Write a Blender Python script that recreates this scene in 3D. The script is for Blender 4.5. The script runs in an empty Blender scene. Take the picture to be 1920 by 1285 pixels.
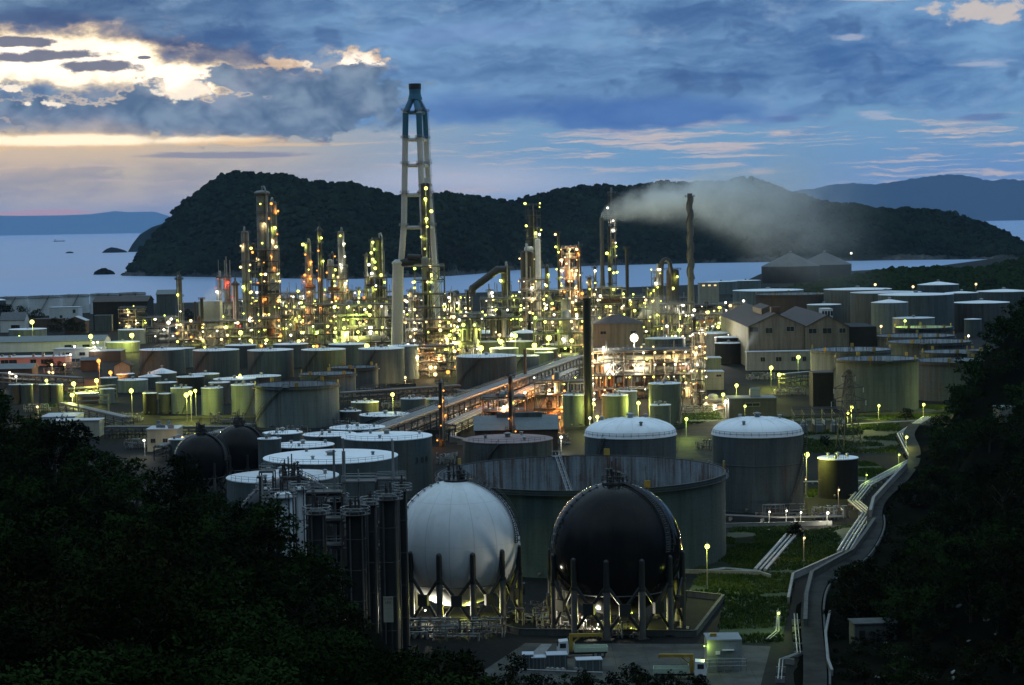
import bpy, math, random
from mathutils import Vector, Matrix
S = bpy.context.scene
COL = S.collection
R_ = math.radians
PI = math.pi
rnd = random.Random(7)

# ------------------------------------------------------------------ camera
F = 3800.0                       # focal length in photo pixels (1920 wide)
H = 70.0                         # eye height above the plant
TH = math.atan(221.5 / F)        # pitch down
PHI = R_(1.0)                    # roll
CAM = Vector((0, 0, H))
FW = Vector((0, math.cos(TH), -math.sin(TH)))
UP0 = Vector((0, math.sin(TH), math.cos(TH)))
RT0 = Vector((1, 0, 0))
RT = RT0 * math.cos(PHI) - UP0 * math.sin(PHI)
UP = UP0 * math.cos(PHI) + RT0 * math.sin(PHI)

def ray(px, py):
    return FW * F + RT * (px - 960) - UP * (py - 642.5)

def G(px, py, z=0.0):            # world point on the level z seen at that pixel
    d = ray(px, py)
    return CAM + d * ((z - H) / d.z)

def at(px, py, dist):            # world point at that depth (metres along +Y)
    d = ray(px, py)
    return CAM + d * (dist / d.y)

def proj(p):
    v = Vector(p) - CAM
    w = v.dot(FW)
    return 960 + F * v.dot(RT) / w, 642.5 - F * v.dot(UP) / w

cd = bpy.data.cameras.new('camera')
cam = bpy.data.objects.new('camera', cd)
COL.objects.link(cam)
cd.sensor_width = 36
cd.lens = F / 1920 * 36
cd.clip_start = 1
cd.clip_end = 90000
m = Matrix((RT, UP, -FW)).transposed().to_4x4()
m.translation = CAM
cam.matrix_world = m
S.camera = cam

# ------------------------------------------------------------------ mesh builder
class MB:
    def __init__(s):
        s.v = []; s.f = []; s.sm = []; s.mi = []; s.cur = 0
    def add(s, vs, fs, smooth=False):
        b = len(s.v)
        s.v.extend([tuple(p) for p in vs])
        for f in fs:
            s.f.append([i + b for i in f]); s.sm.append(smooth); s.mi.append(s.cur)
    def box(s, c, d, rz=0.0):
        cx, cy, cz = c; a, b, h = d[0] / 2, d[1] / 2, d[2] / 2
        cs, sn = math.cos(rz), math.sin(rz)
        vs = []
        for z in (-h, h):
            for x, y in ((-a, -b), (a, -b), (a, b), (-a, b)):
                vs.append((cx + x * cs - y * sn, cy + x * sn + y * cs, cz + z))
        s.add(vs, [(3, 2, 1, 0), (4, 5, 6, 7), (0, 1, 5, 4), (1, 2, 6, 5), (2, 3, 7, 6), (3, 0, 4, 7)])
    def boxz(s, x, y, z0, z1, w, d, rz=0.0):
        s.box((x, y, (z0 + z1) / 2), (w, d, z1 - z0), rz)
    def lathe(s, prof, n=24, c=(0, 0, 0), cap0=True, cap1=True, smooth=True, a0=0.0, a1=2 * PI, zs=1.0):
        # prof: list of (r, z); each band gets its own vertices so edges stay crisp
        full = abs(a1 - a0 - 2 * PI) < 1e-6
        k = n if full else n + 1
        an = [a0 + (a1 - a0) * i / n for i in range(k)]
        for (r0, z0), (r1, z1) in zip(prof, prof[1:]):
            vs = [(c[0] + r0 * math.cos(a), c[1] + r0 * math.sin(a), c[2] + z0) for a in an] + \
                 [(c[0] + r1 * math.cos(a), c[1] + r1 * math.sin(a), c[2] + z1) for a in an]
            fs = []
            for i in range(n):
                j = (i + 1) % k
                fs.append((i, j, k + j, k + i))
            s.add(vs, fs, smooth)
        if full:
            if cap0 and prof[0][0] > 1e-6:
                r, z = prof[0]
                s.add([(c[0] + r * math.cos(a), c[1] + r * math.sin(a), c[2] + z) for a in reversed(an)], [tuple(range(n))])
            if cap1 and prof[-1][0] > 1e-6:
                r, z = prof[-1]
                s.add([(c[0] + r * math.cos(a), c[1] + r * math.sin(a), c[2] + z) for a in an], [tuple(range(n))])
    def surf(s, prof, n=32, c=(0, 0, 0), ang=None):
        # smooth surface of revolution with shared vertices
        vs = []
        for r, z in prof:
            for i in range(n):
                a = 2 * PI * i / n
                vs.append((c[0] + r * math.cos(a), c[1] + r * math.sin(a), c[2] + z))
        fs = []
        for k in range(len(prof) - 1):
            for i in range(n):
                j = (i + 1) % n
                fs.append((k * n + i, k * n + j, k * n + n + j, k * n + n + i))
        s.add(vs, fs, True)
    def rod(s, p0, p1, r0, r1=None, n=6, caps=True, smooth=True):
        r1 = r0 if r1 is None else r1
        p0, p1 = Vector(p0), Vector(p1)
        ax = (p1 - p0)
        if ax.length < 1e-6: return
        ax.normalize()
        u = ax.cross(Vector((0, 0, 1)))
        if u.length < 1e-4: u = Vector((1, 0, 0))
        u.normalize(); w = ax.cross(u)
        vs = []
        for p, r in ((p0, r0), (p1, r1)):
            for i in range(n):
                a = 2 * PI * i / n
                vs.append(p + u * (r * math.cos(a)) + w * (r * math.sin(a)))
        fs = [(i, (i + 1) % n, n + (i + 1) % n, n + i) for i in range(n)]
        s.add(vs, fs, smooth and n > 4)
        if caps:
            s.add(vs[:n], [tuple(range(n))]); s.add(vs[n:], [tuple(reversed(range(n)))])
    def tube(s, pts, r, n=6):
        for a, b in zip(pts, pts[1:]):
            s.rod(a, b, r, n=n)
    def bar(s, p0, p1, w=.2):
        s.rod(p0, p1, w * .7, n=4, smooth=False)
    def ball(s, c, r, n=10, k=6, sz=1.0):
        prof = [(max(1e-4, r * math.cos(t)), r * sz * math.sin(t)) for t in [(-PI / 2 + PI * i / k) for i in range(k + 1)]]
        s.surf(prof, n, c)
    def ring(s, c, R, r, n=32, k=5, a0=0, a1=2 * PI):
        full = abs(a1 - a0 - 2 * PI) < 1e-6
        pts = [(c[0] + R * math.cos(a0 + (a1 - a0) * i / n), c[1] + R * math.sin(a0 + (a1 - a0) * i / n), c[2]) for i in range(n + 1)]
        s.tube(pts, r, k)
    def quad(s, a, b, c, d):
        s.add([a, b, c, d], [(0, 1, 2, 3)])
    def gable(s, x0, x1, y0, y1, z0, ze, zr, axis='x'):
        # solid gable block; ridge runs along axis
        if axis == 'x':
            ym = (y0 + y1) / 2
            vs = [(x0, y0, z0), (x0, y1, z0), (x0, y1, ze), (x0, ym, zr), (x0, y0, ze), (x1, y0, z0), (x1, y1, z0), (x1, y1, ze), (x1, ym, zr), (x1, y0, ze)]
        else:
            xm = (x0 + x1) / 2
            vs = [(x1, y0, z0), (x0, y0, z0), (x0, y0, ze), (xm, y0, zr), (x1, y0, ze), (x1, y1, z0), (x0, y1, z0), (x0, y1, ze), (xm, y1, zr), (x1, y1, ze)]
        s.add(vs, [(0, 4, 3, 2, 1), (5, 6, 7, 8, 9), (0, 5, 9, 4), (1, 2, 7, 6), (4, 9, 8, 3), (3, 8, 7, 2), (0, 1, 6, 5)])
    def slab(s, poly, thick):         # poly: 3D points of a flat plate, thickened upward along its normal
        a, b, c = Vector(poly[0]), Vector(poly[1]), Vector(poly[2])
        n = (b - a).cross(c - a).normalized() * thick
        k = len(poly)
        vs = [Vector(p) for p in poly] + [Vector(p) + n for p in poly]
        fs = [tuple(reversed(range(k))), tuple(range(k, 2 * k))] + [(i, (i + 1) % k, k + (i + 1) % k, k + i) for i in range(k)]
        s.add(vs, fs)
    def obj(s, name, mats, parent=None, loc=None, rz=0.0):
        me = bpy.data.meshes.new(name)
        me.from_pydata(s.v, [], s.f)
        me.polygons.foreach_set('use_smooth', s.sm)
        if not isinstance(mats, (list, tuple)): mats = [mats]
        for mt in mats: me.materials.append(mt)
        if len(mats) > 1: me.polygons.foreach_set('material_index', s.mi)
        me.update()
        o = bpy.data.objects.new(name, me)
        COL.objects.link(o)
        if parent: o.parent = parent
        if loc is not None: o.location = loc
        if rz: o.rotation_euler.z = rz
        return o

def tag(o, label=None, cat=None, group=None, kind=None):
    if label: o['label'] = label
    if cat: o['category'] = cat
    if group: o['group'] = group
    if kind: o['kind'] = kind
    return o

def thing(name, label, cat, loc=(0, 0, 0), rz=0.0, group=None):
    o = bpy.data.objects.new(name, None)
    o.empty_display_size = 1
    COL.objects.link(o)
    o.location = loc; o.rotation_euler.z = rz
    return tag(o, label, cat, group, 'thing')

KIDS = {}
def copy_thing(o, loc, rz=0.0, label=None, scale=None):
    def cp(a, par):
        c = a.copy(); COL.objects.link(c)
        if par: c.parent = par
        for ch in list(a.children): cp(ch, c)
        return c
    c = cp(o, None)
    c.location = loc; c.rotation_euler.z = rz
    if scale is not None: c.scale = scale
    if label: c['label'] = label
    return c

# ------------------------------------------------------------------ materials
def lin(r, g, b):
    def f(c):
        c /= 255.0
        return c / 12.92 if c <= .04045 else ((c + .055) / 1.055) ** 2.4
    return (f(r), f(g), f(b), 1)

class X:                              # small node-math wrapper
    nt = None
    def __init__(s, sock): s.s = sock
    @staticmethod
    def op(kind, *a, clamp=False):
        n = X.nt.nodes.new('ShaderNodeMath'); n.operation = kind; n.use_clamp = clamp
        for i, v in enumerate(a):
            if isinstance(v, X): X.nt.links.new(v.s, n.inputs[i])
            else: n.inputs[i].default_value = v
        return X(n.outputs[0])
    def __add__(s, o): return X.op('ADD', s, o)
    __radd__ = __add__
    def __sub__(s, o): return X.op('SUBTRACT', s, o)
    def __rsub__(s, o): return X.op('SUBTRACT', o, s)
    def __mul__(s, o): return X.op('MULTIPLY', s, o)
    __rmul__ = __mul__
    def __truediv__(s, o): return X.op('DIVIDE', s, o)
    def __rtruediv__(s, o): return X.op('DIVIDE', o, s)
    def max(s, o): return X.op('MAXIMUM', s, o)
    def min(s, o): return X.op('MINIMUM', s, o)
    def pow(s, o): return X.op('POWER', s, o)
    def sqrt(s): return X.op('SQRT', s)
    def sstep(s, a, b):
        n = X.nt.nodes.new('ShaderNodeMapRange'); n.interpolation_type = 'SMOOTHSTEP'
        X.nt.links.new(s.s, n.inputs[0]); n.inputs[1].default_value = a; n.inputs[2].default_value = b
        return X(n.outputs[0])
    def lstep(s, a, b, c=0.0, d=1.0):
        n = X.nt.nodes.new('ShaderNodeMapRange')
        X.nt.links.new(s.s, n.inputs[0])
        for i, v in enumerate((a, b, c, d)): n.inputs[i + 1].default_value = v
        return X(n.outputs[0])

def vec(x, y, z=0.0):
    n = X.nt.nodes.new('ShaderNodeCombineXYZ')
    for i, v in enumerate((x, y, z)):
        if isinstance(v, X): X.nt.links.new(v.s, n.inputs[i])
        else: n.inputs[i].default_value = v
    return X(n.outputs[0])

def noise(v, scale=1.0, detail=6.0, rough=.55, dist=0.0):
    n = X.nt.nodes.new('ShaderNodeTexNoise')
    X.nt.links.new(v.s, n.inputs['Vector'])
    n.inputs['Scale'].default_value = scale; n.inputs['Detail'].default_value = detail
    n.inputs['Roughness'].default_value = rough; n.inputs['Distortion'].default_value = dist
    return X(n.outputs['Fac'])

def mix(f, a, b):
    n = X.nt.nodes.new('ShaderNodeMix'); n.data_type = 'RGBA'
    for i, v in ((0, f), (6, a), (7, b)):
        if isinstance(v, X): X.nt.links.new(v.s, n.inputs[i])
        elif isinstance(v, (int, float)): n.inputs[i].default_value = v
        else: n.inputs[i].default_value = (v[0], v[1], v[2], 1)
    return X(n.outputs[2])

def coords(kind='Object'):
    n = X.nt.nodes.new('ShaderNodeTexCoord')
    return X(n.outputs[kind])

def sep(v):
    n = X.nt.nodes.new('ShaderNodeSeparateXYZ'); X.nt.links.new(v.s, n.inputs[0])
    return X(n.outputs[0]), X(n.outputs[1]), X(n.outputs[2])

def vscale(v, sx, sy, sz):
    n = X.nt.nodes.new('ShaderNodeMapping'); X.nt.links.new(v.s, n.inputs[0])
    n.inputs['Scale'].default_value = (sx, sy, sz)
    return X(n.outputs[0])

def orand():
    n = X.nt.nodes.new('ShaderNodeObjectInfo')
    return X(n.outputs['Random'])

def newmat(name):
    mt = bpy.data.materials.new(name); mt.use_nodes = True
    X.nt = mt.node_tree
    return mt, mt.node_tree.nodes['Principled BSDF']

def setin(b, key, v):
    if isinstance(v, X): X.nt.links.new(v.s, b.inputs[key])
    else: b.inputs[key].default_value = v

def bump(b, h, dist=.1, strength=.6):
    n = X.nt.nodes.new('ShaderNodeBump'); n.inputs['Distance'].default_value = dist
    n.inputs['Strength'].default_value = strength
    X.nt.links.new(h.s, n.inputs['Height']); X.nt.links.new(n.outputs[0], b.inputs['Normal'])

def m_plain(name, col, rough=.6, metal=0.0, var=.35, scale=.6):
    mt, b = newmat(name)
    n = noise(coords(), scale, 5)
    n2 = orand()
    c0 = tuple(c * (1 - var) for c in col[:3]); c1 = tuple(min(1, c * (1 + var)) for c in col[:3])
    setin(b, 'Base Color', mix((n * .75 + n2 * .4 - .05).sstep(.25, .85), c0, c1))
    setin(b, 'Roughness', rough); setin(b, 'Metallic', metal)
    return mt

def m_shell(name, col, rust=.25, dark=.38, streak=.72, rough=.74, courses=2.4):
    # painted plate steel: streaks running down, plate courses, scattered rust
    mt, b = newmat(name)
    o = coords(); x, y, z = sep(o); r = orand()
    n2 = X.nt.nodes.new('ShaderNodeVectorMath'); n2.operation = 'ADD'
    X.nt.links.new(o.s, n2.inputs[0]); X.nt.links.new(vec(r * 97.0, r * 53.0, r * 31.0).s, n2.inputs[1])
    oo = X(n2.outputs[0])
    st = noise(vscale(oo, .55, .55, .035), 1.0, 6, .65)
    st2 = noise(vscale(oo, 1.8, 1.8, .06), 1.0, 4, .6)
    big = noise(oo, .12, 4)
    fine = noise(oo, 1.7, 5, .7)
    c = mix(st.sstep(.38, .66) * streak, col, tuple(v * dark for v in col[:3]))
    c = mix(st2.sstep(.56, .72) * streak * .8, c, tuple(v * dark * .8 for v in col[:3]))
    c = mix(big.sstep(.35, .7) * .3, c, tuple(min(1, v * 1.35) for v in col[:3]))
    seam = X.op('PINGPONG', z + .15, courses * .5).sstep(.0, .10)
    c = mix((1 - seam) * .35, c, tuple(v * .4 for v in col[:3]))
    rm = (st2 * .55 + big * .45 + fine * .15).sstep(.66 - rust * .25, .80 - rust * .2)
    c = mix(rm * min(1, rust * 3), c, (.10, .045, .02))
    c = mix(fine.sstep(.5, .72) * .4, c, tuple(v * .55 for v in col[:3]))
    c = mix(r * .35, c, tuple(v * .55 for v in col[:3]))
    setin(b, 'Base Color', c); setin(b, 'Specular IOR Level', .22); setin(b, 'Roughness', fine.lstep(.3, .7, rough - .1, rough + .15))
    bump(b, fine * .3 + seam * .6, .03, .5)
    return mt

def m_roof(name, col, dirt=(.16, .13, .11), amt=.4, rough=.6):
    mt, b = newmat(name)
    o = coords(); x, y, z = sep(o); r = orand()
    n2 = X.nt.nodes.new('ShaderNodeVectorMath'); n2.operation = 'ADD'
    X.nt.links.new(o.s, n2.inputs[0]); X.nt.links.new(vec(r * 71.0, r * 33.0, 0.0).s, n2.inputs[1])
    oo = X(n2.outputs[0])
    a = noise(oo, .14, 7, .65); f = noise(oo, .9, 5, .7)
    px = X.op('PINGPONG', x, 1.25).sstep(0, .05); py = X.op('PINGPONG', y, 3.0).sstep(0, .05)
    c = mix(a.sstep(.45, .7) * amt, col, dirt)
    c = mix(f.sstep(.55, .75) * amt * .7, c, tuple(v * .55 for v in col[:3]))
    c = mix((1 - px * py) * .18, c, tuple(v * .5 for v in col[:3]))
    c = mix(r * .25, c, tuple(v * .7 for v in col[:3]))
    setin(b, 'Base Color', c); setin(b, 'Roughness', rough)
    bump(b, f * .5 + px * .3, .03, .4)
    return mt

def m_emit(name, col, strength):
    mt = bpy.data.materials.new(name); mt.use_nodes = True
    nt = mt.node_tree; nt.nodes.clear()
    e = nt.nodes.new('ShaderNodeEmission'); o = nt.nodes.new('ShaderNodeOutputMaterial')
    e.inputs[0].default_value = (*col[:3], 1); e.inputs[1].default_value = strength
    nt.links.new(e.outputs[0], o.inputs[0])
    mt.cycles.emission_sampling = 'NONE'
    return mt
# ------------------------------------------------------------------ sky
def skyUV(px, py):
    d = ray(px, py).normalized()
    return math.atan2(d.x, d.y) * F, math.asin(d.z) * F

def build_sky():
    w = bpy.data.worlds.new('World'); S.world = w; w.use_nodes = True
    nt = w.node_tree; X.nt = nt
    bg = nt.nodes['Background']
    d = coords('Generated')
    x, y, z = sep(d)
    U = X.op('ARCTAN2', x, y) * F
    V = X.op('ARCSINE', z) * F
    # noise fields (direction space: they stay put in the sky)
    wa = noise(vec(U / 150.0, V / 75.0, 3.1), 1, 7, .58)
    wb = noise(vec(U / 52.0, V / 30.0, 8.7), 1, 7, .6)
    wc = noise(vec(U / 420.0, V / 150.0, 1.3), 1, 6, .55)
    wd = noise(vec(U / 230.0 + wa * .9, V / 62.0 + wa * 1.3, 5.5), 1, 9, .62)
    ws = noise(vec(U / 210.0 + wa * 1.1, V / 11.0 + wb * 1.3 + wa * 1.6, 9.2), 1, 8, .62)
    bil = noise(vec(U / 60.0, V / 44.0, 4.4), 1, 5, .5, .6)
    def ell(px, py, a, b, amp=.7, n1=None, lo=0.0, hi=.25, ang=0.0):
        cu, cv = skyUV(px, py)
        du, dv = U - cu, V - cv
        if ang:
            c, s_ = math.cos(ang), math.sin(ang)
            du, dv = du * c + dv * s_, dv * c - du * s_
        du = du / a; dv = dv / b
        q = 1.0 - (du * du + dv * dv).sqrt()
        q = q + ((wb if n1 is None else n1) - .5) * (4.2 * amp)
        return q.sstep(lo, hi)
    wx = wa * .5 + wb * .5
    def union(l):
        o = l[0]
        for k in l[1:]: o = o.max(k)
        return o
    # clear-sky base
    left = U.sstep(150, -800)
    base = mix(left, lin(152, 172, 194), lin(190, 172, 158))
    up = mix(left, lin(112, 152, 186), lin(200, 182, 152))
    base = mix(V.sstep(10, 120), base, up)
    base = mix(V.sstep(40, -6) * left * .8, base, lin(152, 144, 162))
    base = mix(U.sstep(300, 900) * V.sstep(190, 20) * .75, base, lin(86, 122, 182))
    gl = ell(860, 345, 420, 60, .12, wc, 0, .9)
    base = mix(gl * .8, base, lin(196, 194, 202))
    # grey-mauve banks low at the left
    lb = (wd + wc * .3).sstep(.55, .75) * V.sstep(150, 110) * left
    base = mix(lb * .6, base, lin(138, 134, 146))
    base = mix(ws.sstep(.53, .68) * V.sstep(175, 120) * V.sstep(20, 60) * left * .55, base, lin(212, 184, 172))
    # thin peach streaks over the island, right
    win = V.sstep(35, 75) * V.sstep(205, 165) * U.sstep(-330, -60)
    base = mix((ws * .75 + wc * .35).sstep(.53, .65) * win * .85, base, lin(206, 188, 178))
    base = mix((wd).sstep(.55, .7) * win * .5, base, lin(96, 124, 170))
    # salmon strip near the left horizon
    base = mix(ell(70, 399, 110, 7, .5, ws, 0, .4) * .8, base, lin(226, 150, 124))
    base = mix(ell(250, 412, 140, 12, .5, ws, 0, .6) * .5, base, lin(120, 112, 140))
    # upper cloud deck
    deckn = (wd * .55 + wc * .45)
    dk = mix(U.sstep(-300, -850), lin(60, 96, 144), lin(58, 88, 128))
    dk = mix(U.sstep(300, 850) * .6, dk, lin(56, 98, 156))
    lt = mix(U.sstep(-200, -800), lin(118, 158, 196), lin(116, 144, 172))
    deck = mix(deckn.sstep(.36, .64), dk, lt)
    deck = mix((wa * .55 + wb * .45).sstep(.52, .70) * .55, deck, lin(138, 164, 194))
    deck = mix((bil * .5 + wa * .5).sstep(.47, .36) * .5, deck, lin(50, 78, 128))
    deck = mix(ell(1150, 215, 520, 48, .5, wc, 0, .8) * .75, deck, lin(58, 98, 164))
    deck = mix(ell(880, 60, 300, 26, .5, wc, 0, .8, .06) * .6, deck, lin(118, 150, 198))
    deck = mix(ell(330, 92, 260, 34, .5, wa, 0, .5, -.16) * .8, deck, lin(52, 68, 108))
    deck = mix(ell(60, 40, 200, 26, .5, wc, 0, .6) * .7, deck, lin(56, 74, 116))
    dm = (V + (wa - .5) * 95.0 + (wc - .5) * 60.0 - U.sstep(0, 900) * 12.0).sstep(168, 196)
    col = mix(dm, base, deck)
    # cumulus bank at left with billowed tops
    cu = union([ell(150, 222, 210, 46, .55), ell(265, 205, 70, 52, .5), ell(60, 215, 90, 40, .6), ell(480, 215, 260, 52, .5),
                ell(450, 150, 75, 30, .6), ell(640, 180, 150, 62, .5), ell(560, 165, 160, 34, .6), ell(330, 225, 260, 36, .5), ell(650, 138, 60, 20, .8, None, 0, .3)])
    cuc = mix((bil * .7 + wb * .3).sstep(.36, .66), lin(72, 98, 128), lin(124, 144, 164))
    cuc = mix(wa.sstep(.5, .72) * .6, cuc, lin(150, 158, 176))
    # bright openings
    op = union([ell(470, 132, 60, 14, .9, None, 0, .5), ell(110, 118, 330, 72, .6, wx, 0, .45), ell(335, 146, 140, 48, .65, wx, 0, .45), ell(705, 110, 34, 14, 1.0, None, 0, .45),
                ell(650, 112, 34, 19, 1.0, None, 0, .45), ell(555, 122, 58, 13, 1.0, None, 0, .45), ell(592, 136, 24, 12, 1.0, None, 0, .4)])
    opw = union([ell(110, 120, 330, 72, .55, wx, 0, .7), ell(330, 146, 135, 48, .6, wx, 0, .7)])
    opc = mix(opw.sstep(.0, .45), lin(206, 176, 146), lin(246, 222, 180))
    opc = mix(opw.sstep(.3, .95), opc, (1.5, 1.28, .98))
    opc = mix((wb * .6 + bil * .4).sstep(.5, .72) * .55, opc, lin(226, 206, 184))
    opc = mix(ell(640, 118, 110, 24, .5, None, 0, .6), opc, mix((wb * .5 + bil * .5).sstep(.42, .6), (1.35, 1.16, .92), lin(214, 196, 178)))
    hal = union([ell(140, 118, 400, 84, .45, wa, 0, .6), ell(630, 120, 150, 34, .7, None, 0, .9)])
    col = mix(hal * .75, col, lin(182, 172, 164))
    col = mix(op, col, opc)
    cuf = cu * (1 - cu) * 4.0
    col = mix(cu * .96, col, cuc)
    col = mix(cuf * ell(250, 190, 420, 80, .3, wa, 0, .8) * .75, col, lin(216, 196, 172))
    rim = union([ell(350, 172, 60, 18, 1.0, None, .1, .5), ell(105, 196, 30, 14, 1.0, None, .1, .45), ell(50, 194, 16, 9, .9, None, .1, .4), ell(20, 165, 40, 10, 1.0, None, .1, .45)])
    col = mix(rim * .85, col, (1.15, .98, .75))
    # dark bars across the opening
    bars = union([ell(80, 106, 120, 12, .8, wx, 0, .4, .03), ell(165, 124, 95, 13, .8, wx, 0, .4, -.02), ell(30, 78, 70, 10, .9, wx, 0, .4), ell(270, 108, 16, 4, .8, wx, 0, .4)])
    col = mix(bars * .92, col, lin(78, 88, 116))
    # bright strip under the bank
    st = union([ell(40, 266, 430, 19, .6, wx, 0, .6), ell(380, 264, 190, 12, .8, wx, 0, .6), ell(560, 271, 180, 5, .9, ws, 0, .8) * .6])
    gs = ell(60, 280, 560, 60, .3, wa, 0, 1.0)
    col = mix(gs * .7, col, lin(226, 194, 154))
    col = mix(st * .95, col, mix(ell(120, 263, 420, 14, .2, wa, 0, .6), lin(236, 196, 140), (1.3, 1.08, .72)))
    col = mix(ell(420, 290, 170, 8, .5, ws, 0, .5) * .7, col, lin(112, 118, 146))
    # warm puffs top right, bright patches above the frame
    tr = union([ell(1850, 18, 95, 26, 1.0, None, .05, .7), ell(1650, -4, 120, 8, .6, ws, 0, .7)])
    col = mix(tr * .75, col, lin(214, 196, 180))
    col = mix(union([ell(1590, 71, 34, 7, .6, None, 0, .7), ell(1840, 119, 70, 9, .6, ws, 0, .7), ell(1640, 216, 40, 8, .8, ws, 0, .6)]) * .6, col, lin(176, 180, 196))
    col = mix(union([ell(1475, 225, 40, 8, .6, ws, 0, .6), ell(1850, 220, 60, 8, .7, ws, 0, .6)]) * .7, col, lin(84, 106, 156))
    # the rest of the dome: bright high cloud overhead, dusk behind
    high = V.sstep(700, 3000)
    col = mix(high, col, mix(noise(d, 3.0, 6).sstep(.3, .7), (.36, .56, .76), (.60, .84, 1.0)))
    back = (y + z * .9).sstep(.25, -.55)
    col = mix(back, col, (.009, .021, .024))
    side = (X.op('ABSOLUTE', U)).sstep(1500, 3600) * (1 - high)
    col = mix(side * .25, col, (.16, .24, .38))
    col = mix(V.sstep(0, -60), col, (.03, .04, .06))
    # physical sky under it all, very low sun
    sky = nt.nodes.new('ShaderNodeTexSky'); sky.sky_type = 'NISHITA'; sky.sun_disc = False
    sky.sun_elevation = R_(1.5); sky.sun_rotation = R_(-11.0)
    sm = nt.nodes.new('ShaderNodeMix'); sm.data_type = 'RGBA'; sm.blend_type = 'ADD'; sm.inputs[0].default_value = .35
    nt.links.new(col.s, sm.inputs[6])
    sc = nt.nodes.new('ShaderNodeMix'); sc.data_type = 'RGBA'; sc.blend_type = 'MULTIPLY'; sc.inputs[0].default_value = 1
    nt.links.new(sky.outputs[0], sc.inputs[6]); sc.inputs[7].default_value = (.0012, .0012, .0012, 1)
    nt.links.new(sc.outputs[2], sm.inputs[7])
    sc2 = nt.nodes.new('ShaderNodeMix'); sc2.data_type = 'RGBA'; sc2.blend_type = 'MULTIPLY'; sc2.inputs[0].default_value = 1
    nt.links.new(sm.outputs[2], sc2.inputs[6]); sc2.inputs[7].default_value = (11, 11, 11, 1)
    nt.links.new(sc2.outputs[2], bg.inputs[0])
    bg.inputs[1].default_value = .1
    w.cycles.sampling_method = 'MANUAL'; w.cycles.sample_map_resolution = 512

build_sky()
sl = bpy.data.lights.new('sun', 'SUN'); sun = bpy.data.objects.new('sun', sl); COL.objects.link(sun)
sl.energy = .05; sl.angle = R_(25); sl.color = (1, .74, .48)
az, el = R_(-11), R_(3.0)
sun.rotation_euler = Vector((-math.sin(az) * math.cos(el), -math.cos(az) * math.cos(el), -math.sin(el))).to_track_quat('-Z', 'Y').to_euler()

S.view_settings.view_transform = 'Standard'; S.view_settings.look = 'None'
S.view_settings.exposure = 0; S.view_settings.gamma = 1
S.cycles.use_denoising = True
S.cycles.max_bounces = 5; S.cycles.diffuse_bounces = 2; S.cycles.glossy_bounces = 2; S.cycles.transmission_bounces = 2
S.cycles.volume_bounces = 3; S.cycles.transparent_max_bounces = 12
S.cycles.sample_clamp_indirect = 3.0; S.cycles.caustics_reflective = False; S.cycles.caustics_refractive = False
S.cycles.use_light_tree = True
# ------------------------------------------------------------------ materials used all over
M = {}
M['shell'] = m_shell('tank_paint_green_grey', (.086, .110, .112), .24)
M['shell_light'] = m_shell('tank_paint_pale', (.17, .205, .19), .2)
M['shell_dirty'] = m_shell('tank_paint_stained', (.092, .104, .100), .38, .33, .95)
M['shell_big'] = m_shell('tank_paint_old_dark', (.046, .074, .072), .12, .5, .7)
M['inner_rusty'] = m_shell('tank_inner_rusty', (.28, .33, .36), .6, .4, .9)
M['shell_dark'] = m_shell('tank_paint_dark', (.017, .017, .016), .15)
M['roof'] = m_roof('tank_roof_white', (.80, .83, .86), (.36, .37, .38), .35)
M['roof_dirty'] = m_roof('tank_roof_dirty', (.54, .57, .60), (.26, .23, .21), .5)
M['slate_roof'] = m_roof('dark_dome_roof', (.055, .055, .056), (.03, .025, .022), .7)
M['roof_rust'] = m_roof('tank_roof_rusty', (.20, .13, .125), (.10, .05, .04), .8)
M['roof_brown'] = m_roof('tank_roof_brown', (.15, .125, .12), (.08, .055, .045), .8)
M['float'] = m_roof('floating_roof', (.42, .44, .46), (.18, .15, .14), .6)
M['inner'] = m_shell('tank_inner_wall', (.50, .55, .58), .42, .4, .8)
M['steel'] = m_plain('galvanised_steel', (.22, .23, .23), .45, .3)
M['dark_steel'] = m_plain('dark_steel', (.040, .038, .036), .55, .2)
M['black_steel'] = m_plain('black_paint', (.014, .014, .014), .5, 0)
M['rust'] = m_plain('rusty_steel', (.12, .055, .03), .8)
M['pipe'] = m_plain('pipe_lagging', (.24, .25, .24), .5, .1)
M['pipe_dark'] = m_plain('old_pipe', (.09, .085, .08), .5, .2)
M['silver'] = m_plain('silver_lagging', (.27, .28, .27), .5, .1)
M['white'] = m_plain('white_paint', (.68, .70, .72), .4, 0, .12)
M['offwhite'] = m_shell('white_weathered_paint', (.66, .68, .68), .08, .6, .3)
M['yellow'] = m_plain('yellow_paint', (.36, .23, .03), .6)
M['cream'] = m_shell('cream_wall', (.40, .37, .28), .05, .6, .5)
M['concrete'] = m_shell('concrete_wall', (.26, .26, .25), .02, .5, .7)
M['grey_box'] = m_shell('grey_cladding', (.24, .27, .28), .03, .6, .3)
M['brick'] = m_shell('brown_wall', (.10, .07, .055), .2, .5, .6)
M['glass'] = m_plain('dark_window', (.02, .025, .03), .1, 0)
M['pink'] = m_shell('pink_wall', (.62, .30, .25), .02, .7, .3)
M['trunk'] = m_plain('bark', (.04, .03, .02), .9)

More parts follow.
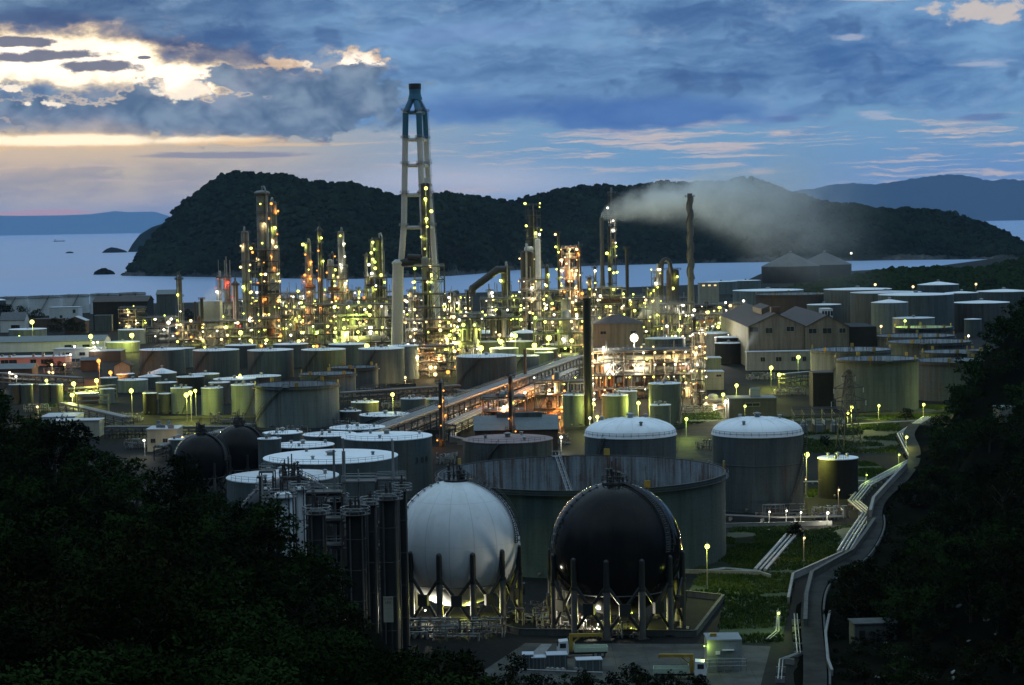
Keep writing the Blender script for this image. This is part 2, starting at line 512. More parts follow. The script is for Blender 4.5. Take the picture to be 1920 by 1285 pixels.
def m_ground():
    mt, b = newmat('plant_ground')
    o = coords(); 
    a = noise(o, .018, 6, .6); c = noise(o, .11, 6, .65); f = noise(o, 1.3, 5, .7)
    col = mix(a.sstep(.4, .62), (.008, .009, .008), (.018, .018, .016))
    col = mix(c.sstep(.5, .68) * .8, col, (.009, .009, .008))
    col = mix(f.sstep(.45, .75) * .4, col, (.045, .043, .038))
    setin(b, 'Base Color', col); setin(b, 'Roughness', .8); setin(b, 'Specular IOR Level', .04); setin(b, 'Specular IOR Level', .04)
    bump(b, f, .05, .6)
    return mt
def m_concrete_yard():
    mt, b = newmat('concrete_paving')
    o = coords(); x, y, z = sep(o)
    c = noise(o, .16, 7, .65); f = noise(o, 2.2, 5, .7)
    jx = X.op('PINGPONG', x, 2.6).sstep(0, .07); jy = X.op('PINGPONG', y, 2.2).sstep(0, .07)
    col = mix(c.sstep(.35, .7), (.085, .088, .08), (.045, .046, .042))
    col = mix((1 - jx * jy) * .6, col, (.02, .02, .018))
    col = mix(f.sstep(.55, .8) * .4, col, (.03, .03, .026))
    setin(b, 'Base Color', col); setin(b, 'Roughness', .8); setin(b, 'Specular IOR Level', .04); bump(b, f + jx, .03, .5)
    return mt
def m_asphalt():
    mt, b = newmat('asphalt')
    o = coords(); c = noise(o, .2, 7, .65); f = noise(o, 3.0, 5, .7)
    col = mix(c.sstep(.35, .7), (.034, .034, .030), (.010, .011, .010))
    col = mix(f.sstep(.5, .8) * .4, col, (.055, .055, .05))
    setin(b, 'Base Color', col); setin(b, 'Roughness', .75); setin(b, 'Specular IOR Level', .04); bump(b, f, .03, .5)
    return mt
def m_grass():
    mt, b = newmat('grass_blades')
    o = coords(); a = noise(o, .09, 6, .6); f = noise(o, .9, 6, .7)
    col = mix(a.sstep(.38, .62), (.030, .060, .010), (.060, .085, .018))
    col = mix(f.sstep(.45, .7) * .6, col, (.010, .018, .005))
    setin(b, 'Base Color', col); setin(b, 'Roughness', .9); setin(b, 'Specular IOR Level', .04); bump(b, f, .25, .8)
    return mt
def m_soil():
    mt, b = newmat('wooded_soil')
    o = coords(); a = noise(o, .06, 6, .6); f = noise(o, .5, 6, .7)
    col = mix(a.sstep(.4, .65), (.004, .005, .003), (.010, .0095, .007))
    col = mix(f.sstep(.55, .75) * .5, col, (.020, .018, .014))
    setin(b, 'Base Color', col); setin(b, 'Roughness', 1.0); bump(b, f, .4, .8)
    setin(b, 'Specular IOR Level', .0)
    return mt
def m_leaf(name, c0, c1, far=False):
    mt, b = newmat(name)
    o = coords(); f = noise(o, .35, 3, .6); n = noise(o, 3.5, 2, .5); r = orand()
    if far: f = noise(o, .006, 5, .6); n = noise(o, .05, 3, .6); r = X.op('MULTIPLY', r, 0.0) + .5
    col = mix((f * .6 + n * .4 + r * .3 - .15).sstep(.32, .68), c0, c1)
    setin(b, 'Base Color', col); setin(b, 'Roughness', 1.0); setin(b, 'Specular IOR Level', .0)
    return mt
def m_island():
    mt, b = newmat('island_ground')
    o = coords(); x, y, z = sep(o); a = noise(o, .015, 6, .6); f = noise(o, .12, 7, .7)
    rock = mix(f.sstep(.35, .7), (.04, .04, .038), (.15, .145, .135))
    veg = mix(a.sstep(.4, .6), (.004, .008, .004), (.009, .014, .007))
    k = (z + (f - .5) * 30.0 + (a - .5) * 70.0).sstep(6.0, -3.0)
    setin(b, 'Base Color', mix(k, veg, rock)); setin(b, 'Roughness', .95); bump(b, f, 3.0, .8); setin(b, 'Specular IOR Level', .0)
    return mt
def m_sea():
    mt, b = newmat('sea_water')
    o = coords(); x, y, z = sep(o)
    a = noise(vec(x / 260.0, y / 1500.0), 1, 6, .6); w = noise(vec(x / 9.0, y / 26.0), 1, 5, .6)
    setin(b, 'Base Color', mix(a.sstep(.35, .65), (.24, .34, .52), (.29, .40, .60)))
    setin(b, 'Roughness', a.lstep(.3, .7, .34, .5)); setin(b, 'IOR', 1.33)
    bump(b, w, .5, .35)
    return mt
M['ground'] = m_ground(); M['yard'] = m_concrete_yard(); M['asphalt'] = m_asphalt(); M['turf'] = m_plain('turf_soil', (.018, .033, .008), .95, 0, .6, .25); M['sea'] = m_sea(); M['grass'] = m_grass(); M['soil'] = m_soil()
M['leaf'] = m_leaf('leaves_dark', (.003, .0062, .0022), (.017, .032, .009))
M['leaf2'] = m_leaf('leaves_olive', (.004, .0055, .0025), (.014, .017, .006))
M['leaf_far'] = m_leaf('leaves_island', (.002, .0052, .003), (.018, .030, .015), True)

# ------------------------------------------------------------------ value noise for terrain
_vn = {}
def h3(i, j, k=0):
    key = (i, j, k)
    v = _vn.get(key)
    if v is None:
        n = (i * 374761393 + j * 668265263 + k * 2147483647 + 1013904223) & 0xffffffff
        n = ((n ^ (n >> 13)) * 1274126177) & 0xffffffff
        v = ((n ^ (n >> 16)) & 0xffff) / 65535.0
        _vn[key] = v
    return v
def vnoise(x, y, k=0):
    i, j = math.floor(x), math.floor(y); fx, fy = x - i, y - j
    fx = fx * fx * (3 - 2 * fx); fy = fy * fy * (3 - 2 * fy)
    return (h3(i, j, k) * (1 - fx) + h3(i + 1, j, k) * fx) * (1 - fy) + (h3(i, j + 1, k) * (1 - fx) + h3(i + 1, j + 1, k) * fx) * fy
def fbm(x, y, k=0, o=4):
    s = 0; a = .5
    for q in range(o):
        s += a * vnoise(x, y, k + q); x *= 2.03; y *= 2.03; a *= .5
    return s / .9375 if o == 4 else s
def interp(tab, x):
    if x <= tab[0][0]: return tab[0][1]
    for (a, b), (c, d) in zip(tab, tab[1:]):
        if x <= c: return b + (d - b) * (x - a) / (c - a)
    return tab[-1][1]

# ------------------------------------------------------------------ ground, sea
SEA = -3.0
mb = MB()
mb.quad((-60000, 900, SEA), (60000, 900, SEA), (60000, 75000, SEA), (-60000, 75000, SEA))
tag(mb.obj('sea', M['sea']), kind='structure')
coast = [G(px, py, 0) for px, py in ((-700, 580), (-200, 574), (0, 571), (150, 570), (280, 569), (420, 566), (600, 560), (800, 552), (1000, 545), (1200, 538), (1330, 533), (1400, 526), (1430, 512), (1600, 508), (1750, 500), (1900, 480), (2300, 490))]
mb = MB()
n = len(coast)
near = [(p.x, 1500, 0) for p in coast]
vs = [tuple(p) for p in coast] + near + [(p.x, p.y + 4, SEA - 2) for p in coast]
fs = []
for i in range(n - 1):
    fs.append((n + i, n + i + 1, i + 1, i)); fs.append((i, i + 1, 2 * n + i + 1, 2 * n + i))
mb.add(vs, fs)
mb.quad((coast[0].x, -60, 0), (coast[-1].x, -60, 0), (coast[-1].x, 1500, 0), (coast[0].x, 1500, 0))
tag(mb.obj('ground', M['ground']), kind='structure')

# ------------------------------------------------------------------ island and far mountains
def strip_terrain(name, ridge, shore, mat_, dshore, back, nx, ny, gully, bumpy, zoff=0.0):
    """heightfield between a shore line and a ridge given along the view"""
    mb = MB(); x0, x1 = ridge[0][0], ridge[-1][0]
    P = []
    for i in range(nx + 1):
        px = x0 + (x1 - x0) * i / nx
        pyr, pys = interp(ridge, px), interp(shore, px)
        a = G(px, pys, SEA)
        dr = a.y + dshore * (.55 + .6 * vnoise(px * .006, 3.3, 5)) * max(.15, min(1, (pys - pyr) / 120.0))
        r = at(px, pyr, dr)
        hr = max(0.5, r.z - SEA - zoff)
        col = []
        for j in range(ny + 1):
            t = j / ny * 1.5
            if t <= 1:
                y = a.y + (dr - a.y) * t
                prof = min(1, (t ** .72) * .86 + .14 * t)
                g = gully * (vnoise(px * .012 + t * 1.1, t * 1.6, 11) - .5) * math.sin(PI * t) * 2
                z = SEA + hr * max(0.0, prof + g)
            else:
                y = dr + (t - 1) * 2 * back
                z = SEA + hr * max(0, 1 - (t - 1) * 2) ** .8
            k = y / r.y
            x = r.x * k if t <= 1 else r.x + (r.x * (k - 1)) * .5
            z += bumpy * (fbm(x * .02, y * .02, 21) - .5) * min(1, t * 4) * (0 if .93 < t < 1.07 else 1)
            if j == 0: z = SEA - 4
            col.append((x, y, z))
        P.append(col)
    vs = [p for c in P for p in c]
    w = ny + 1
    fs = [(i * w + j, (i + 1) * w + j, (i + 1) * w + j + 1, i * w + j + 1) for i in range(nx) for j in range(ny)]
    mb.add(vs, fs, True)
    return mb.obj(name, mat_), P

RIDGE = [(228, 517), (238, 505), (250, 488), (262, 465), (290, 440), (310, 412), (340, 380), (385, 347), (410, 325), (440, 320), (520, 324), (600, 338), (680, 348), (740, 364), (790, 366), (830, 357), (880, 364), (960, 373), (1000, 361), (1060, 351), (1120, 345), (1180, 346), (1240, 338), (1290, 341), (1340, 338), (1390, 330), (1430, 336), (1470, 355), (1520, 373), (1570, 383), (1620, 390), (1680, 391), (1740, 391), (1790, 398), (1830, 408), (1870, 427), (1910, 450), (1950, 470), (1990, 484)]
SHORE = [(228, 517.5), (400, 520), (560, 523), (660, 523.5), (760, 521), (840, 518), (880, 515), (950, 508), (1100, 499), (1300, 494), (1500, 491), (1700, 488), (1990, 485)]
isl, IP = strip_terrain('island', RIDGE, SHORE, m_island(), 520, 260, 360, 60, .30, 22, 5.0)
tag(isl, kind='structure')
# forest on the island: low clumps of crowns, one mass
ICO = []
def ico_pts():
    t = (1 + 5 ** .5) / 2
    v = [(-1, t, 0), (1, t, 0), (-1, -t, 0), (1, -t, 0), (0, -1, t), (0, 1, t), (0, -1, -t), (0, 1, -t), (t, 0, -1), (t, 0, 1), (-t, 0, -1), (-t, 0, 1)]
    f = [(0, 11, 5), (0, 5, 1), (0, 1, 7), (0, 7, 10), (0, 10, 11), (1, 5, 9), (5, 11, 4), (11, 10, 2), (10, 7, 6), (7, 1, 8), (3, 9, 4), (3, 4, 2), (3, 2, 6), (3, 6, 8), (3, 8, 9), (4, 9, 5), (2, 4, 11), (6, 2, 10), (8, 6, 7), (9, 8, 1)]
    l = math.sqrt(1 + t * t)
    return [(a / l, b / l, c / l) for a, b, c in v], f
IV, IF = ico_pts()
def forest(name, P, mat_, count, rmin, rmax, seed, zmin=6.0, keep=None):
    r = random.Random(seed); mb = MB(); nx, ny = len(P) - 1, len(P[0]) - 1
    k = 0; tries = 0
    while k < count and tries < count * 4:
        tries += 1
        i = r.randrange(nx); j = min(ny - 1, int(r.random() * ny * .78))
        a, b, c = Vector(P[i][j]), Vector(P[i + 1][j]), Vector(P[i][j + 1])
        p = a + (b - a) * r.random() + (c - a) * r.random()
        if p.z - SEA < zmin * (.4 + 1.6 * vnoise(p.x * .02, p.y * .02, 31)): continue
        if keep and not keep(p): continue
        s = (rmin + (rmax - rmin) * r.random() ** 1.8) * (.6 + .9 * vnoise(p.x * .012, p.y * .012, 91))
        a0 = r.random() * 6.28; ca, sa = math.cos(a0), math.sin(a0)
        vs = []
        for x, y, z in IV:
            q = s * (.75 + .5 * r.random())
            vs.append((p.x + (x * ca - y * sa) * q, p.y + (x * sa + y * ca) * q, p.z + z * q * .85 + s * .15))
        mb.add(vs, IF, False); k += 1
    return tag(mb.obj(name, mat_), kind='stuff')
forest('island_forest', IP, M['leaf_far'], 19000, 2.0, 8.0, 5)

MTN = [(1440, 372), (1490, 356), (1530, 352), (1555, 345), (1600, 341), (1640, 343), (1690, 335), (1740, 327), (1770, 324), (1800, 323), (1830, 329), (1850, 334), (1890, 332), (1930, 336), (2000, 350), (2200, 380)]
_m = []
for (a, b), (c, d_) in zip(MTN, MTN[1:]):
    for k in range(6):
        _m.append((a + (c - a) * k / 6, b + (d_ - b) * k / 6 + (vnoise(a * .13 + k * 1.7, 2.2, 5) - .5) * 4.5))
MTN = _m + [MTN[-1]]
o, _ = strip_terrain('mountains', [(a, b) for a, b in MTN], [(1440, 421.6), (2200, 408.4)], M['soil'], 2500, 1500, 260, 16, .1, 0, 0)
tag(o, kind='structure')
MT2 = [(-200, 412), (-60, 404), (40, 405), (120, 404), (170, 402), (215, 396), (240, 398), (290, 397), (330, 410), (420, 420), (520, 424)]
o, _ = strip_terrain('mountains', MT2, [(-200, 445.5), (520, 432.9)], M['soil'], 3500, 1500, 80, 12, .1, 0, 0)
tag(o, kind='structure')

# sea rocks
def sea_rock(px, py, w, hgt, label, seed):
    r = random.Random(seed); p = G(px, py, SEA); s = p.y / F
    mb = MB(); W = w * s; nA = 18
    rad = [1 + (r.random() - .5) * .5 for _ in range(nA)]
    prof = [(1.0, -1.0), (.95, .12), (.8, .45), (.55, .78), (.25, 1.0), (.02, .97)]
    vs = []
    for q, z in prof:
        for i in range(nA):
            a = 2 * PI * i / nA
            vs.append((W / 2 * q * rad[i] * math.cos(a) * (1 + r.random() * .12), W / 4 * q * rad[i] * math.sin(a), hgt * s * z * (.85 + .3 * r.random()) if z > 0 else -1))
    fs = [(k * nA + i, k * nA + (i + 1) % nA, (k + 1) * nA + (i + 1) % nA, (k + 1) * nA + i) for k in range(len(prof) - 1) for i in range(nA)]
    mb.add(vs, fs)
    tag(mb.obj('sea_rock', M['soil'], None, (p.x, p.y, SEA)), label, 'rock', 'rocks in the sea off the island')
sea_rock(195, 515, 36, 11, 'broad dark rock in the sea near the left tip of the island', 1)
sea_rock(213, 474, 40, 9, 'jagged low rock awash in the sea, left of the small dark headland', 2)
sea_rock(131, 475, 14, 3, 'tiny low rock far out on the open sea', 3)
sea_rock(233, 516, 14, 4, 'small rock touching the foot of the island cliff', 4)
# small far headland at the left of the island
HR = [(240, 472), (248, 458), (262, 440), (285, 426), (310, 418), (340, 416)]
o, _ = strip_terrain('headland', HR, [(240, 473), (340, 470)], M['leaf_far'], 200, 100, 40, 12, .1, 6)
tag(o, kind='structure')
# ship on the horizon
sp = at(110, 439, 16000)
t = thing('cargo_ship', 'tiny dark cargo ship on the far sea horizon', 'ship', (sp.x, sp.y, SEA))
mb = MB(); L = 85
mb.add([(-L / 2, -6, 0), (L / 2, -6, 0), (L / 2 + 6, 0, 7), (L / 2, 6, 0), (-L / 2, 6, 0), (-L / 2, -6, 5), (L / 2, -6, 7), (L / 2, 6, 7), (-L / 2, 6, 5)],
       [(0, 1, 6, 5), (1, 2, 6), (2, 3, 7), (2, 7, 6), (3, 4, 8, 7), (4, 0, 5, 8), (5, 6, 7, 8)])
mb.obj('hull', M['black_steel'], t)
mb = MB(); mb.box((-28, 0, 11), (14, 9, 12)); mb.box((-30, 0, 19), (5, 4, 5)); mb.obj('superstructure', M['white'], t)

# ------------------------------------------------------------------ hillsides around the camera
CP = []                                # control points (x, y, ground z)
def cpx(px, py, d, tree=8.0):
    p = at(px, py, d); CP.append((p.x, p.y, p.z - tree))
for a in ((-260, 715, 330), (-120, 728, 330), (0, 757, 330), (120, 800, 330), (200, 838, 325), (320, 872, 315), (400, 905, 300), (480, 920, 290), (560, 985, 275), (640, 1062, 250), (700, 1170, 230), (780, 1225, 215), (840, 1245, 205), (900, 1272, 200), (960, 1300, 195), (1060, 1310, 190), (1200, 1325, 185), (1400, 1335, 185)): cpx(*a)
for a in ((-200, 840, 260), (60, 930, 240), (250, 980, 230), (420, 1060, 215), (560, 1160, 190), (660, 1290, 165), (-200, 1000, 170), (80, 1110, 125), (260, 1140, 125), (420, 1290, 120), (200, 1330, 90), (-150, 1150, 100), (800, 1420, 120), (1100, 1480, 120)): cpx(*a)
for a in ((0, 0, 56), (-60, 20, 56), (60, 20, 56), (0, 60, 46), (-150, 0, 60), (150, 0, 60), (0, -60, 62)): CP.append(a)
# behind the left crest the slope falls to the plant
for px, py, d in ((-260, 760, 470), (-100, 770, 450), (0, 0, 430), (120, 0, 420), (200, 0, 410), (320, 0, 385), (400, 0, 345), (480, 0, 325), (560, 0, 318), (640, 0, 300), (700, 0, 285), (780, 0, 275), (850, 0, 268), (920, 0, 262), (1000, 0, 258), (1100, 0, 252), (1250, 0, 248), (1400, 0, 248), (1500, 0, 262)):
    p = at(px, 900, d); CP.append((p.x, p.y, -4))
for x in range(-150, 60, 25):
    for y in (480, 540, 620, 720): CP.append((x, y, -6))
for x in range(-60, 45, 15):
    for y in (300, 340, 380, 430): 
        if y > 320 or x > -20: CP.append((x, y, -6))
# right-hand hill
ROAD = [(1520, 1330), (1528, 1285), (1527, 1230), (1522, 1180), (1522, 1130), (1535, 1095), (1570, 1070), (1606, 1045), (1630, 1012), (1640, 985), (1640, 960), (1652, 935), (1690, 900), (1712, 868), (1714, 842), (1704, 815), (1716, 795)]
RW0 = [G(px, py, 2.0) for px, py in ROAD]
def smooth_path(P, n=5):
    out = []
    for i in range(len(P) - 1):
        a, b, c, d = P[max(0, i - 1)], P[i], P[i + 1], P[min(len(P) - 1, i + 2)]
        for k in range(n):
            t = k / n
            out.append(.5 * ((2 * b) + (c - a) * t + (2 * a - 5 * b + 4 * c - d) * t * t + (3 * b - a - 3 * c + d) * t ** 3))
    return out + [P[-1]]
RW = smooth_path(RW0, 4)
for p in RW: CP.append((p.x, p.y, 1.4)); CP.append((p.x - 7, p.y, -2.5)); CP.append((p.x - 18, p.y, -5)); CP.append((p.x + 3.8, p.y, 1.5))
for a in ((1960, 535, 560), (1920, 552, 550), (1880, 585, 560), (1848, 612, 575), (1835, 650, 580), (1802, 700, 575), (1765, 752, 575), (1745, 775, 570)): cpx(*a, 9.0)
for a in ((1735, 835, 545), (1740, 880, 500), (1690, 960, 440), (1675, 1010, 410), (1625, 1060, 375)): cpx(*a, 4.0)
for a in ((1600, 1110, 345), (1640, 1190, 315), (1690, 1195, 310), (1580, 1250, 295)): cpx(*a, 1.0)
for a in ((1760, 900, 480), (1850, 800, 480), (1920, 760, 480), (1990, 700, 480), (1800, 1000, 390), (1900, 900, 400), (2000, 850, 400), (1760, 1100, 330), (1900, 1050, 320), (2020, 1000, 310), (1700, 1240, 275), (1850, 1200, 250), (1980, 1150, 240), (1780, 1330, 220), (1950, 1330, 190), (1620, 1340, 250)): cpx(*a, 3.0)
for a in ((2100, 560, 560), (2200, 700, 400), (2200, 950, 280), (2250, 1250, 180)): cpx(*a, 4.0)
for px, py, d in ((1700, 800, 640), (1760, 700, 660), (1830, 640, 680), (1900, 600, 700), (2000, 600, 730)):
    p = at(px, py, d); CP.append((p.x, p.y, -6))
for x in range(20, 100, 16):
    for y in (470, 540, 620, 700):
        if x < 60 + (y - 420) * .17: CP.append((x, y, -6))
for x, y in ((110, 780), (160, 800), (220, 820), (0, 780), (-100, 780), (-200, 760)): CP.append((x, y, -6))

def hill_z(x, y):
    sw = sz = 0.0
    for a, b, c in CP:
        d2 = (x - a) ** 2 + ((y - b) * .8) ** 2 + 4.0
        w = 1.0 / (d2 * d2)
        sw += w; sz += w * c
    return sz / sw
HX0, HX1, HY0, HY1, HNX, HNY = -190.0, 260.0, -60.0, 800.0, 112, 170
mb = MB(); hz = []
for j in range(HNY + 1):
    for i in range(HNX + 1):
        x = HX0 + (HX1 - HX0) * i / HNX; y = HY0 + (HY1 - HY0) * j / HNY
        z = hill_z(x, y)
        if z > 2.2: z += (fbm(x * .06, y * .06, 41) - .5) * min(3.0, (z - 2) * .5)
        hz.append(z)
        mb.v.append((x, y, z))
w = HNX + 1
for j in range(HNY):
    for i in range(HNX):
        mb.f.append((j * w + i, j * w + i + 1, (j + 1) * w + i + 1, (j + 1) * w + i)); mb.sm.append(True); mb.mi.append(0)
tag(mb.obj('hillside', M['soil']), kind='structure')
def hz_at(x, y):
    fx = (x - HX0) / (HX1 - HX0) * HNX; fy = (y - HY0) / (HY1 - HY0) * HNY
    i, j = max(0, min(HNX - 1, int(fx))), max(0, min(HNY - 1, int(fy))); fx -= i; fy -= j
    q = HNX + 1
    return (hz[j * q + i] * (1 - fx) + hz[j * q + i + 1] * fx) * (1 - fy) + (hz[(j + 1) * q + i] * (1 - fx) + hz[(j + 1) * q + i + 1] * fx) * fy

# far wooded ridge behind the right-hand tanks
RR = [(1380, 560), (1440, 548), (1500, 536), (1560, 524), (1600, 514), (1650, 504), (1700, 494), (1760, 494), (1800, 497), (1840, 494), (1880, 484), (1920, 476), (2000, 462), (2150, 455)]
o, RP = strip_terrain('wooded_ridge', RR, [(1380, 566), (1500, 560), (1700, 558), (2150, 552)], M['soil'], 330, 200, 90, 30, .12, 5, 6.0)
tag(o, kind='structure')
forest('ridge_forest', RP, M['leaf'], 2600, 2.5, 6.0, 8, 1.0)

# ------------------------------------------------------------------ road along the right-hand hill, yard, grass
def ribbon(pts, w, z):
    mb = MB(); k = len(pts); L = []; Rr = []
    for i, p in enumerate(pts):
        a = pts[max(0, i - 1)]; b = pts[min(k - 1, i + 1)]
        t = Vector((b.x - a.x, b.y - a.y, 0)).normalized(); nrm = Vector((-t.y, t.x, 0))
        L.append((p.x + nrm.x * w / 2, p.y + nrm.y * w / 2, z)); Rr.append((p.x - nrm.x * w / 2, p.y - nrm.y * w / 2, z))
    mb.add(L + Rr, [(k + i, k + i + 1, i + 1, i) for i in range(k - 1)])
    return mb, L, Rr
mb, RL, RRr = ribbon(RW, 3.5, 2.12)
tag(mb.obj('road', M['asphalt']), kind='structure')
def poly(px, z):
    return [tuple(G(a, b, z)) for a, b in px]
def flat(name, px, mat_, z, kind='structure'):
    mb = MB(); vs = poly(px, z); mb.add(vs, [tuple(reversed(range(len(vs))))])
    o = mb.obj(name, mat_); me = o.data
    if me.polygons and me.polygons[0].normal.z < 0: me.flip_normals()
    return tag(o, kind=kind)
flat('yard', [(900, 1262), (985, 1206), (1340, 1208), (1445, 1212), (1425, 1290), (880, 1300)], M['yard'], .012)
flat('service_road', [(1280, 800), (1345, 800), (1350, 1000), (1300, 860), (1190, 868), (1100, 872), (1270, 850)], M['asphalt'], .012)
flat('service_road', [(1500, 800), (1650, 838), (1660, 846), (1510, 846)], M['asphalt'], .012)

def grass_patch(px, count, seed, hgt=.5):
    """uneven turf: a sheet with tufts standing on it"""
    r = random.Random(seed); mb = MB()
    vs = [Vector(p) for p in poly(px, .02)]
    mb.add(vs, [tuple(range(len(vs)))]); mb.cur = 1
    xs = [v.x for v in vs]; ys = [v.y for v in vs]
    def inside(x, y):
        c = False; k = len(vs)
        for i in range(k):
            a, b = vs[i], vs[i - 1]
            if (a.y > y) != (b.y > y) and x < (b.x - a.x) * (y - a.y) / (b.y - a.y) + a.x: c = not c
        return c
    q = 0
    count = int(count * 1.7)
    for _ in range(count * 6):
        if q >= count: break
        x = min(xs) + (max(xs) - min(xs)) * r.random(); y = min(ys) + (max(ys) - min(ys)) * r.random()
        if not inside(x, y) or vnoise(x * .12, y * .12, 61) < .3: continue
        q += 1
        for _k in range(6):
            a = r.random() * 6.28; hh = hgt * (.45 + .8 * r.random()); ww = .07 + hh * .10
            ox, oy = (r.random() - .5) * .8, (r.random() - .5) * .8; c, s_ = math.cos(a) * ww, math.sin(a) * ww
            mb.add([(x + ox - c, y + oy - s_, .02), (x + ox + c, y + oy + s_, .02), (x + ox + s_ * 2.2, y + oy + c * 2.2, hh)], [(0, 1, 2)])
    return tag(mb.obj('grass', [M['turf'], M['grass']]), kind='stuff')
grass_patch([(1290, 1110), (1360, 1010), (1480, 1000), (1600, 985), (1590, 1030), (1490, 1080), (1465, 1205), (1345, 1205), (1360, 1120)], 3800, 1)
grass_patch([(1365, 1000), (1380, 985), (1440, 980), (1500, 985), (1440, 1065), (1300, 1072)], 1500, 2, .4)
grass_patch([(1515, 935), (1620, 905), (1660, 880), (1640, 870), (1600, 860), (1610, 900), (1510, 920)], 900, 3, .5)
grass_patch([(1490, 850), (1680, 850), (1700, 815), (1680, 790), (1480, 815)], 1800, 4, .6)
grass_patch([(1440, 790), (1720, 786), (1800, 775), (1800, 762), (1720, 758), (1560, 785), (1440, 782)], 1600, 5, .5)
grass_patch([(1275, 800), (1355, 787), (1345, 770), (1280, 778)], 500, 6, .4)
grass_patch([(60, 780), (130, 752), (130, 735), (90, 735)], 300, 7, .5)
# ------------------------------------------------------------------ trees
def leaf_cloud(mb, r, rad, hgt, base, nclump, nleaf, size):
    """crown of leaf clumps spread through an uneven volume"""
    for c in range(nclump):
        a = r.random() * 6.283; u = r.random() ** .6
        zz = r.random()
        rr = rad * u * (1 - .55 * abs(zz - .35) ** 1.4)
        cx, cy, cz = rr * math.cos(a), rr * math.sin(a), base + (hgt - base) * zz
        cr = rad * (.20 + .22 * r.random())
        for k in range(nleaf):
            # leaves mostly on the clump's skin
            th = r.random() * 6.283; ph = math.acos(1 - 1.75 * r.random()); q = cr * (.6 + .5 * r.random())
            p = Vector((cx + q * math.sin(ph) * math.cos(th), cy + q * math.sin(ph) * math.sin(th), cz + q * math.cos(ph) * .8))
            n = Vector((r.random() - .5, r.random() - .5, r.random() * .9)).normalized()
            t = n.orthogonal().normalized(); b = n.cross(t)
            an = r.random() * 6.283; t, b = t * math.cos(an) + b * math.sin(an), b * math.cos(an) - t * math.sin(an)
            s = size * (.6 + .8 * r.random())
            mb.add([p - t * s, p + b * s * .45, p + t * s, p - b * s * .45], [(0, 1, 2, 3)])

def tree_parts(seed, rad, hgt, nclump, nleaf, size):
    r = random.Random(seed)
    tr = MB(); tr.rod((0, 0, -2.5), (.2, .1, hgt * .5), .28, .16, 7)
    for k in range(5):
        a = k * 1.26 + r.random(); z0 = hgt * (.28 + .05 * k)
        tr.rod((.1, .05, z0), (math.cos(a) * rad * .55, math.sin(a) * rad * .55, z0 + hgt * .28), .11, .04, 5)
    cr = MB(); leaf_cloud(cr, r, rad, hgt, hgt * .25, nclump, nleaf, size)
    return tr, cr
PROTO = {}
def proto_tree(key, seed, rad, hgt, nclump, nleaf, size, leafmat):
    tr, cr = tree_parts(seed, rad, hgt, nclump, nleaf, size)
    a = tr.obj('trunk', M['trunk']); b = cr.obj('crown', M[leafmat])
    PROTO[key] = (a.data, b.data); bpy.data.objects.remove(a); bpy.data.objects.remove(b)
for k in range(3): proto_tree('near%d' % k, 100 + k, 4.6, 8.5, 34, 150, .20, ('leaf', 'leaf2', 'leaf')[k])
for k in range(4): proto_tree('mid%d' % k, 200 + k, 4.2, 8.2, 26, 74, .30, ('leaf', 'leaf2', 'leaf', 'leaf')[k])
for k in range(3): proto_tree('bush%d' % k, 300 + k, 1.9, 2.3, 12, 46, .20, ('leaf2', 'leaf', 'leaf2')[k])

def plant(key, x, y, z, sc, rz, name, label, cat, group):
    t = thing(name, label, cat, (x, y, z), rz, group); t.scale = (sc, sc, sc * rnd.uniform(.88, 1.12))
    for nm, me in zip(('trunk', 'crown'), PROTO[key]):
        o = bpy.data.objects.new(nm, me); COL.objects.link(o); o.parent = t
    return t

OUTL = [(-200, 740), (0, 748), (120, 798), (200, 830), (320, 862), (470, 898), (490, 946), (513, 972), (548, 990), (578, 998), (612, 1010), (634, 1036), (650, 1075), (690, 1138), (703, 1150), (749, 1180), (790, 1204), (850, 1236), (900, 1256), (960, 1272), (1100, 1300), (1300, 1320)]
r4 = random.Random(44)
cand = []
def scatter(n, x0, x1, y0, y1, ok, space, kind):
    for _ in range(n):
        x = r4.uniform(x0, x1); y = r4.uniform(y0, y1); z = hz_at(x, y)
        if z < 1.6 or not ok(x, y, z): continue
        px, py = proj((x, y, z + 4))
        if not (-90 < px < 2010 and 300 < py < 1420): continue
        sp = space(x, y)
        if any((x - a) ** 2 + (y - b) ** 2 < ((sp + s2) * .5) ** 2 for a, b, _z, s2, _k in cand): continue
        cand.append((x, y, z, sp, kind))
def road_dist(x, y):
    best = 1e9
    for a, b in zip(RW, RW[1:]):
        ab = b - a; t = max(0, min(1, ((x - a.x) * ab.x + (y - a.y) * ab.y) / (ab.x ** 2 + ab.y ** 2)))
        best = min(best, math.hypot(x - a.x - ab.x * t, y - a.y - ab.y * t))
    return best
def left_ok(x, y, z):
    px, _ = proj((x, y, z))
    if px > 1010 or y < 75: return False
    for dx in (-3.5, 0, 3.5):
        qx, qy = proj((x + dx, y, z + (9.0 if dx == 0 else 6.8)))
        if qy < interp(OUTL, qx) - 10: return False
    return True
def right_tree(x, y, z):
    px, py = proj((x, y, z)); 
    if px < 1560 or road_dist(x, y) < 6.5: return False
    if py < 800 or px > 1960: return True
    return vnoise(x * .035, y * .035, 71) > .62 and py < 1200
def right_bush(x, y, z):
    px, py = proj((x, y, z))
    return px > 1500 and road_dist(x, y) > 4.6 and vnoise(x * .05, y * .05, 77) > .12 and py > 640
scatter(12000, -190, 40, 75, 440, left_ok, lambda x, y: 6.2, 'tree')
print('LEFT', len(cand))
scatter(16000, 30, 240, 180, 700, right_tree, lambda x, y: 4.9, 'tree')
nt = sorted([c for c in cand if c[4] == 'tree'], key=lambda c: c[1])
LT = 'dark broadleaf tree in the black wooded slope below the viewpoint, left of the plant'
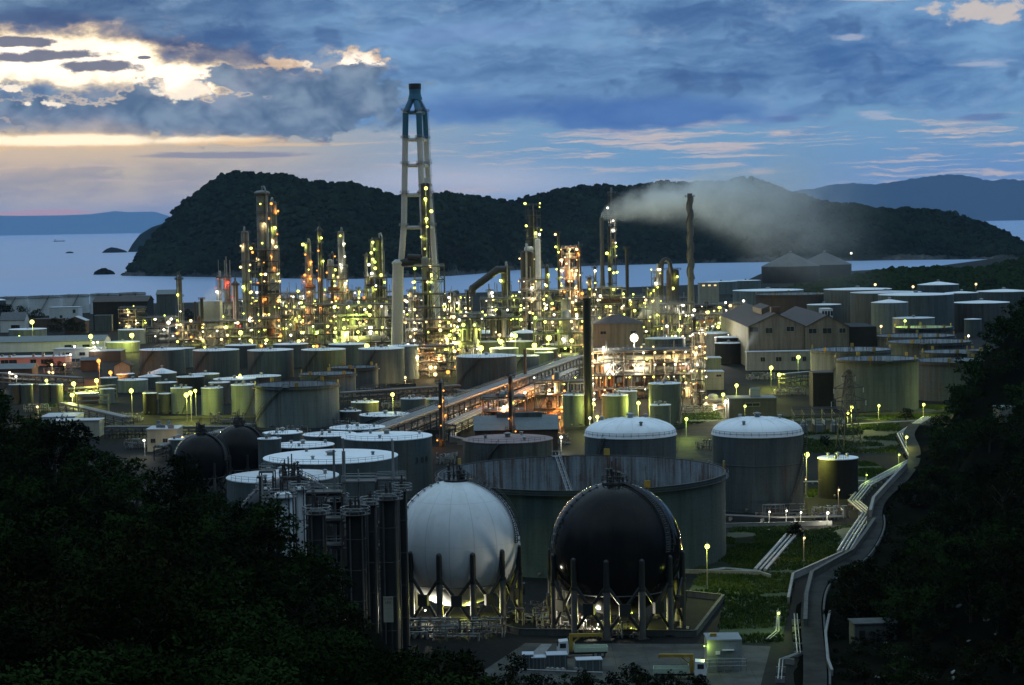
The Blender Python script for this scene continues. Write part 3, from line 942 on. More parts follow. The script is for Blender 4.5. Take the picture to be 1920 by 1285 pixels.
RTL = 'dark broadleaf tree on the steep wooded hill right of the plant'
print('TREES', len(nt))
for i, (x, y, z, sp, k) in enumerate(nt[:295]):
    px, py = proj((x, y, z + 6))
    left_side = px < 1300
    key = ('near%d' % (i % 3)) if y < 190 else ('mid%d' % (i % 4))
    plant(key, x, y, z - .3, r4.uniform(.88, 1.12), r4.random() * 6.28, 'tree', LT if left_side else RTL, 'tree', 'trees of the left slope' if left_side else 'trees of the right hill')
rest = nt[295:]
if rest:
    mb = MB()
    for x, y, z, sp, k in rest:
        r = random.Random(int(x * 13 + y * 7)); tmp = MB(); leaf_cloud(tmp, r, 4.2, 8.2, 1.5, 22, 24, .5)
        mb.add([(a + x, b + y, c + z - .3) for a, b, c in tmp.v], tmp.f)
    tag(mb.obj('woodland', M['leaf']), kind='stuff')
cand = [c for c in cand]
scatter(9000, 30, 240, 190, 600, right_bush, lambda x, y: 2.7, 'bush')
bs = sorted([c for c in cand if c[4] == 'bush'], key=lambda c: c[1])
print('BUSHES', len(bs))
BL = 'low dark scrub bush on the half-cleared hillside right of the road'
for i, (x, y, z, sp, k) in enumerate(bs[:280]):
    plant('bush%d' % (i % 3), x, y, z - .2, r4.uniform(.6, 1.3), r4.random() * 6.28, 'bush', BL, 'bush', 'scrub on the right-hand hillside')
if len(bs) > 280:
    mb = MB()
    for x, y, z, sp, k in bs[280:]:
        r = random.Random(int(x * 13 + y * 7)); tmp = MB(); leaf_cloud(tmp, r, 1.9, 2.3, .3, 9, 14, .34)
        mb.add([(a + x, b + y, c + z - .2) for a, b, c in tmp.v], tmp.f)
    tag(mb.obj('undergrowth', M['leaf2']), kind='stuff')
# trees among the tanks: (px, py of foot, height m, label)
for px, py, hh, lab in ((40, 612, 13, 'dark round tree left of the small gabled shed by the coast tanks'), (15, 608, 14, 'dark tree at the left edge in front of the coastal tanks'), (70, 612, 11, 'dark spreading tree behind the white-roofed tank by the left edge'),
                       (105, 628, 10, 'dark tree in front of the small gabled shed at left'), (130, 626, 10, 'dark tree between the gabled shed and the dark open shed'), (150, 628, 8, 'small dark tree beside the dark open shed'),
                       (350, 612, 13, 'dark round tree right of the tall dark flue at left'), (95, 698, 6, 'dark bushy tree in front of the pink building'), (112, 700, 5.5, 'smaller dark bushy tree by the right end of the pink building')):
    g = G(px, py, 0); plant('mid%d' % (px % 4), g.x, g.y, 0, hh / 8.2, px * .7, 'tree', lab, 'tree', None)
for px, py, hh, lab in ((962, 1272, 3.0, 'dark bush at the front edge of the concrete yard, left of the grey blocks'), (1185, 1276, 2.4, 'dark bush at the front edge of the yard below the crane truck'), (1200, 1278, 2.1, 'lower dark bush beside the other at the front edge of the yard'),
                       (1500, 842, 3, 'dark round bush between the domed tank and the substation'), (1550, 838, 2.6, 'dark bush below the substation'), (1700, 790, 4, 'dark bush at the head of the pipe track'), (1490, 1010, 3, 'dark bush on the bank above the white pipes')):
    g = G(px, py, 0); plant('bush%d' % (px % 3), g.x, g.y, 0, hh / 2.3, px * .7, 'bush', lab, 'bush', None)
for k in range(17):
    px = 955 + k * 26 + rnd.uniform(-8, 8)
    if 1320 < px < 1400: continue
    g = G(px, 1289 + (k % 3) * 4, 0); z = max(0, hz_at(g.x, g.y))
    plant('bush%d' % (k % 3), g.x, g.y, z - .2, rnd.uniform(.75, 1.25), k * 1.3, 'bush', 'dark bush in the hedge-like row along the front edge of the yard', 'bush', 'bushes along the front of the yard')
# scrub and stones breaking the road's edge
for k in range(26):
    i = 6 + int(k * 1.75); p = RRr[min(len(RRr) - 1, i)]; q = RL[min(len(RL) - 1, i)]
    v = Vector((p[0] - q[0], p[1] - q[1], 0)).normalized(); off = rnd.uniform(1.0, 2.4); x, y = p[0] + v.x * off, p[1] + v.y * off
    plant('bush%d' % (k % 3), x, y, max(1.2, hz_at(x, y)) - .3, rnd.uniform(.35, .75), k * 2.1, 'bush', 'low scrub crowding the hill-side edge of the road', 'bush', 'scrub along the road edge')
STL = 'pale broken stone lying on the half-cleared hillside right of the road'
for k in range(70):
    px, py = rnd.uniform(1640, 1915), rnd.uniform(900, 1275); d = 190.0; p = None
    while d < 520:
        c = at(px, py, d)
        if c.x < HX1 and c.z < hz_at(c.x, c.y): p = c; break
        d += 2
    if not p or road_dist(p.x, p.y) < 4: continue
    mb = MB(); s_ = rnd.uniform(.3, .95)
    mb.add([(a * s_ * rnd.uniform(.7, 1.4), b * s_ * rnd.uniform(.6, 1.1), c * s_ * rnd.uniform(.35, .6)) for a, b, c in IV], IF)
    tag(mb.obj('stone', M['concrete'], None, (p.x, p.y, p.z + .1)), STL, 'stone', 'stones on the right-hand hillside', 'thing')
# ------------------------------------------------------------------ storage tanks
TANKS = []
def hor(px):                          # pixel row of the horizon at that column
    return 421 - (px - 960) * math.tan(PHI)

def tank_place(cx, yt, hw, yb=None, h=None):
    """centre, radius and height from the top ellipse's centre row and the front foot row (or a known height)"""
    if yb is not None:
        df = G(cx, yb, 0).y; dc = df / (1 - hw / F); R = hw / F * dc
        p = at(cx, yt, dc)
        return p.x, dc, R, p.z
    p = G(cx, yt, h)
    return p.x, p.y, hw / F * p.y, h

def rail(mb, R, z, h=1.1, n=None, a0=0.0, a1=2 * PI, r=.035, c=(0, 0)):
    n = n or max(8, int(R * abs(a1 - a0) / 1.8))
    for zz in (h, h * .55): mb.ring((c[0], c[1], z + zz), R, r, max(10, n), 4, a0, a1)
    for i in range(n + 1):
        a = a0 + (a1 - a0) * i / n
        mb.rod((c[0] + R * math.cos(a), c[1] + R * math.sin(a), z), (c[0] + R * math.cos(a), c[1] + R * math.sin(a), z + h), r, n=4, caps=False)

def spiral(mb, R, z0, z1, a0, a1, w=.9):
    """stair winding round the shell: stringers, treads, handrail"""
    n = max(8, int(abs(z1 - z0) / .5))
    po = pi_ = ph = None
    for i in range(n + 1):
        t = i / n; a = a0 + (a1 - a0) * t; z = z0 + (z1 - z0) * t
        q = (math.cos(a), math.sin(a))
        o = (q[0] * (R + w), q[1] * (R + w), z); p = (q[0] * (R + .08), q[1] * (R + .08), z); hh = (o[0], o[1], z + 1.1)
        if po:
            mb.bar(po, o, .16); mb.bar(pi_, p, .16); mb.rod(ph, hh, .05, n=4, caps=False)
        mb.box((q[0] * (R + w / 2), q[1] * (R + w / 2), z), (w, .3, .06), a)
        if i % 2 == 0: mb.rod(o, hh, .04, n=4, caps=False)
        po, pi_, ph = o, p, hh

def tank(cx, yt, hw, yb=None, h=None, kind='cone', label='', shell='shell', roof='roof', rise=None, stair=None, rails=True, group=None, deck=.35, num=None):
    x, y, R, Z = tank_place(cx, yt, hw, yb, h)
    if R * 2 < 3: rails = False
    t = thing('storage_tank', label, 'tank', (x, y, 0), 0, group)
    n = 48 if hw > 40 else (36 if hw > 25 else 24)
    TANKS.append((label, x, y, R, Z, cx, yb))
    far = y > 1000
    sh = MB()
    if kind in ('float', 'open'):
        zf = Z * (1 - deck) if kind == 'open' else Z - 1.6 - Z * .09
        sh.lathe([(R + .05, 0), (R + .05, .4), (R, .4), (R, Z)], n, cap0=False, cap1=False)
        sh.obj('shell', M[shell], t)
        inn = MB()
        inn.lathe([(R, Z), (R - .12, Z), (R - .12, zf)], n, cap0=False, cap1=False)
        inn.obj('inner_wall', M['inner_rusty' if kind == 'open' else 'inner'], t)
        rf = MB(); rf.lathe([(.02, zf + .25), (R - 2.2, zf + .05), (R - 2.0, zf + .7), (R - .12, zf + .7)], n, cap0=False, cap1=False)
        rf.obj('floating_roof', M[('float' if roof == 'roof' else roof) if kind == 'float' else 'roof_brown'], t)
        g = MB()
        g.lathe([(R, Z - 1.0), (R + .75, Z - 1.0), (R + .75, Z - .92), (R, Z - .92)], n, cap0=False, cap1=False)
        g.lathe([(R, Z - .15), (R + .16, Z - .15), (R + .16, Z + .04), (R - .13, Z + .04), (R - .13, Z - .15)], n, cap0=False, cap1=False)
        g.obj('wind_girder', M['dark_steel'], t)
        if not far:
            rl = MB(); rail(rl, R + .7, Z - .95, 1.05, int(R * 2)); rl.obj('railing', M['dark_steel'], t)
        # gauge pole platform, rolling ladder
        a = -PI / 2 + rnd.uniform(-.6, .6) if hw < 200 else PI / 2 + .15
        pf = MB(); px_, py_ = (R + .2) * math.cos(a), (R + .2) * math.sin(a)
        pf.boxz(px_, py_, Z - .1, Z, 2.2, 2.2, a); 
        for sx in (-1, 1):
            for sy in (-1, 1): pf.rod((px_ + sx, py_ + sy, Z), (px_ + sx, py_ + sy, Z + 1.1), .05, n=4)
        for s1, s2 in (((-1, -1), (1, -1)), ((1, -1), (1, 1)), ((1, 1), (-1, 1)), ((-1, 1), (-1, -1))):
            pf.rod((px_ + s1[0], py_ + s1[1], Z + 1.1), (px_ + s2[0], py_ + s2[1], Z + 1.1), .05, n=4)
        pf.obj('gauging_platform', M['steel'], t)
        ld = MB(); L = R * .62
        e = (math.cos(a) * (R - 1 - L), math.sin(a) * (R - 1 - L), zf + .8); s_ = (math.cos(a) * (R - .9), math.sin(a) * (R - .9), Z)
        nx, ny = -math.sin(a) * .45, math.cos(a) * .45
        for k in (-1, 1):
            ld.bar((s_[0] + nx * k, s_[1] + ny * k, s_[2]), (e[0] + nx * k, e[1] + ny * k, e[2]), .14)
            ld.rod((s_[0] + nx * k, s_[1] + ny * k, s_[2] + 1), (e[0] + nx * k, e[1] + ny * k, e[2] + 1), .05, n=4)
        for i in range(16):
            q = i / 15; p = [s_[j] + (e[j] - s_[j]) * q for j in range(3)]
            ld.bar((p[0] - nx, p[1] - ny, p[2]), (p[0] + nx, p[1] + ny, p[2]), .08)
            if i % 3 == 0:
                for k in (-1, 1): ld.rod((p[0] + nx * k, p[1] + ny * k, p[2]), (p[0] + nx * k, p[1] + ny * k, p[2] + 1), .04, n=4)
        ld.obj('rolling_ladder', M['steel'], t)
        # yellow foam makers on the rim
        if hw > 40:
            for k in range(5):
                a = 2 * PI * k / 5 + .5 + cx * .01
                fm = MB(); fm.boxz((R + .3) * math.cos(a), (R + .3) * math.sin(a), Z, Z + 1.5, .3, 1.3, a); fm.rod(((R + .5) * math.cos(a), (R + .5) * math.sin(a), Z - 1.6), ((R + .5) * math.cos(a), (R + .5) * math.sin(a), Z + .6), .08, n=5)
                fm.obj('foam_chamber', M['yellow'], t)
    else:
        sh.lathe([(R + .15, 0), (R + .15, .25), (R, .25), (R, Z)], n, cap0=False, cap1=False)
        if kind == 'dome':
            sh.ring((0, 0, Z * .62), R + .05, .12, n, 4)
        sh.obj('shell', M[shell], t)
        rise = rise if rise is not None else R * .06
        rf = MB()
        if kind == 'dome':
            rf.surf([((R + .12) * math.sin(PI / 2 * k / 12), Z + rise * (1 - (k / 12) ** 2.1)) for k in range(12, 0, -1)] + [(.02, Z + rise)], n)
            rf.lathe([(R + .02, Z - .15), (R + .2, Z - .15), (R + .2, Z + .03), (R + .1, Z + .03)], n, cap0=False, cap1=False)
            for k in range(16):
                a = 2 * PI * k / 16; pts = []
                for q in range(3, 13): pts.append((R * math.sin(PI / 2 * q / 12) * math.cos(a), R * math.sin(PI / 2 * q / 12) * math.sin(a), Z + .04 + rise * (1 - (q / 12) ** 2.1)))
                for p, q in zip(pts, pts[1:]): rf.bar(p, q, .10)
        else:
            rf.lathe([(R + .12, Z - .12), (R + .12, Z + .06), (R * .5, Z + .06 + rise * .5), (.02, Z + .06 + rise)], n, cap0=False, cap1=False)
        rf.obj('roof', M[roof], t)
        # vents and manholes
        if hw > 18:
            vt = MB()
            vt.lathe([(R * .05 + .12, 0), (R * .05 + .12, .7), (R * .05 + .45, .8), (R * .05 + .45, 1.05), (.02, 1.35)], 12, (0, 0, Z + rise - .05), cap0=False)
            vt.obj('roof_vent', M['steel'], t)
            for k in range(3 if y < 800 else 0):
                vt = MB(); a = k * 2.1 + cx; q = R * (.5 + .13 * k); u = q / R
                zz = Z + rise * ((1 - u) if kind != 'dome' else 1 - (math.asin(u) / (PI / 2)) ** 2.1)
                vt.lathe([(.35, -.3), (.35, .6), (.5, .65), (.5, .85), (.02, 1.0)], 8, (q * math.cos(a), q * math.sin(a), zz), cap0=False)
                vt.obj('roof_hatch', M['steel'], t)
        if rails and not far:
            rl = MB()
            if kind == 'dome': rail(rl, R + .05, Z, 1.2)
            elif hw > 45: rail(rl, R - .05, Z, 1.1, None, -2.6, -.6)
            else: rail(rl, R - .05, Z, 1.1, None, -2.2, -1.2)
            rl.obj('railing', M['dark_steel'], t)
    if stair is None: stair = (-2.75, -1.75) if hw > 22 and not far else None
    if stair:
        st = MB(); spiral(st, R + (.1), .3, Z, stair[0], stair[1]); st.obj('stairway', M['dark_steel'], t)
    if y < 800:
        for k in range(2):
            pp = MB(); a = -PI / 2 + (k - .5) * .7 + math.sin(cx) * .3
            pp.rod(((R - .1) * math.cos(a), (R - .1) * math.sin(a), .9), ((R + 2.2) * math.cos(a), (R + 2.2) * math.sin(a), .9), .22, n=7)
            pp.ball(((R + 1.2) * math.cos(a), (R + 1.2) * math.sin(a), .9), .42, 7, 4)
            pp.obj('inlet_pipe', M['pipe_dark'], t)
    return t, x, y, R, Z

WT = 'tank'
# --- nearest group, right of centre
BIG = tank(1090, 885, 270, 1085, kind='open', label='huge open-topped rusty tank behind the two big spheres', shell='shell_big', stair=False, deck=.50)
D2 = tank(1420, 812, 85, 963, kind='dome', rise=3.9, shell='shell', label='grey tank with pale ribbed dome, standing on grass at right beside the black tank', stair=(-1.1, -.1))
D1 = tank(1182, 814, 86, 967, kind='dome', rise=4.0, shell='shell', label='grey tank with pale ribbed dome, rising just behind the huge open tank', stair=(-2.9, -2.2))
tank(952, 823, 84.5, 940, label='low grey tank with a rusty red roof patched white, left of the domed tanks', roof='roof_rust', shell='shell_dirty', rise=.5)
BLK = tank(1571, 858, 37.5, 936, label='small black tank with a pale flat roof, between the domed tank and the pipe track', shell='shell_dark', stair=False, rise=.2)
# --- nearest group, left of centre
tank(620, 856, 126, 1000, label='wide grey tank with flat white roof, behind the slim columns near the white sphere', rise=.25, stair=(-3.0, -2.2))
T300 = tank(725, 818, 85, 945, label='tall grey tank marked 300, its white roof rising behind the wide flat-roofed tank', rise=.6, stair=False)
tank(530, 893, 105, h=20, label='white-roofed tank half hidden by the wooded slope and the small white columns', roof='roof_dirty', rise=.8, stair=False)
tank(568, 834, 58.5, h=12, label='low tank with a plain white disc roof, directly behind the wide flat-roofed tank', shell='shell_dark', rise=.2)
tank(530, 811, 37, h=12, label='small grey tank right of the rear black sphere, its side showing below a pale roof', rise=.3)
tank(505, 822, 22, h=16, label='smallest white disc roof touching the rear black sphere', rise=.2, stair=False)
tank(618, 814, 50, h=9, label='low white-roofed tank squeezed between the disc-roofed tank and the tank marked 300', rise=.3)
tank(670, 801, 52, h=9, label='low dark tank with an oval white roof, just right of the brown-roofed stair tank', shell='shell_dark', rise=.2)
tank(657, 770.5, 20, 794, label='small stained drum tank right of the brown-roofed stair tank', shell='shell_dirty', rise=.2, stair=False)
tank(722, 777, 48, 803, label='broad low tank with a railed white roof beside the sloping pipe bridge', rise=.2)
tank(684.5, 753.5, 26, 776, label='short tank with white lid behind the broad low railed tank', shell='shell_dirty', rise=.2, stair=False)
tank(775, 747, 24, h=8, label='thin pale disc-roofed tank left of the pipe bridge, left one of a close pair', rise=.2, stair=False, roof='roof_dirty')
tank(828, 747, 30, h=6, label='thin pale disc-roofed tank left of the pipe bridge, right one of a close pair', rise=.2, stair=False, roof='roof_dirty')
BRN = tank(556.6, 720, 78.5, 804, label='large grey tank with rimmed brown roof and a straight dark stair climbing its side', kind='float', roof='roof_brown', shell='shell_light', stair=(-2.9, -1.75))
tank(615, 700, 52, 745, label='low yellow-lit floating-roof tank right behind the brown-roofed stair tank', kind='float', shell='shell_light')
tank(664, 688, 45, 730.4, label='floating-roof tank with a dark rim in front of the row of white-topped tanks', kind='float', roof='roof_brown')
# --- row of white-topped tanks below the process units
row = [(304, 655, 42, 704, 'first tank from the left in the long white-topped row'), (405, 656, 43, 707, 'second tank from the left in the long white-topped row'),
       (507, 656, 43, 711, 'third tank from the left in the long white-topped row'), (606.5, 655, 41.5, 711, 'fourth tank from the left in the long white-topped row, streaked with dark stains'),
       (715, 653, 43, 719.7, 'fifth and nearest tank of the long white-topped row, below the white chimney leg')]
for a, b, c, d, l in row: tank(a, b, c, d, label=l, rise=.35, shell='shell_dirty' if 'streaked' in l else 'shell', group='row of white-topped tanks')
tank(756, 648, 29, 712, label='tank at the foot of the white chimney leg, its right side lit yellow', shell='shell_light', rise=.3)
tank(342, 653, 23, 690, label='yellow-lit tank showing between the first and second tanks of the white-topped row', shell='shell_light', rise=.3, stair=False)
tank(452, 647, 30, 690, label='rust-stained pale tank showing between the second and third tanks of the white-topped row', shell='shell_dirty', rise=.3, stair=False)
tank(545, 645, 33, 690, label='tank half hidden behind the third and fourth tanks of the white-topped row', shell='shell', rise=.3, stair=False)
tank(652, 645, 36, 692, label='tank half hidden behind the fourth and fifth tanks of the white-topped row', shell='shell', rise=.3, stair=False)
# --- row right of the chimney
tank(912, 667, 56.5, 727, label='large stained tank with white roof, left end of the row behind the pipe bridge', shell='shell_dirty', rise=.4)
tank(985, 667, 26, 704, label='tank tucked behind the right edge of the large stained tank', rise=.3)
tank(1020, 661, 18, 690, label='narrow tank third along the row behind the pipe bridge', rise=.3, stair=False)
tank(1016, 654, 29, 683, label='dark-sided tank with green-lit roof in the row behind the pipe bridge', shell='shell_dirty', rise=.3)
tank(1044, 646, 27, 672, label='farthest tank of the row running up along the pipe bridge', rise=.3, stair=False, shell='shell_dark')
tank(907, 624, 29, h=11, label='left one of two pale cone-roofed tanks amid yellow lamps below the sloping duct', rise=1.6, stair=False)
tank(984, 623.5, 27, h=11, label='pale cone-roofed tank amid yellow lamps, below the white-domed reactor tower', rise=1.6, stair=False)
tank(945, 653, 27, h=9, label='yellow-lit tank just above the large stained tank', rise=.5, stair=False, shell='shell_light')
tank(916, 640, 30, h=9, label='dim low tank between the two lamps above the large stained tank', rise=.6, stair=False, roof='roof_dirty')
tank(975, 640, 26, h=9, label='dim low tank right of the lamps above the large stained tank', rise=.6, stair=False, roof='roof_dirty')
# --- cylinders in front of the lit rack
tank(1246.5, 718.5, 30.5, 798, label='tall plain green-grey cylinder in front of the lit pipe rack', rise=.4, stair=(-.9, -.1), shell='shell')
tank(1238, 759, 19.5, 806, label='short dark cylinder standing against the tall green-grey cylinder', rise=.2, stair=False)
tank(1153, 740.5, 25, 796, label='round tank with a green lamp glow on its right side, right of the black stack', rise=.3, stair=False)
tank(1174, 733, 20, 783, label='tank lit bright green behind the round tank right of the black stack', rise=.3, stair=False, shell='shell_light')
tank(1075, 740, 20, 801, label='slim round tank with a caged ladder touching the black stack', rise=.3, stair=False)
# --- right-hand tank farm
tank(1644.5, 672, 76.5, 773, kind='float', label='large floating-roof tank behind the lattice pylon', shell='shell', stair=False)
tank(1781, 675, 70, 753.5, kind='float', label='large floating-roof tank right of the one behind the pylon, lit green at its right edge', shell='shell', stair=False)
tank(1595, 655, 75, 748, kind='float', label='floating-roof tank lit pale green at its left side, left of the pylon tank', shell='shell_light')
tank(1742.5, 640, 77, 715, kind='float', label='wide floating-roof tank with a thick dark rim, above the two big pylon-side tanks', shell='shell_dirty', stair=False)
tank(1716, 629, 73, 690, kind='float', label='floating-roof tank whose rim just shows above the thick-rimmed tank', shell='shell_dirty', stair=False)
tank(1790, 659, 62, 728, kind='float', label='dark floating-roof tank hidden behind the tank with the green-lit right edge', shell='shell_dirty', stair=False)
tank(1860, 656, 45, 738, kind='float', label='dim floating-roof tank at the foot of the wooded hill, partly hidden by trees', shell='shell', stair=False)
tank(1732, 613, 54, 664, kind='float', label='small-rimmed floating-roof tank below the little tank crowded with fittings', shell='shell_dirty', stair=False)
tank(1713, 596, 39, 646, label='little green-lit tank with a flat roof crowded with fittings', shell='shell_light', rise=.3, roof='roof_dirty')
tank(1717, 552, 70, 628, label='broad white-roofed tank with a diagonal stair, in the middle of the upper right tank farm', rise=1.0)
tank(1668, 567, 34, 640, label='smaller cone-roofed tank in front of the broad tank with the diagonal stair', rise=1.8, shell='shell_light', stair=False)
tank(1608, 542, 63, 606, label='wide white-topped tank at the back of the upper right tank farm', rise=1.0, shell='shell_dirty')
tank(1661, 548, 66, 616, label='tank with a dull grey roof between the wide white-topped tank and the broad stair tank', rise=1.0, shell='shell_dirty', roof='roof_dirty')
tank(1759, 533.5, 38, 590, label='cone-roofed tank standing highest against the dark ridge', rise=2.2)
tank(1803, 549, 31, 612, label='white-topped tank peeping out right of the broad stair tank', rise=1.0)
tank(1882, 546, 50, 604, label='white-topped tank at the far right, meeting the wooded hill', rise=1.4)
tank(1840, 567, 52, 622, label='stained tank with bright white roof, half hidden by the wooded hill', rise=1.2, shell='shell_dirty')
tank(1824, 598.5, 16, 632, label='small narrow tank below the stained tank by the wooded hill', rise=.4, stair=False)
tank(1440, 544, 66, 592, label='pale wide tank left of the dark rust-red one, above the gabled warehouse', rise=1.0, shell='shell_light')
tank(1486, 551, 69, 604, kind='float', label='dark rust-red tank behind the gabled warehouse', shell='brick', roof='roof_brown', stair=False)
tank(1545, 571, 32, 612, label='small white-topped tank glimpsed between the two warehouse gables', rise=.6, stair=False)
tank(1335, 624, 36, h=12, label='white disc-roofed tank right of the spiral stack', rise=.4, stair=False, shell='shell_dirty')
tank(1368, 632, 28, h=12, label='white-lidded tank left of the gabled warehouse', rise=.3, stair=False, shell='shell_dark')
tank(1366, 643, 26, h=10, label='lower dark tank with white lid beside the small steam jet', rise=.3, stair=False, shell='shell_dark')
tank(1247, 634, 38, h=12, label='grey tank with pale mottled roof right of the brightest lamp', rise=.5, stair=False, shell='shell_dirty', roof='roof_dirty')
tank(1235, 645, 30, h=8, label='lower pale tank under the mottled-roof tank right of the brightest lamp', rise=.4, stair=False)
# --- left tank field
small = [(204.5, 708, 16.5, 733, 'dark drum tank with white lid, leftmost of the field of small tanks', 'shell', .2), (235, 701, 17, 722, 'drum tank with white lid below the orange lamps, in the small tank field', 'shell', .3),
         (249, 712, 28, 737, 'wide pale tank with green lamp glow, front left of the small tank field', 'shell_light', .3), (281, 706, 21, 729, 'tank with shallow cone roof behind the wide pale tank of the small tank field', 'shell', 1.2),
         (304, 699, 27, 722, 'tank with the steepest white cone roof in the small tank field', 'shell', 2.2), (312, 717, 20, 750, 'upright stained tank with dull roof in the middle of the small tank field', 'shell_dirty', .3),
         (357, 706, 26, 742, 'black-sided tank with white lid in the small tank field', 'shell_dark', .2), (385, 701, 26, 720, 'grey tank just behind the black-sided one in the small tank field', 'shell', .4),
         (440, 710, 40, 726, 'widest shallow tank at the right of the small tank field', 'shell', .3), (490, 705, 37, 719.5, 'shallow tank behind the brown-roofed stair tank, below the rust-stained pale tank', 'shell_dirty', .4),
         (411, 717, 20, 758, 'upright tank standing dim between two brightly lit green cylinders', 'shell_dirty', .3), (340, 727, 20, 777, 'upright green cylinder right under the paired yellow lamps', 'shell_light', .2),
         (397.5, 727, 20.5, 779, 'upright green cylinder lit along its left edge', 'shell_light', .2), (457, 721, 24, 779, 'upright green cylinder with a diagonal stair, nearest the brown-roofed stair tank', 'shell_light', .3),
         (201, 729, 14, 757, 'green-lit drum tank beside the low brown tank at left', 'shell_light', .2), (163, 737, 21, 757, 'low brown rusty tank behind the steel portal at left', 'brick', .2),
         (281, 737, 13, 778, 'dark upright tank behind the lamp post, left of the green cylinders', 'shell_dark', .1), (310, 738, 13, 776, 'second dark upright tank just left of the green cylinders', 'shell_dirty', .1)]
for a, b, c, d, l, s_, ri in small: tank(a, b, c, d, label=l, shell=s_, rise=ri, stair=(-1.4, -.3) if c in (24, 20) else False)
for a, l in ((28, 'ribbed dark silo at the left edge of the plant'), (50, 'ribbed dark silo second from the left edge'), (84, 'ribbed dark silo third from the left edge'), (106, 'ribbed dark silo fourth from the left edge')):
    tank(a, 721, 11.5, 758, label=l, shell='shell_dirty', rise=.2, stair=False)
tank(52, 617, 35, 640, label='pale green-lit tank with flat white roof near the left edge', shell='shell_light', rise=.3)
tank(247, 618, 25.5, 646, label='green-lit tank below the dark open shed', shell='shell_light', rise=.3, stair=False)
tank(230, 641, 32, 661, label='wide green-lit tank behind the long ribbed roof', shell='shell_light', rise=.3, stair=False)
tank(335, 823, 19, h=6, label='small white-lidded tank at the edge of the wood, left of the black spheres', rise=.2, stair=False)
for a, b, c, d, l in ((22, 557, 30, 592, 'first floating-roof tank from the left on the coast'), (84, 555, 31, 592, 'second floating-roof tank from the left on the coast'), (140, 553, 27, 588, 'third floating-roof tank from the left on the coast'),
                   (196, 551, 27, 589, 'fourth floating-roof tank from the left on the coast'), (248, 549, 25, 587, 'floating-roof tank at the right end of the coast row, behind the dark shed')):
    tank(a, b, c, d, kind='float', label=l, shell='offwhite', roof='roof_rust', group='floating-roof tanks along the left coast', stair=(-1.75, -1.1))
tank(2, 563, 9, 602, label='small pale tank at the very left edge in front of the coast tanks', rise=1.0, stair=False)
tank(1352, 528, 30, 552, label='pale low tank by the water left of the two great domed tanks', rise=.5, stair=False, shell='shell_light')
tank(1398, 526, 28, 549, label='low white tank hazed by steam, nearest the two great domed tanks', rise=.5, stair=False, shell='shell_light')
# --- two great domed gas tanks by the water
for cx, yr, hw, yb, rise, l in ((1482, 499, 54, 531, 15.5, 'huge dark domed gas tank by the water, left one of two'), (1546, 496, 50, 523, 15, 'huge dark domed gas tank by the water, right one with the railed top')):
    tank(cx, yr, hw, yb, kind='cone', rise=rise, label=l, shell='shell_dark', roof='slate_roof', stair=False)
# number on the tall tank
def text_obj(name, s, mat_, size, parent, loc, rot, ext=.01):
    c = bpy.data.curves.new(name, 'FONT'); c.body = s; c.size = size; c.extrude = ext; c.align_x = 'CENTER'; c.align_y = 'CENTER'; c.resolution_u = 2
    o = bpy.data.objects.new(name, c); COL.objects.link(o)
    c.materials.append(mat_)
    dg = bpy.context.evaluated_depsgraph_get()
    me = bpy.data.meshes.new_from_object(o.evaluated_get(dg)); bpy.data.objects.remove(o)
    o = bpy.data.objects.new(name, me); COL.objects.link(o); o.parent = parent
    o.location = loc; o.rotation_euler = rot
    return o
t, x, y, R, Z = T300
for k, chx in enumerate('300'):
    a = -PI / 2 + .93 + (k - 1) * .17
    text_obj('tank_number', chx, M['black_steel'], 2.3, t, ((R + .05) * math.cos(a), (R + .05) * math.sin(a), Z - 5.6), (PI / 2, 0, a + PI / 2), .03)
for i, (l, x, y, R, Z, *_x) in enumerate(TANKS):
    for l2, x2, y2, R2, Z2, *_y in TANKS[i + 1:]:
        d = math.hypot(x - x2, y - y2)
        if d < R + R2 - .05: print('OVERLAP %.1f' % (R + R2 - d), '|', l[:60], '|', l2[:60], 'R', round(R, 1), round(R2, 1), 'y', round(y), round(y2))
    if not 3 < Z < 30: print('HEIGHT', round(Z, 1), l[:70], _x)
# ------------------------------------------------------------------ lamps
LC = {'Y': ((.96, 1, .17), 4.2), 'G': ((.72, 1, .16), 3.6), 'W': ((1, .93, .72), 4.0), 'O': ((1, .36, .07), 2.8), 'A': ((1, .70, .30), 3.2), 'R': ((1, .10, .06), 1.6)}
LM = {k: m_emit('lamp_glow_' + {'Y': 'yellow', 'G': 'green', 'W': 'white', 'O': 'orange', 'A': 'amber', 'R': 'red'}[k], c, s) for k, (c, s) in LC.items()}
BULB = {}
def bulb_mesh(k, r):
    key = (k, round(r, 2))
    if key not in BULB:
        mb = MB(); mb.ball((0, 0, 0), r, 8, 6); mb.cur = 1
        mb.lathe([(r * .5, r * .75), (r * .62, r * 1.05), (.05, r * 1.3)], 8, cap0=False)
        o = mb.obj('lamp', [LM[k], M['dark_steel']]); BULB[key] = o.data; bpy.data.objects.remove(o)
    return BULB[key]
NL = [0]
GAIN = 5.0
def light(parent, loc, k, power, radius=.5):
    l = bpy.data.lights.new('lamp_light', 'POINT'); l.energy = power * GAIN; l.color = LC[k][0]; l.shadow_soft_size = radius
    l.use_shadow = True
    o = bpy.data.objects.new('lamp_light', l); COL.objects.link(o)
    if parent: o.parent = parent
    o.location = loc; NL[0] += 1
    return o
def lamp(parent, loc, k, r=.6, power=0, name='lamp'):
    o = bpy.data.objects.new(name, bulb_mesh(k, r)); COL.objects.link(o); o.parent = parent; o.location = loc
    if power: light(parent, (loc[0], loc[1] - r * 1.2, loc[2] - r * .9), k, power, r)
    return o

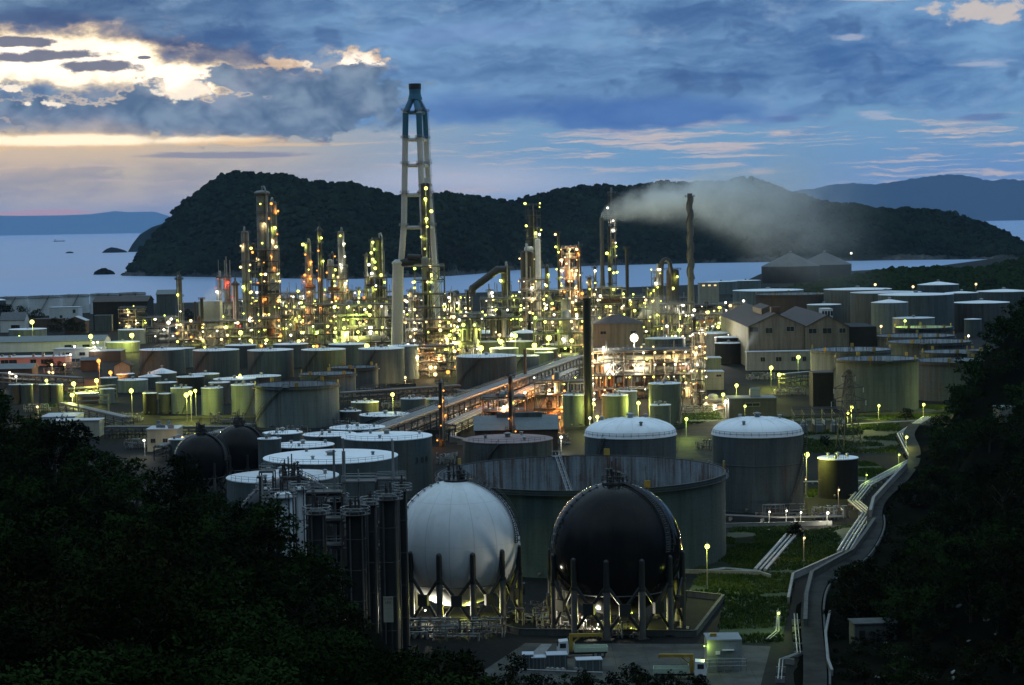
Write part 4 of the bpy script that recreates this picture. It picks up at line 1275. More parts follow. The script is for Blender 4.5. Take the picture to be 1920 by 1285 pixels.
# ------------------------------------------------------------------ spherical gas tanks
def m_sphere(name, col, stain, rough):
    mt, b = newmat(name); o = coords(); x, y, z = sep(o)
    a = noise(vscale(o, .5, .5, .06), 1, 6, .6); f = noise(o, .25, 5, .6); s_ = noise(vscale(o, 1.2, 1.2, .05), 1, 5, .65)
    ang = X.op('ARCTAN2', y, x); seam = X.op('PINGPONG', ang + .1, PI / 16).sstep(0, .014)
    lat = X.op('PINGPONG', z, 3.6).sstep(0, .06)
    c = mix(a.sstep(.42, .66) * .55, col, stain); c = mix(s_.sstep(.54, .7) * .6, c, stain)
    c = mix((1 - seam * lat) * .6, c, tuple(v * .6 for v in col)); c = mix(f.sstep(.5, .75) * .2, c, tuple(v * .75 for v in col))
    setin(b, 'Base Color', c); setin(b, 'Specular IOR Level', .09 if col[0] < .1 else .3); setin(b, 'Roughness', f.lstep(.3, .7, rough - .06, rough + .1)); bump(b, seam + lat, .04, .3)
    return mt
M['sph_white'] = m_sphere('white_sphere_paint', (.60, .62, .64), (.50, .51, .50), .42)
M['sph_dark'] = m_sphere('dark_sphere_paint', (.008, .008, .0078), (.017, .0145, .0125), .14)
M['sph_far'] = m_sphere('cream_sphere_paint', (.50, .47, .40), (.34, .30, .24), .5)

def sphere_tank(cx, cy, rp, label, mat_, nleg=12, off=0.0, far=False, stair_a=.55, zgap=2.4, leg='concrete_leg', ladder=True):
    h0 = hor(cx); d = (H - zgap) * F / ((cy - h0) + rp); R = rp / F * d; zc = R + zgap
    p = at(cx, cy, d); x, y = p.x, d
    t = thing('gas_sphere', label, 'gas sphere', (x, y, 0))
    mb = MB(); K = 28 if not far else 14
    mb.surf([(max(1e-3, R * math.sin(PI * k / K)), zc - R * math.cos(PI * k / K)) for k in range(K + 1)], 64 if not far else 32)
    mb.obj('sphere_shell', M[mat_], t)
    for k in range(nleg):
        a = off + 2 * PI * k / nleg; lx, ly = R * math.cos(a), R * math.sin(a)
        lg = MB(); lr = R * .045
        lg.rod((lx, ly, 0), (lx, ly, zc * .62), lr * 1.12, n=10); lg.cur = 1
        lg.rod((lx, ly, zc * .62), (lx, ly, zc - .05 * R), lr, n=10); lg.ball((lx, ly, zc - .05 * R), lr, 10, 5)
        lg.boxz(lx, ly, 0, .35, lr * 4, lr * 4, a)
        lg.lathe([(lr * 1.3, zc * .60), (lr * 1.3, zc * .64)], 10, (lx, ly, 0))
        lg.obj('leg', [M['pipe_dark'], M['black_steel']], t)
    if far: return t, x, y, R, zc
    for k in range(nleg):
        a0, a1 = off + 2 * PI * k / nleg, off + 2 * PI * (k + 1) / nleg
        br = MB(); P = [Vector((R * math.cos(a), R * math.sin(a), 0)) for a in (a0, a1)]
        z0, z1 = 1.2, zc * .68; r_ = R * .026
        c = (P[0] + P[1]) / 2 + Vector((0, 0, (z0 + z1) / 2))
        for q in P:
            br.rod(q + Vector((0, 0, z0)), c, r_, n=7); br.rod(q + Vector((0, 0, z1)), c, r_, n=7)
        ux = (P[1] - P[0]).normalized(); nn = Vector((-ux.y, ux.x, 0)) * r_ * 1.15; g = R * .085
        q = [c - ux * g - Vector((0, 0, g)) - nn, c + ux * g - Vector((0, 0, g)) - nn, c + ux * g + Vector((0, 0, g)) - nn, c - ux * g + Vector((0, 0, g)) - nn]
        br.slab(q, r_ * 2.3)
        br.obj('cross_brace', M['black_steel'], t)
    # stair following the curve, from the crown down to the girth
    for nm, aa, half, lo in (('stairway', -stair_a, .45, 1.52), ('sprinkler_pipe', -stair_a + .22, .0, 1.45)):
        st = MB(); prev = None; n = 40 if half else 26
        for i in range(n + 1):
            th = .16 + (lo - .16) * i / n; an = aa + (.0 if not half else .10 * math.sin(i * .08))
            q = R + (.3 if half else .18); c = Vector((q * math.sin(th) * math.cos(an), q * math.sin(th) * math.sin(an), zc + q * math.cos(th)))
            tg = Vector((-math.sin(an), math.cos(an), 0)) * half; up = Vector((math.sin(th) * math.cos(an), math.sin(th) * math.sin(an), math.cos(th)))
            if prev:
                if half:
                    for s_ in (-1, 1):
                        st.bar(prev[0] + prev[1] * s_, c + tg * s_, .12); st.rod(prev[0] + prev[1] * s_ + prev[2] * .95, c + tg * s_ + up * .95, .05, n=4, caps=False)
                        if i % 2: st.rod(c + tg * s_, c + tg * s_ + up * .95, .05, n=4, caps=False)
                    st.bar(c - tg, c + tg, .16)
                else: st.rod(prev[0], c, .13, n=6, caps=False)
            prev = (c, tg, up)
        st.obj(nm, M['dark_steel'], t)
    # ladder / pipe on the left flank
    if ladder:
        ld = MB(); an = PI + .35; prev = None
        for i in range(30):
            th = .3 + 1.2 * i / 29; q = R + .25; c = Vector((q * math.sin(th) * math.cos(an), q * math.sin(th) * math.sin(an), zc + q * math.cos(th)))
            if prev: ld.rod(prev, c, .08, n=5, caps=False)
            if i % 3 == 0: ld.box(c, (.35, .5, .3), an)
            prev = c
        ld.obj('standpipe', M['steel'], t)
    # crown platform with valves
    tp = MB(); zt = zc + R
    tp.lathe([(R * .20, zt - R * .02), (R * .20, zt + .1), (.02, zt + .1)], 20, cap0=False); rail(tp, R * .2, zt + .1, 1.1, 14, r=.05)
    tp.obj('crown_platform', M['dark_steel'], t)
    vl = MB(); r = random.Random(int(cx))
    for k in range(9):
        a = r.random() * 6.28; q = R * .16 * r.random() ** .5; hh = r.uniform(.8, 2.6)
        vl.rod((q * math.cos(a), q * math.sin(a), zt), (q * math.cos(a), q * math.sin(a), zt + hh), .16, n=7)
        vl.lathe([(.34, hh * .5), (.34, hh * .5 + .25)], 8, (q * math.cos(a), q * math.sin(a), zt))
        vl.lathe([(.3, hh), (.36, hh + .1), (.1, hh + .35)], 8, (q * math.cos(a), q * math.sin(a), zt))
    for k in range(3):
        vl.rod((-R * .1 + k * R * .06, 0, zt), (-R * .1 + k * R * .06, 0, zt + 3.2 + k * .5), .12, n=6)
    vl.obj('relief_valve', M['dark_steel'], t)
    # girth pipe
    gp = MB(); q = R * math.cos(.62); gp.ring((0, 0, zc - R * math.sin(.62)), q + .15, .09, 48, 5); gp.obj('spray_ring', M['steel'], t)
    return t, x, y, R, zc
SP1 = sphere_tank(857.5, 1021, 119.5, 'big white gas sphere on dark braced legs, in front', 'sph_white', 12, R_(-90 - 15), stair_a=.42)
SP2 = sphere_tank(1154.5, 1032, 125.5, 'big black gas sphere on legs, in front beside the white one', 'sph_dark', 12, R_(-90 - 11), stair_a=.78)
SP5 = sphere_tank(548, 1005, 110, 'dark gas sphere mostly hidden behind the slim columns, only its lit upper right curve showing', 'sph_dark', 12, .2, stair_a=.6)
SP3 = sphere_tank(449, 849, 52, 'black gas sphere by the wooded slope, rear and higher one of a pair', 'sph_dark', 10, .1, stair_a=.35)
SP4 = sphere_tank(378, 865, 52, 'black gas sphere by the wooded slope, front and lower one of a pair', 'sph_dark', 10, .3, stair_a=.45)
SP6 = sphere_tank(1216, 603, 22, 'cream gas sphere lit from below, behind the hip-roofed hall', 'sph_far', 8, .2, True)
for sp_, w in ((SP1, 900), (SP2, 800)):
    t, x, y, R, zc = sp_
    light(t, (-R * .35, -R * .35, 2.2), 'W', w, .4); light(t, (R * .2, -R * .1, 1.6), 'Y', w * .7, .4)
    lamp(t, (-R * .5, -R * .62, 2.9), 'W', .17)

def manifold(name, label, x, y, w, dpt, n, seed, lit=None):
    r = random.Random(seed); t = thing(name, label, 'pipework', (x, y, 0))
    a, b, c = MB(), MB(), MB()
    for i in range(n):
        x0, y0 = r.uniform(-w, w) / 2, r.uniform(-dpt, dpt) / 2; z = r.choice((.5, .8, 1.3, 2.0, 2.8)); L = r.uniform(1.5, w * .45)
        q = a if r.random() < .6 else b
        x1 = max(-w / 2, min(w / 2, x0 + (L if r.random() < .5 else -L)))
        rr = r.choice((.07, .1, .15))
        q.tube([(x0, y0, 0), (x0, y0, z), (x1, y0, z), (x1, y0, z * r.random())], rr, 6)
        if r.random() < .5: q.rod((x1, y0, z), (x1, min(dpt / 2, y0 + r.uniform(1, 4)), z), rr, n=6)
        if r.random() < .6:
            c.lathe([(rr * 2.2, 0), (rr * 2.2, rr * 2)], 8, ((x0 + x1) / 2, y0, z - rr)); c.rod(((x0 + x1) / 2, y0, z), ((x0 + x1) / 2, y0, z + .6), .05, n=5); c.ring(((x0 + x1) / 2, y0, z + .6), .25, .03, 8, 4)
    a.obj('pipe_run', M['pipe'], t); b.obj('old_pipe_run', M['pipe_dark'], t); c.obj('valve', M['rust'], t)
    return t
t, x, y, R, zc = SP1
manifold('pipe_manifold', 'tangle of lit pipes and valves at the foot of the white sphere', x - 3.0, y - R - 4.0, 17, 5.0, 75, 1)
manifold('pipe_manifold', 'pipes and valves on the ground right of the white sphere, left of the black one', x + R + 6.5, y - R - 1, 8, 6, 30, 2)
t, x, y, R, zc = SP2
manifold('pipe_manifold', 'white pipe frame and valves beneath the black sphere', x - 1.5, y - R + 3.5, 9, 3, 26, 3)

# ------------------------------------------------------------------ columns, stacks
def platform(mb, rl, R, z, a0, a1, w=1.1):
    mb.lathe([(R, z), (R + w, z), (R + w, z + .12), (R, z + .12)], max(6, int(12 * abs(a1 - a0) / 6.28)), cap0=False, cap1=False, smooth=False, a0=a0, a1=a1)
    rail(rl, R + w - .05, z + .1, 1.1, max(5, int(10 * abs(a1 - a0) / 6.28)), a0, a1, .06)

def column(cx, yt, hw, d, label, mat_='shell', plats=8, lamps=6, cols='YA', hw0=None, top='dome', pipe=True, r=.95, power=320, name='process_column', cat='column', seed=None, z0=0.0, lz0=.1, group=None):
    p = at(cx, yt, d); Z = p.z; R = hw / F * d; R0 = (hw0 or hw) / F * d
    rr = random.Random(seed if seed is not None else int(cx * 7 + yt))
    t = thing(name, label, cat, (p.x, d, z0), 0, group); Z -= z0
    mb = MB(); n = 20 if R > 1 else 12
    prof = [(R0 * 1.15, 0), (R0 * 1.08, Z * .04), (R0, Z * .04)]
    if R0 > R * 1.05: prof += [(R0, Z * .42), (R, Z * .5)]
    prof += [(R, Z - R * .5)]
    if top == 'dome': prof += [(R * .92, Z - R * .25), (R * .65, Z - R * .06), (.05, Z)]
    elif top == 'cone': prof += [(R * 1.5, Z - R * .5), (R * 1.5, Z - R * .2), (R * .3, Z + R * 1.2), (R * .3, Z + R * 2.2)]
    elif top == 'cap': prof += [(R * 1.3, Z - R * .3), (R * 1.35, Z), (R * .9, Z + R * .25), (.05, Z + R * .4)]
    else: prof += [(R, Z), (R * .8, Z), (R * .8, Z - R)]
    mb.lathe(prof, n, cap0=False, cap1=False)
    mb.obj('shell', M[mat_], t)
    if plats:
        pf, rl = MB(), MB()
        zs = [Z * (.12 + .86 * i / max(1, plats - 1)) for i in range(plats)]
        for i, z in enumerate(zs):
            a0 = rr.random() * 6.28; span = 6.28 if i == plats - 1 or rr.random() < .35 else rr.uniform(2.2, 4.2)
            Rz = R0 if z < Z * .45 else R
            platform(pf, rl, Rz, z, a0, a0 + span, 1.0 + R * .12)
        la = -1.1
        for s_ in (-.25, .25):
            pf.rod(((R0 + .5) * math.cos(la) + s_, (R0 + .5) * math.sin(la), .5), ((R + .5) * math.cos(la) + s_, (R + .5) * math.sin(la), Z), .06, n=4)
        pf.obj('platform', M['dark_steel'], t); rl.obj('railing', M['dark_steel'], t)
    if pipe:
        pp = MB(); a = -1.9 + rr.random(); q = R0 + .7; pr = max(.18, R * .16)
        pp.tube([(0, 0, Z - .2), (0, 0, Z + R * .9), (q * math.cos(a) * .6, q * math.sin(a) * .6, Z + R * 1.0), (q * math.cos(a), q * math.sin(a), Z + R * .2), (q * math.cos(a), q * math.sin(a), 2)], pr, 7)
        for k in range(3):
            b = a + .5 + k * .6; zz = Z * rr.uniform(.4, .9)
            pp.tube([(R * math.cos(b), R * math.sin(b), zz), (q * math.cos(b), q * math.sin(b), zz), (q * math.cos(b), q * math.sin(b), 2)], pr * .55, 6)
        pp.obj('riser_pipe', M['pipe'], t)
    for i in range(lamps):
        z = Z * (lz0 + (1 - lz0) * (i + rr.random() * .7) / max(1, lamps)); a = -PI / 2 + rr.uniform(-1.3, 1.3); Rz = (R0 if z < Z * .45 else R) + 1.0
        k = rr.choice(cols)
        lamp(t, (Rz * math.cos(a), Rz * math.sin(a), min(z, Z + .8)), k, r * rr.uniform(.45, 1.0), power if i % 2 == 0 else 0)
    return t, p.x, d, R, Z
# ------------------------------------------------------------------ the tripod chimney
d0 = 1085.0
CHN = thing('tripod_chimney', 'very tall three-legged chimney, blue at the top and white below', 'chimney', (at(778, 645, d0).x, d0, 0))
def cw(px, py, dd): 
    p = at(px, py, dd); return Vector((p.x - CHN.location.x, dd - d0, p.z))
zblue = at(778, 259, d0).z
M['ch_white'] = m_shell('chimney_white', (.50, .50, .50), .03, .7, .25, .5, 6.0)
M['ch_blue'] = m_shell('chimney_blue', (.035, .13, .22), .03, .7, .25, .5, 6.0)
top = cw(778, 186, d0 + 2)
def leg(pts, r0, low=None):
    mb = MB()
    for (a, b) in zip(pts, pts[1:]):
        zs = sorted([a.z, b.z])
        if zs[0] < zblue < zs[1]:
            tt = (zblue - a.z) / (b.z - a.z); c = a + (b - a) * tt; segs = [(a, c), (c, b)]
        else: segs = [(a, b)]
        for p, q in segs:
            mb.cur = 1 if (p.z + q.z) / 2 > zblue else 0
            mb.rod(p, q, r0, n=16)
            mb.cur = 0
    for p in pts[1:-1]: mb.ball(p, r0 * 1.0, 14, 8)
    if low:
        mb.rod(low[0], low[1], low[2], low[3], n=20); mb.lathe([(low[3] * 1.12, 0), (low[3] * 1.12, .8)], 18, tuple(low[1]))
        mb.lathe([(low[2] * 1.15, -1.0), (low[2] * 1.15, .0), (r0, 1.5)], 18, tuple(low[0]))
    mb.obj('leg', [M['ch_white'], M['ch_blue']], CHN)
s_ = d0 / F
g0 = lambda px, py, dd: cw(px, py, dd)
A = [cw(772, 186, d0), cw(760.5, 212, d0 - 4), cw(757.5, 420, d0 - 4), cw(752, 492, d0 - 4)]
base = at(744, 650, d0 - 4); base = Vector((base.x - CHN.location.x, -4, 0))
leg(A, 1.6, (cw(746.5, 492, d0 - 4), base, 2.9, 3.3))
B = [cw(779, 186, d0), cw(785.5, 212, d0 - 7), cw(790, 340, d0 - 7), cw(797, 492, d0 - 7), Vector((at(801, 600, d0 - 7).x - CHN.location.x, -7, 0))]
leg(B, 1.6)
Cc = [cw(783, 186, d0 + 6), cw(796.5, 212, d0 + 8), cw(803, 340, d0 + 8), cw(813, 460, d0 + 8), Vector((at(824, 600, d0 + 8).x - CHN.location.x, 8, 0))]
leg(Cc, 1.45)
mb = MB()
zc0, zc1 = cw(778, 187, d0).z, cw(778, 157, d0).z
cx_ = cw(778, 170, d0 + 1)
mb.lathe([(3.9, zc0), (3.1, zc0 + 3), (3.1, zc1 - 1.2)], 20, (cx_.x, cx_.y, 0)); mb.cur = 1
mb.lathe([(3.15, zc1 - 3), (3.3, zc1 - 3), (3.3, zc1), (2.6, zc1), (2.6, zc1 - 3)], 20, (cx_.x, cx_.y, 0), cap0=False)
mb.obj('flue_head', [M['ch_blue'], M['black_steel']], CHN)
def pt_on(L, z):
    for a, b in zip(L, L[1:]):
        if min(a.z, b.z) <= z <= max(a.z, b.z): return a + (b - a) * ((z - a.z) / (b.z - a.z))
    return L[-1]
for i, py in enumerate((212, 263, 311, 366, 427)):
    z = cw(770, py, d0).z; P = [pt_on(L, z) for L in (A, B, Cc)]
    mb = MB(); mb.cur = 1 if z > zblue + 1 else 0
    for p, q in ((0, 1), (1, 2), (2, 0)): mb.rod(P[p], P[q], .95, n=8)
    mb.obj('tie_ring', [M['ch_white'], M['ch_blue']], CHN)
    pf, rl = MB(), MB()
    for p in P:
        pf.lathe([(1.6, z + .9), (2.5, z + .9), (2.5, z + 1.05), (1.6, z + 1.05)], 14, (p.x, p.y, 0), cap0=False, cap1=False); rail(rl, 2.45, z + 1, 1.2, 10, r=.06, c=(p.x, p.y))
    pf.obj('platform', M['steel'], CHN); rl.obj('railing', M['steel'], CHN)
mb = MB(); z = cw(770, 490, d0).z
mb.rod((A[-1].x - 2, A[-1].y, z - 1), (B[-2].x + 3, B[-2].y, z), 2.2, n=12); mb.rod((A[-1].x + 4, A[-1].y - 2, z + 2.5), (B[-2].x - 2, B[-2].y - 2, z + 2), 1.6, n=10)
mb.obj('flue_duct', M['black_steel'], CHN)
mb = MB()
for L in (Cc, B):
    for a, b in zip(L, L[1:]): mb.rod(a + Vector((1.9, 0, 0)), b + Vector((1.9, 0, 0)), .1, n=4)
for py in (242, 268, 300, 330, 360):
    z = cw(770, py, d0).z; p = pt_on(Cc, z); mb.ring((p.x + 1.2, p.y, z), 1.6, .09, 10, 4)
mb.obj('ladder', M['steel'], CHN)

# ------------------------------------------------------------------ tall columns of the process area
M['col_grey'] = m_shell('column_lagging', (.21, .215, .21), .05, .35, .5, .45, 3.0)
M['col_dark'] = m_shell('column_dark', (.045, .043, .04), .15, .5, .5, .5, 3.0)
M['col_stack'] = m_shell('stack_concrete', (.13, .13, .128), .05, .5, .6, .7, 4.0)
M['col_pale'] = m_shell('column_pale', (.38, .38, .35), .05, .4, .4, .45, 3.0)
column(491, 361, 11, 1180, 'tallest banded grey distillation column at left, with a capped round head', 'col_grey', 16, 8, 'YA', top='cap')
column(511.5, 378, 7, 1192, 'thinner column right behind the tallest banded one, hung with orange and yellow lamps', 'col_grey', 13, 14, 'YOOA', lz0=.35)
column(459, 433, 7.5, 1215, 'green-grey column left of the tallest banded one, with a thin mast beside it', 'col_grey', 11, 5, 'YA')
column(577, 454, 6.2, 1250, 'narrow column with a stack of orange lamps down its left side', 'col_grey', 9, 9, 'OYO', lz0=.3)
column(598, 431, 5, 1262, 'black slender column with red-orange lamps and a spike on top', 'col_dark', 9, 7, 'OOY', top='cone', lz0=.3)
column(639, 433, 6.2, 1230, 'light grey twin-pipe column with white lamps on its head', 'col_pale', 8, 6, 'WYA', lz0=.5)
column(622, 476, 3.8, 1222, 'slim lamp-hung column left of the light grey twin-pipe one', 'col_dark', 8, 12, 'YOYO', lz0=.25)
column(711, 446, 8.5, 1250, 'dark stout column with yellow lamps, left of the tripod chimney', 'col_dark', 9, 7, 'YG')
column(697, 449, 3, 1246, 'pencil-thin column with yellow lamps at its head, beside the dark stout column', 'col_grey', 6, 7, 'YW', lz0=.5)
column(686, 477, 2.6, 1244, 'lower pencil-thin column leftmost of the trio by the tripod chimney', 'col_grey', 5, 4, 'YW')
column(797, 343, 8.3, 1055, 'tall black column standing in front of the tripod chimney', 'col_dark', 13, 10, 'Y', top='dome', lz0=.45)
column(1008, 448, 5.2, 1222, 'smooth white column against the dark lamp-crowned tower', 'white', 0, 0, 'Y', pipe=False)
column(988, 470, 12.5, 1226, 'dark fat vessel left of the smooth white column, under a pale ball', 'col_dark', 6, 4, 'AW')
column(991.5, 462, 8.5, 1226, 'white ball-headed drum on top of the dark fat vessel', 'white', 0, 0, 'Y', pipe=False, z0=at(991, 474, 1226).z - .2)
column(1046.5, 434, 2.4, 1230, 'thin lamp mast left of the orange-lit tower', 'col_dark', 5, 8, 'AY', pipe=False, lz0=.4)
column(1085, 458, 4.2, 1196, 'black column on the right edge of the orange-lit tower', 'col_dark', 7, 5, 'AO')
column(1061, 560, 9, 1120, 'banded drum column lit pale in front of the orange-lit tower', 'col_pale', 4, 3, 'AW')
column(1128, 408, 4.0, 1230, 'plain grey stack blowing a white steam plume', 'col_stack', 1, 0, 'Y', hw0=5.6, top='flat', pipe=False, name='smoke_stack', cat='stack')
column(1142, 424, 3, 1254, 'slim dark column just right of the steaming grey stack', 'col_dark', 6, 3, 'Y')
column(1175, 463, 3.1, 1252, 'dark rusty stack right of the steaming grey stack', 'col_dark', 2, 1, 'Y', hw0=5, top='flat', pipe=False, name='smoke_stack', cat='stack')
column(335.5, 522, 5.4, 1318, 'dark flue standing alone against the sea at left', 'col_dark', 4, 3, 'WY', top='cone', name='smoke_stack', cat='stack')
column(441, 533, 5.4, 1290, 'rust-red column with a conical cap, left of the tall columns', 'rust', 3, 2, 'R', top='cone')
column(378, 560, 3.2, 1200, 'thin black stack in front of the steaming pale block at left', 'col_dark', 2, 1, 'Y', top='flat', pipe=False, name='smoke_stack', cat='stack')
column(366, 566, 2.2, 1210, 'thinner black pole stack leftmost by the steaming pale block', 'col_dark', 1, 0, 'Y', top='flat', pipe=False, name='smoke_stack', cat='stack')
column(948, 500, 8.5, 1260, 'dark vessel at the head of the sloping duct', 'col_dark', 5, 3, 'WY')
column(877, 545, 2.6, 1180, 'dark pole stack at the lower end of the sloping duct', 'col_dark', 3, 2, 'RA', top='flat', pipe=False, name='smoke_stack', cat='stack')
column(1261, 504, 12, 1200, 'black vessel under the big hooped duct, left of the spiral stack', 'col_dark', 5, 5, 'YWO', pipe=False)
column(1100, 559, 7.8, 700, 'black plain stack in the middle of the plant, in front of the lit rack', 'black_steel', 2, 0, 'Y', top='flat', pipe=False, name='smoke_stack', cat='stack', hw0=8.2)
column(827, 716, 5.5, 640, 'dark pipe-clad flare column with small orange lamps, left of the pipe bridge', 'col_dark', 6, 6, 'O', r=.35, power=60)
column(956, 706, 3.4, 610, 'dark slim flare column with orange lamps, rising over the shed roof', 'col_dark', 5, 5, 'O', r=.35, power=60)
column(803, 655, 7.5, 985, 'rust-red furnace stack by the foot of the tripod chimney', 'rust', 2, 3, 'OA', top='cone', name='smoke_stack', cat='stack', power=500)
column(984, 655, 3.0, 830, 'short black vent pipe rising behind the pipe bridge, left of the plain black stack', 'black_steel', 0, 0, 'Y', top='flat', pipe=False, name='smoke_stack', cat='stack')
for px, py, hw, l in ((532, 555, 5, 'dark drum column right of the tallest columns, below the bright white lamp'), (548, 552, 2.6, 'slim dark column beneath the bright white lamp'), (655, 548, 4, 'dark column between the light grey column and the dark stout one'),
                     (672, 540, 2.2, 'thin dark rod column left of the lower pencil-thin column'), (770, 545, 5, 'dark column between the legs of the tripod chimney'), (845, 548, 5, 'dark column right of the tripod chimney foot'),
                     (862, 560, 3, 'thin column with a lamp at its head right of the tripod chimney foot'), (918, 545, 4, 'dark column above the sloping duct'), (1105, 520, 4, 'dark column left of the steaming grey stack'),
                     (1115, 500, 2.6, 'thin lamp-lit column hugging the left of the steaming grey stack'), (1215, 545, 5, 'stubby dark column left of the hooped duct'), (1229, 522, 3, 'thin yellow-lit column left of the hooped duct'), (1025, 500, 3.5, 'thin column with orange lamp right of the smooth white column')):
    column(px, py, hw, 1240, l, 'col_dark' if px % 2 else 'col_grey', 5, 5, 'YAW', lz0=.3)

column(999.5, 393, 7.5, 1236, 'dark column inside the lamp-crowned lattice tower', 'col_dark', 8, 3, 'Y')
column(1067, 474, 9, 1192, 'fat column inside the orange-lit tower', 'rust', 6, 6, 'OA', power=900)
column(493, 500, 9.5, 1174, 'lower dark column inside the lamp-studded steel tower', 'col_dark', 5, 4, 'OY')
# helical-straked stack
p = at(1290, 363, 1180); zt = p.z; t = thing('smoke_stack', 'tall dark stack wound with spiral fins, steam at its mouth', 'stack', (p.x + 1, 1180, 0))
mb = MB(); r1, r0 = 4.6 / F * 1180, 9.5 / F * 1180
mb.lathe([(r0, 0), (r0 * .98, zt * .02), (r1 * 1.25, zt * .4), (r1, zt)], 22, cap0=False, cap1=False); mb.lathe([(r1 * .8, zt - 3), (r1 * .8, zt)], 18, cap0=True, cap1=False)
mb.obj('shell', M['col_stack'], t)
for k in range(3):
    mb = MB(); prev = None
    for i in range(61):
        z = zt * (.42 + .56 * i / 60); a = k * 2.094 + i / 60 * 3.4 * PI; rr = r1 * (1.25 - .25 * (z / zt - .4) / .6)
        q = (Vector((rr * math.cos(a), rr * math.sin(a), z)), Vector(((rr + .7) * math.cos(a), (rr + .7) * math.sin(a), z)))
        if prev:
            mb.add([prev[0], prev[1], q[1], q[0]], [(0, 1, 2, 3)]); mb.add([prev[0] + Vector((0, 0, .25)), prev[1] + Vector((0, 0, .25)), q[1] + Vector((0, 0, .25)), q[0] + Vector((0, 0, .25))], [(3, 2, 1, 0)]); mb.add([prev[1], prev[1] + Vector((0, 0, .25)), q[1] + Vector((0, 0, .25)), q[1]], [(0, 1, 2, 3)])
        prev = q
    mb.obj('spiral_fin', M['col_stack'], t)
pf, rl = MB(), MB(); platform(pf, rl, r1, zt - 2.2, 0, 6.283, 1.4); pf.obj('platform', M['dark_steel'], t); rl.obj('railing', M['dark_steel'], t)

# sloping duct, hooped duct
def duct(name, pts, r, label, d, mat_='black_steel', n=14):
    P = [at(a, b, d) for a, b in pts]; o = P[0]
    t = thing(name, label, 'duct', (o.x, d, 0)); mb = MB(); L = [Vector((p.x - o.x, 0, p.z)) for p in P]
    for a, b in zip(L, L[1:]): mb.rod(a, b, r, n=n)
    for a in L[1:-1]: mb.ball(a, r * 1.0, n, 8)
    mb.obj('duct_run', M[mat_], t)
    fl = MB()
    for a, b in zip(L, L[1:]):
        k = max(1, int((b - a).length / 6))
        for i in range(k + 1):
            c = a + (b - a) * (i / k); dr = (b - a).normalized()
            fl.rod(c - dr * .2, c + dr * .2, r * 1.12, n=n)
    fl.obj('flange', M['dark_steel'], t)
    sp_ = MB()
    for a in (L[0], L[-1], (L[0] + L[-1]) / 2):
        for s_ in (-1, 1): sp_.bar((a.x, s_ * r, 0), (a.x, s_ * r * .6, max(.5, a.z - r * .5)), .4)
    sp_.obj('support', M['dark_steel'], t)
    return t
duct('flue_duct', [(885, 552), (886, 541), (933, 506), (948, 506)], 2.3, 'long dark duct sloping up towards the dark vessel', 1258 - 6)
arc = [(1240, 585), (1240, 503)] + [(1248.5 - 8.5 * math.cos(k * PI / 6), 500 - 13 * math.sin(k * PI / 6)) for k in range(1, 6)] + [(1257, 503), (1259, 512)]
duct('flue_duct', arc, 1.35, 'big hooped dark duct arching over to the black vessel', 1194)

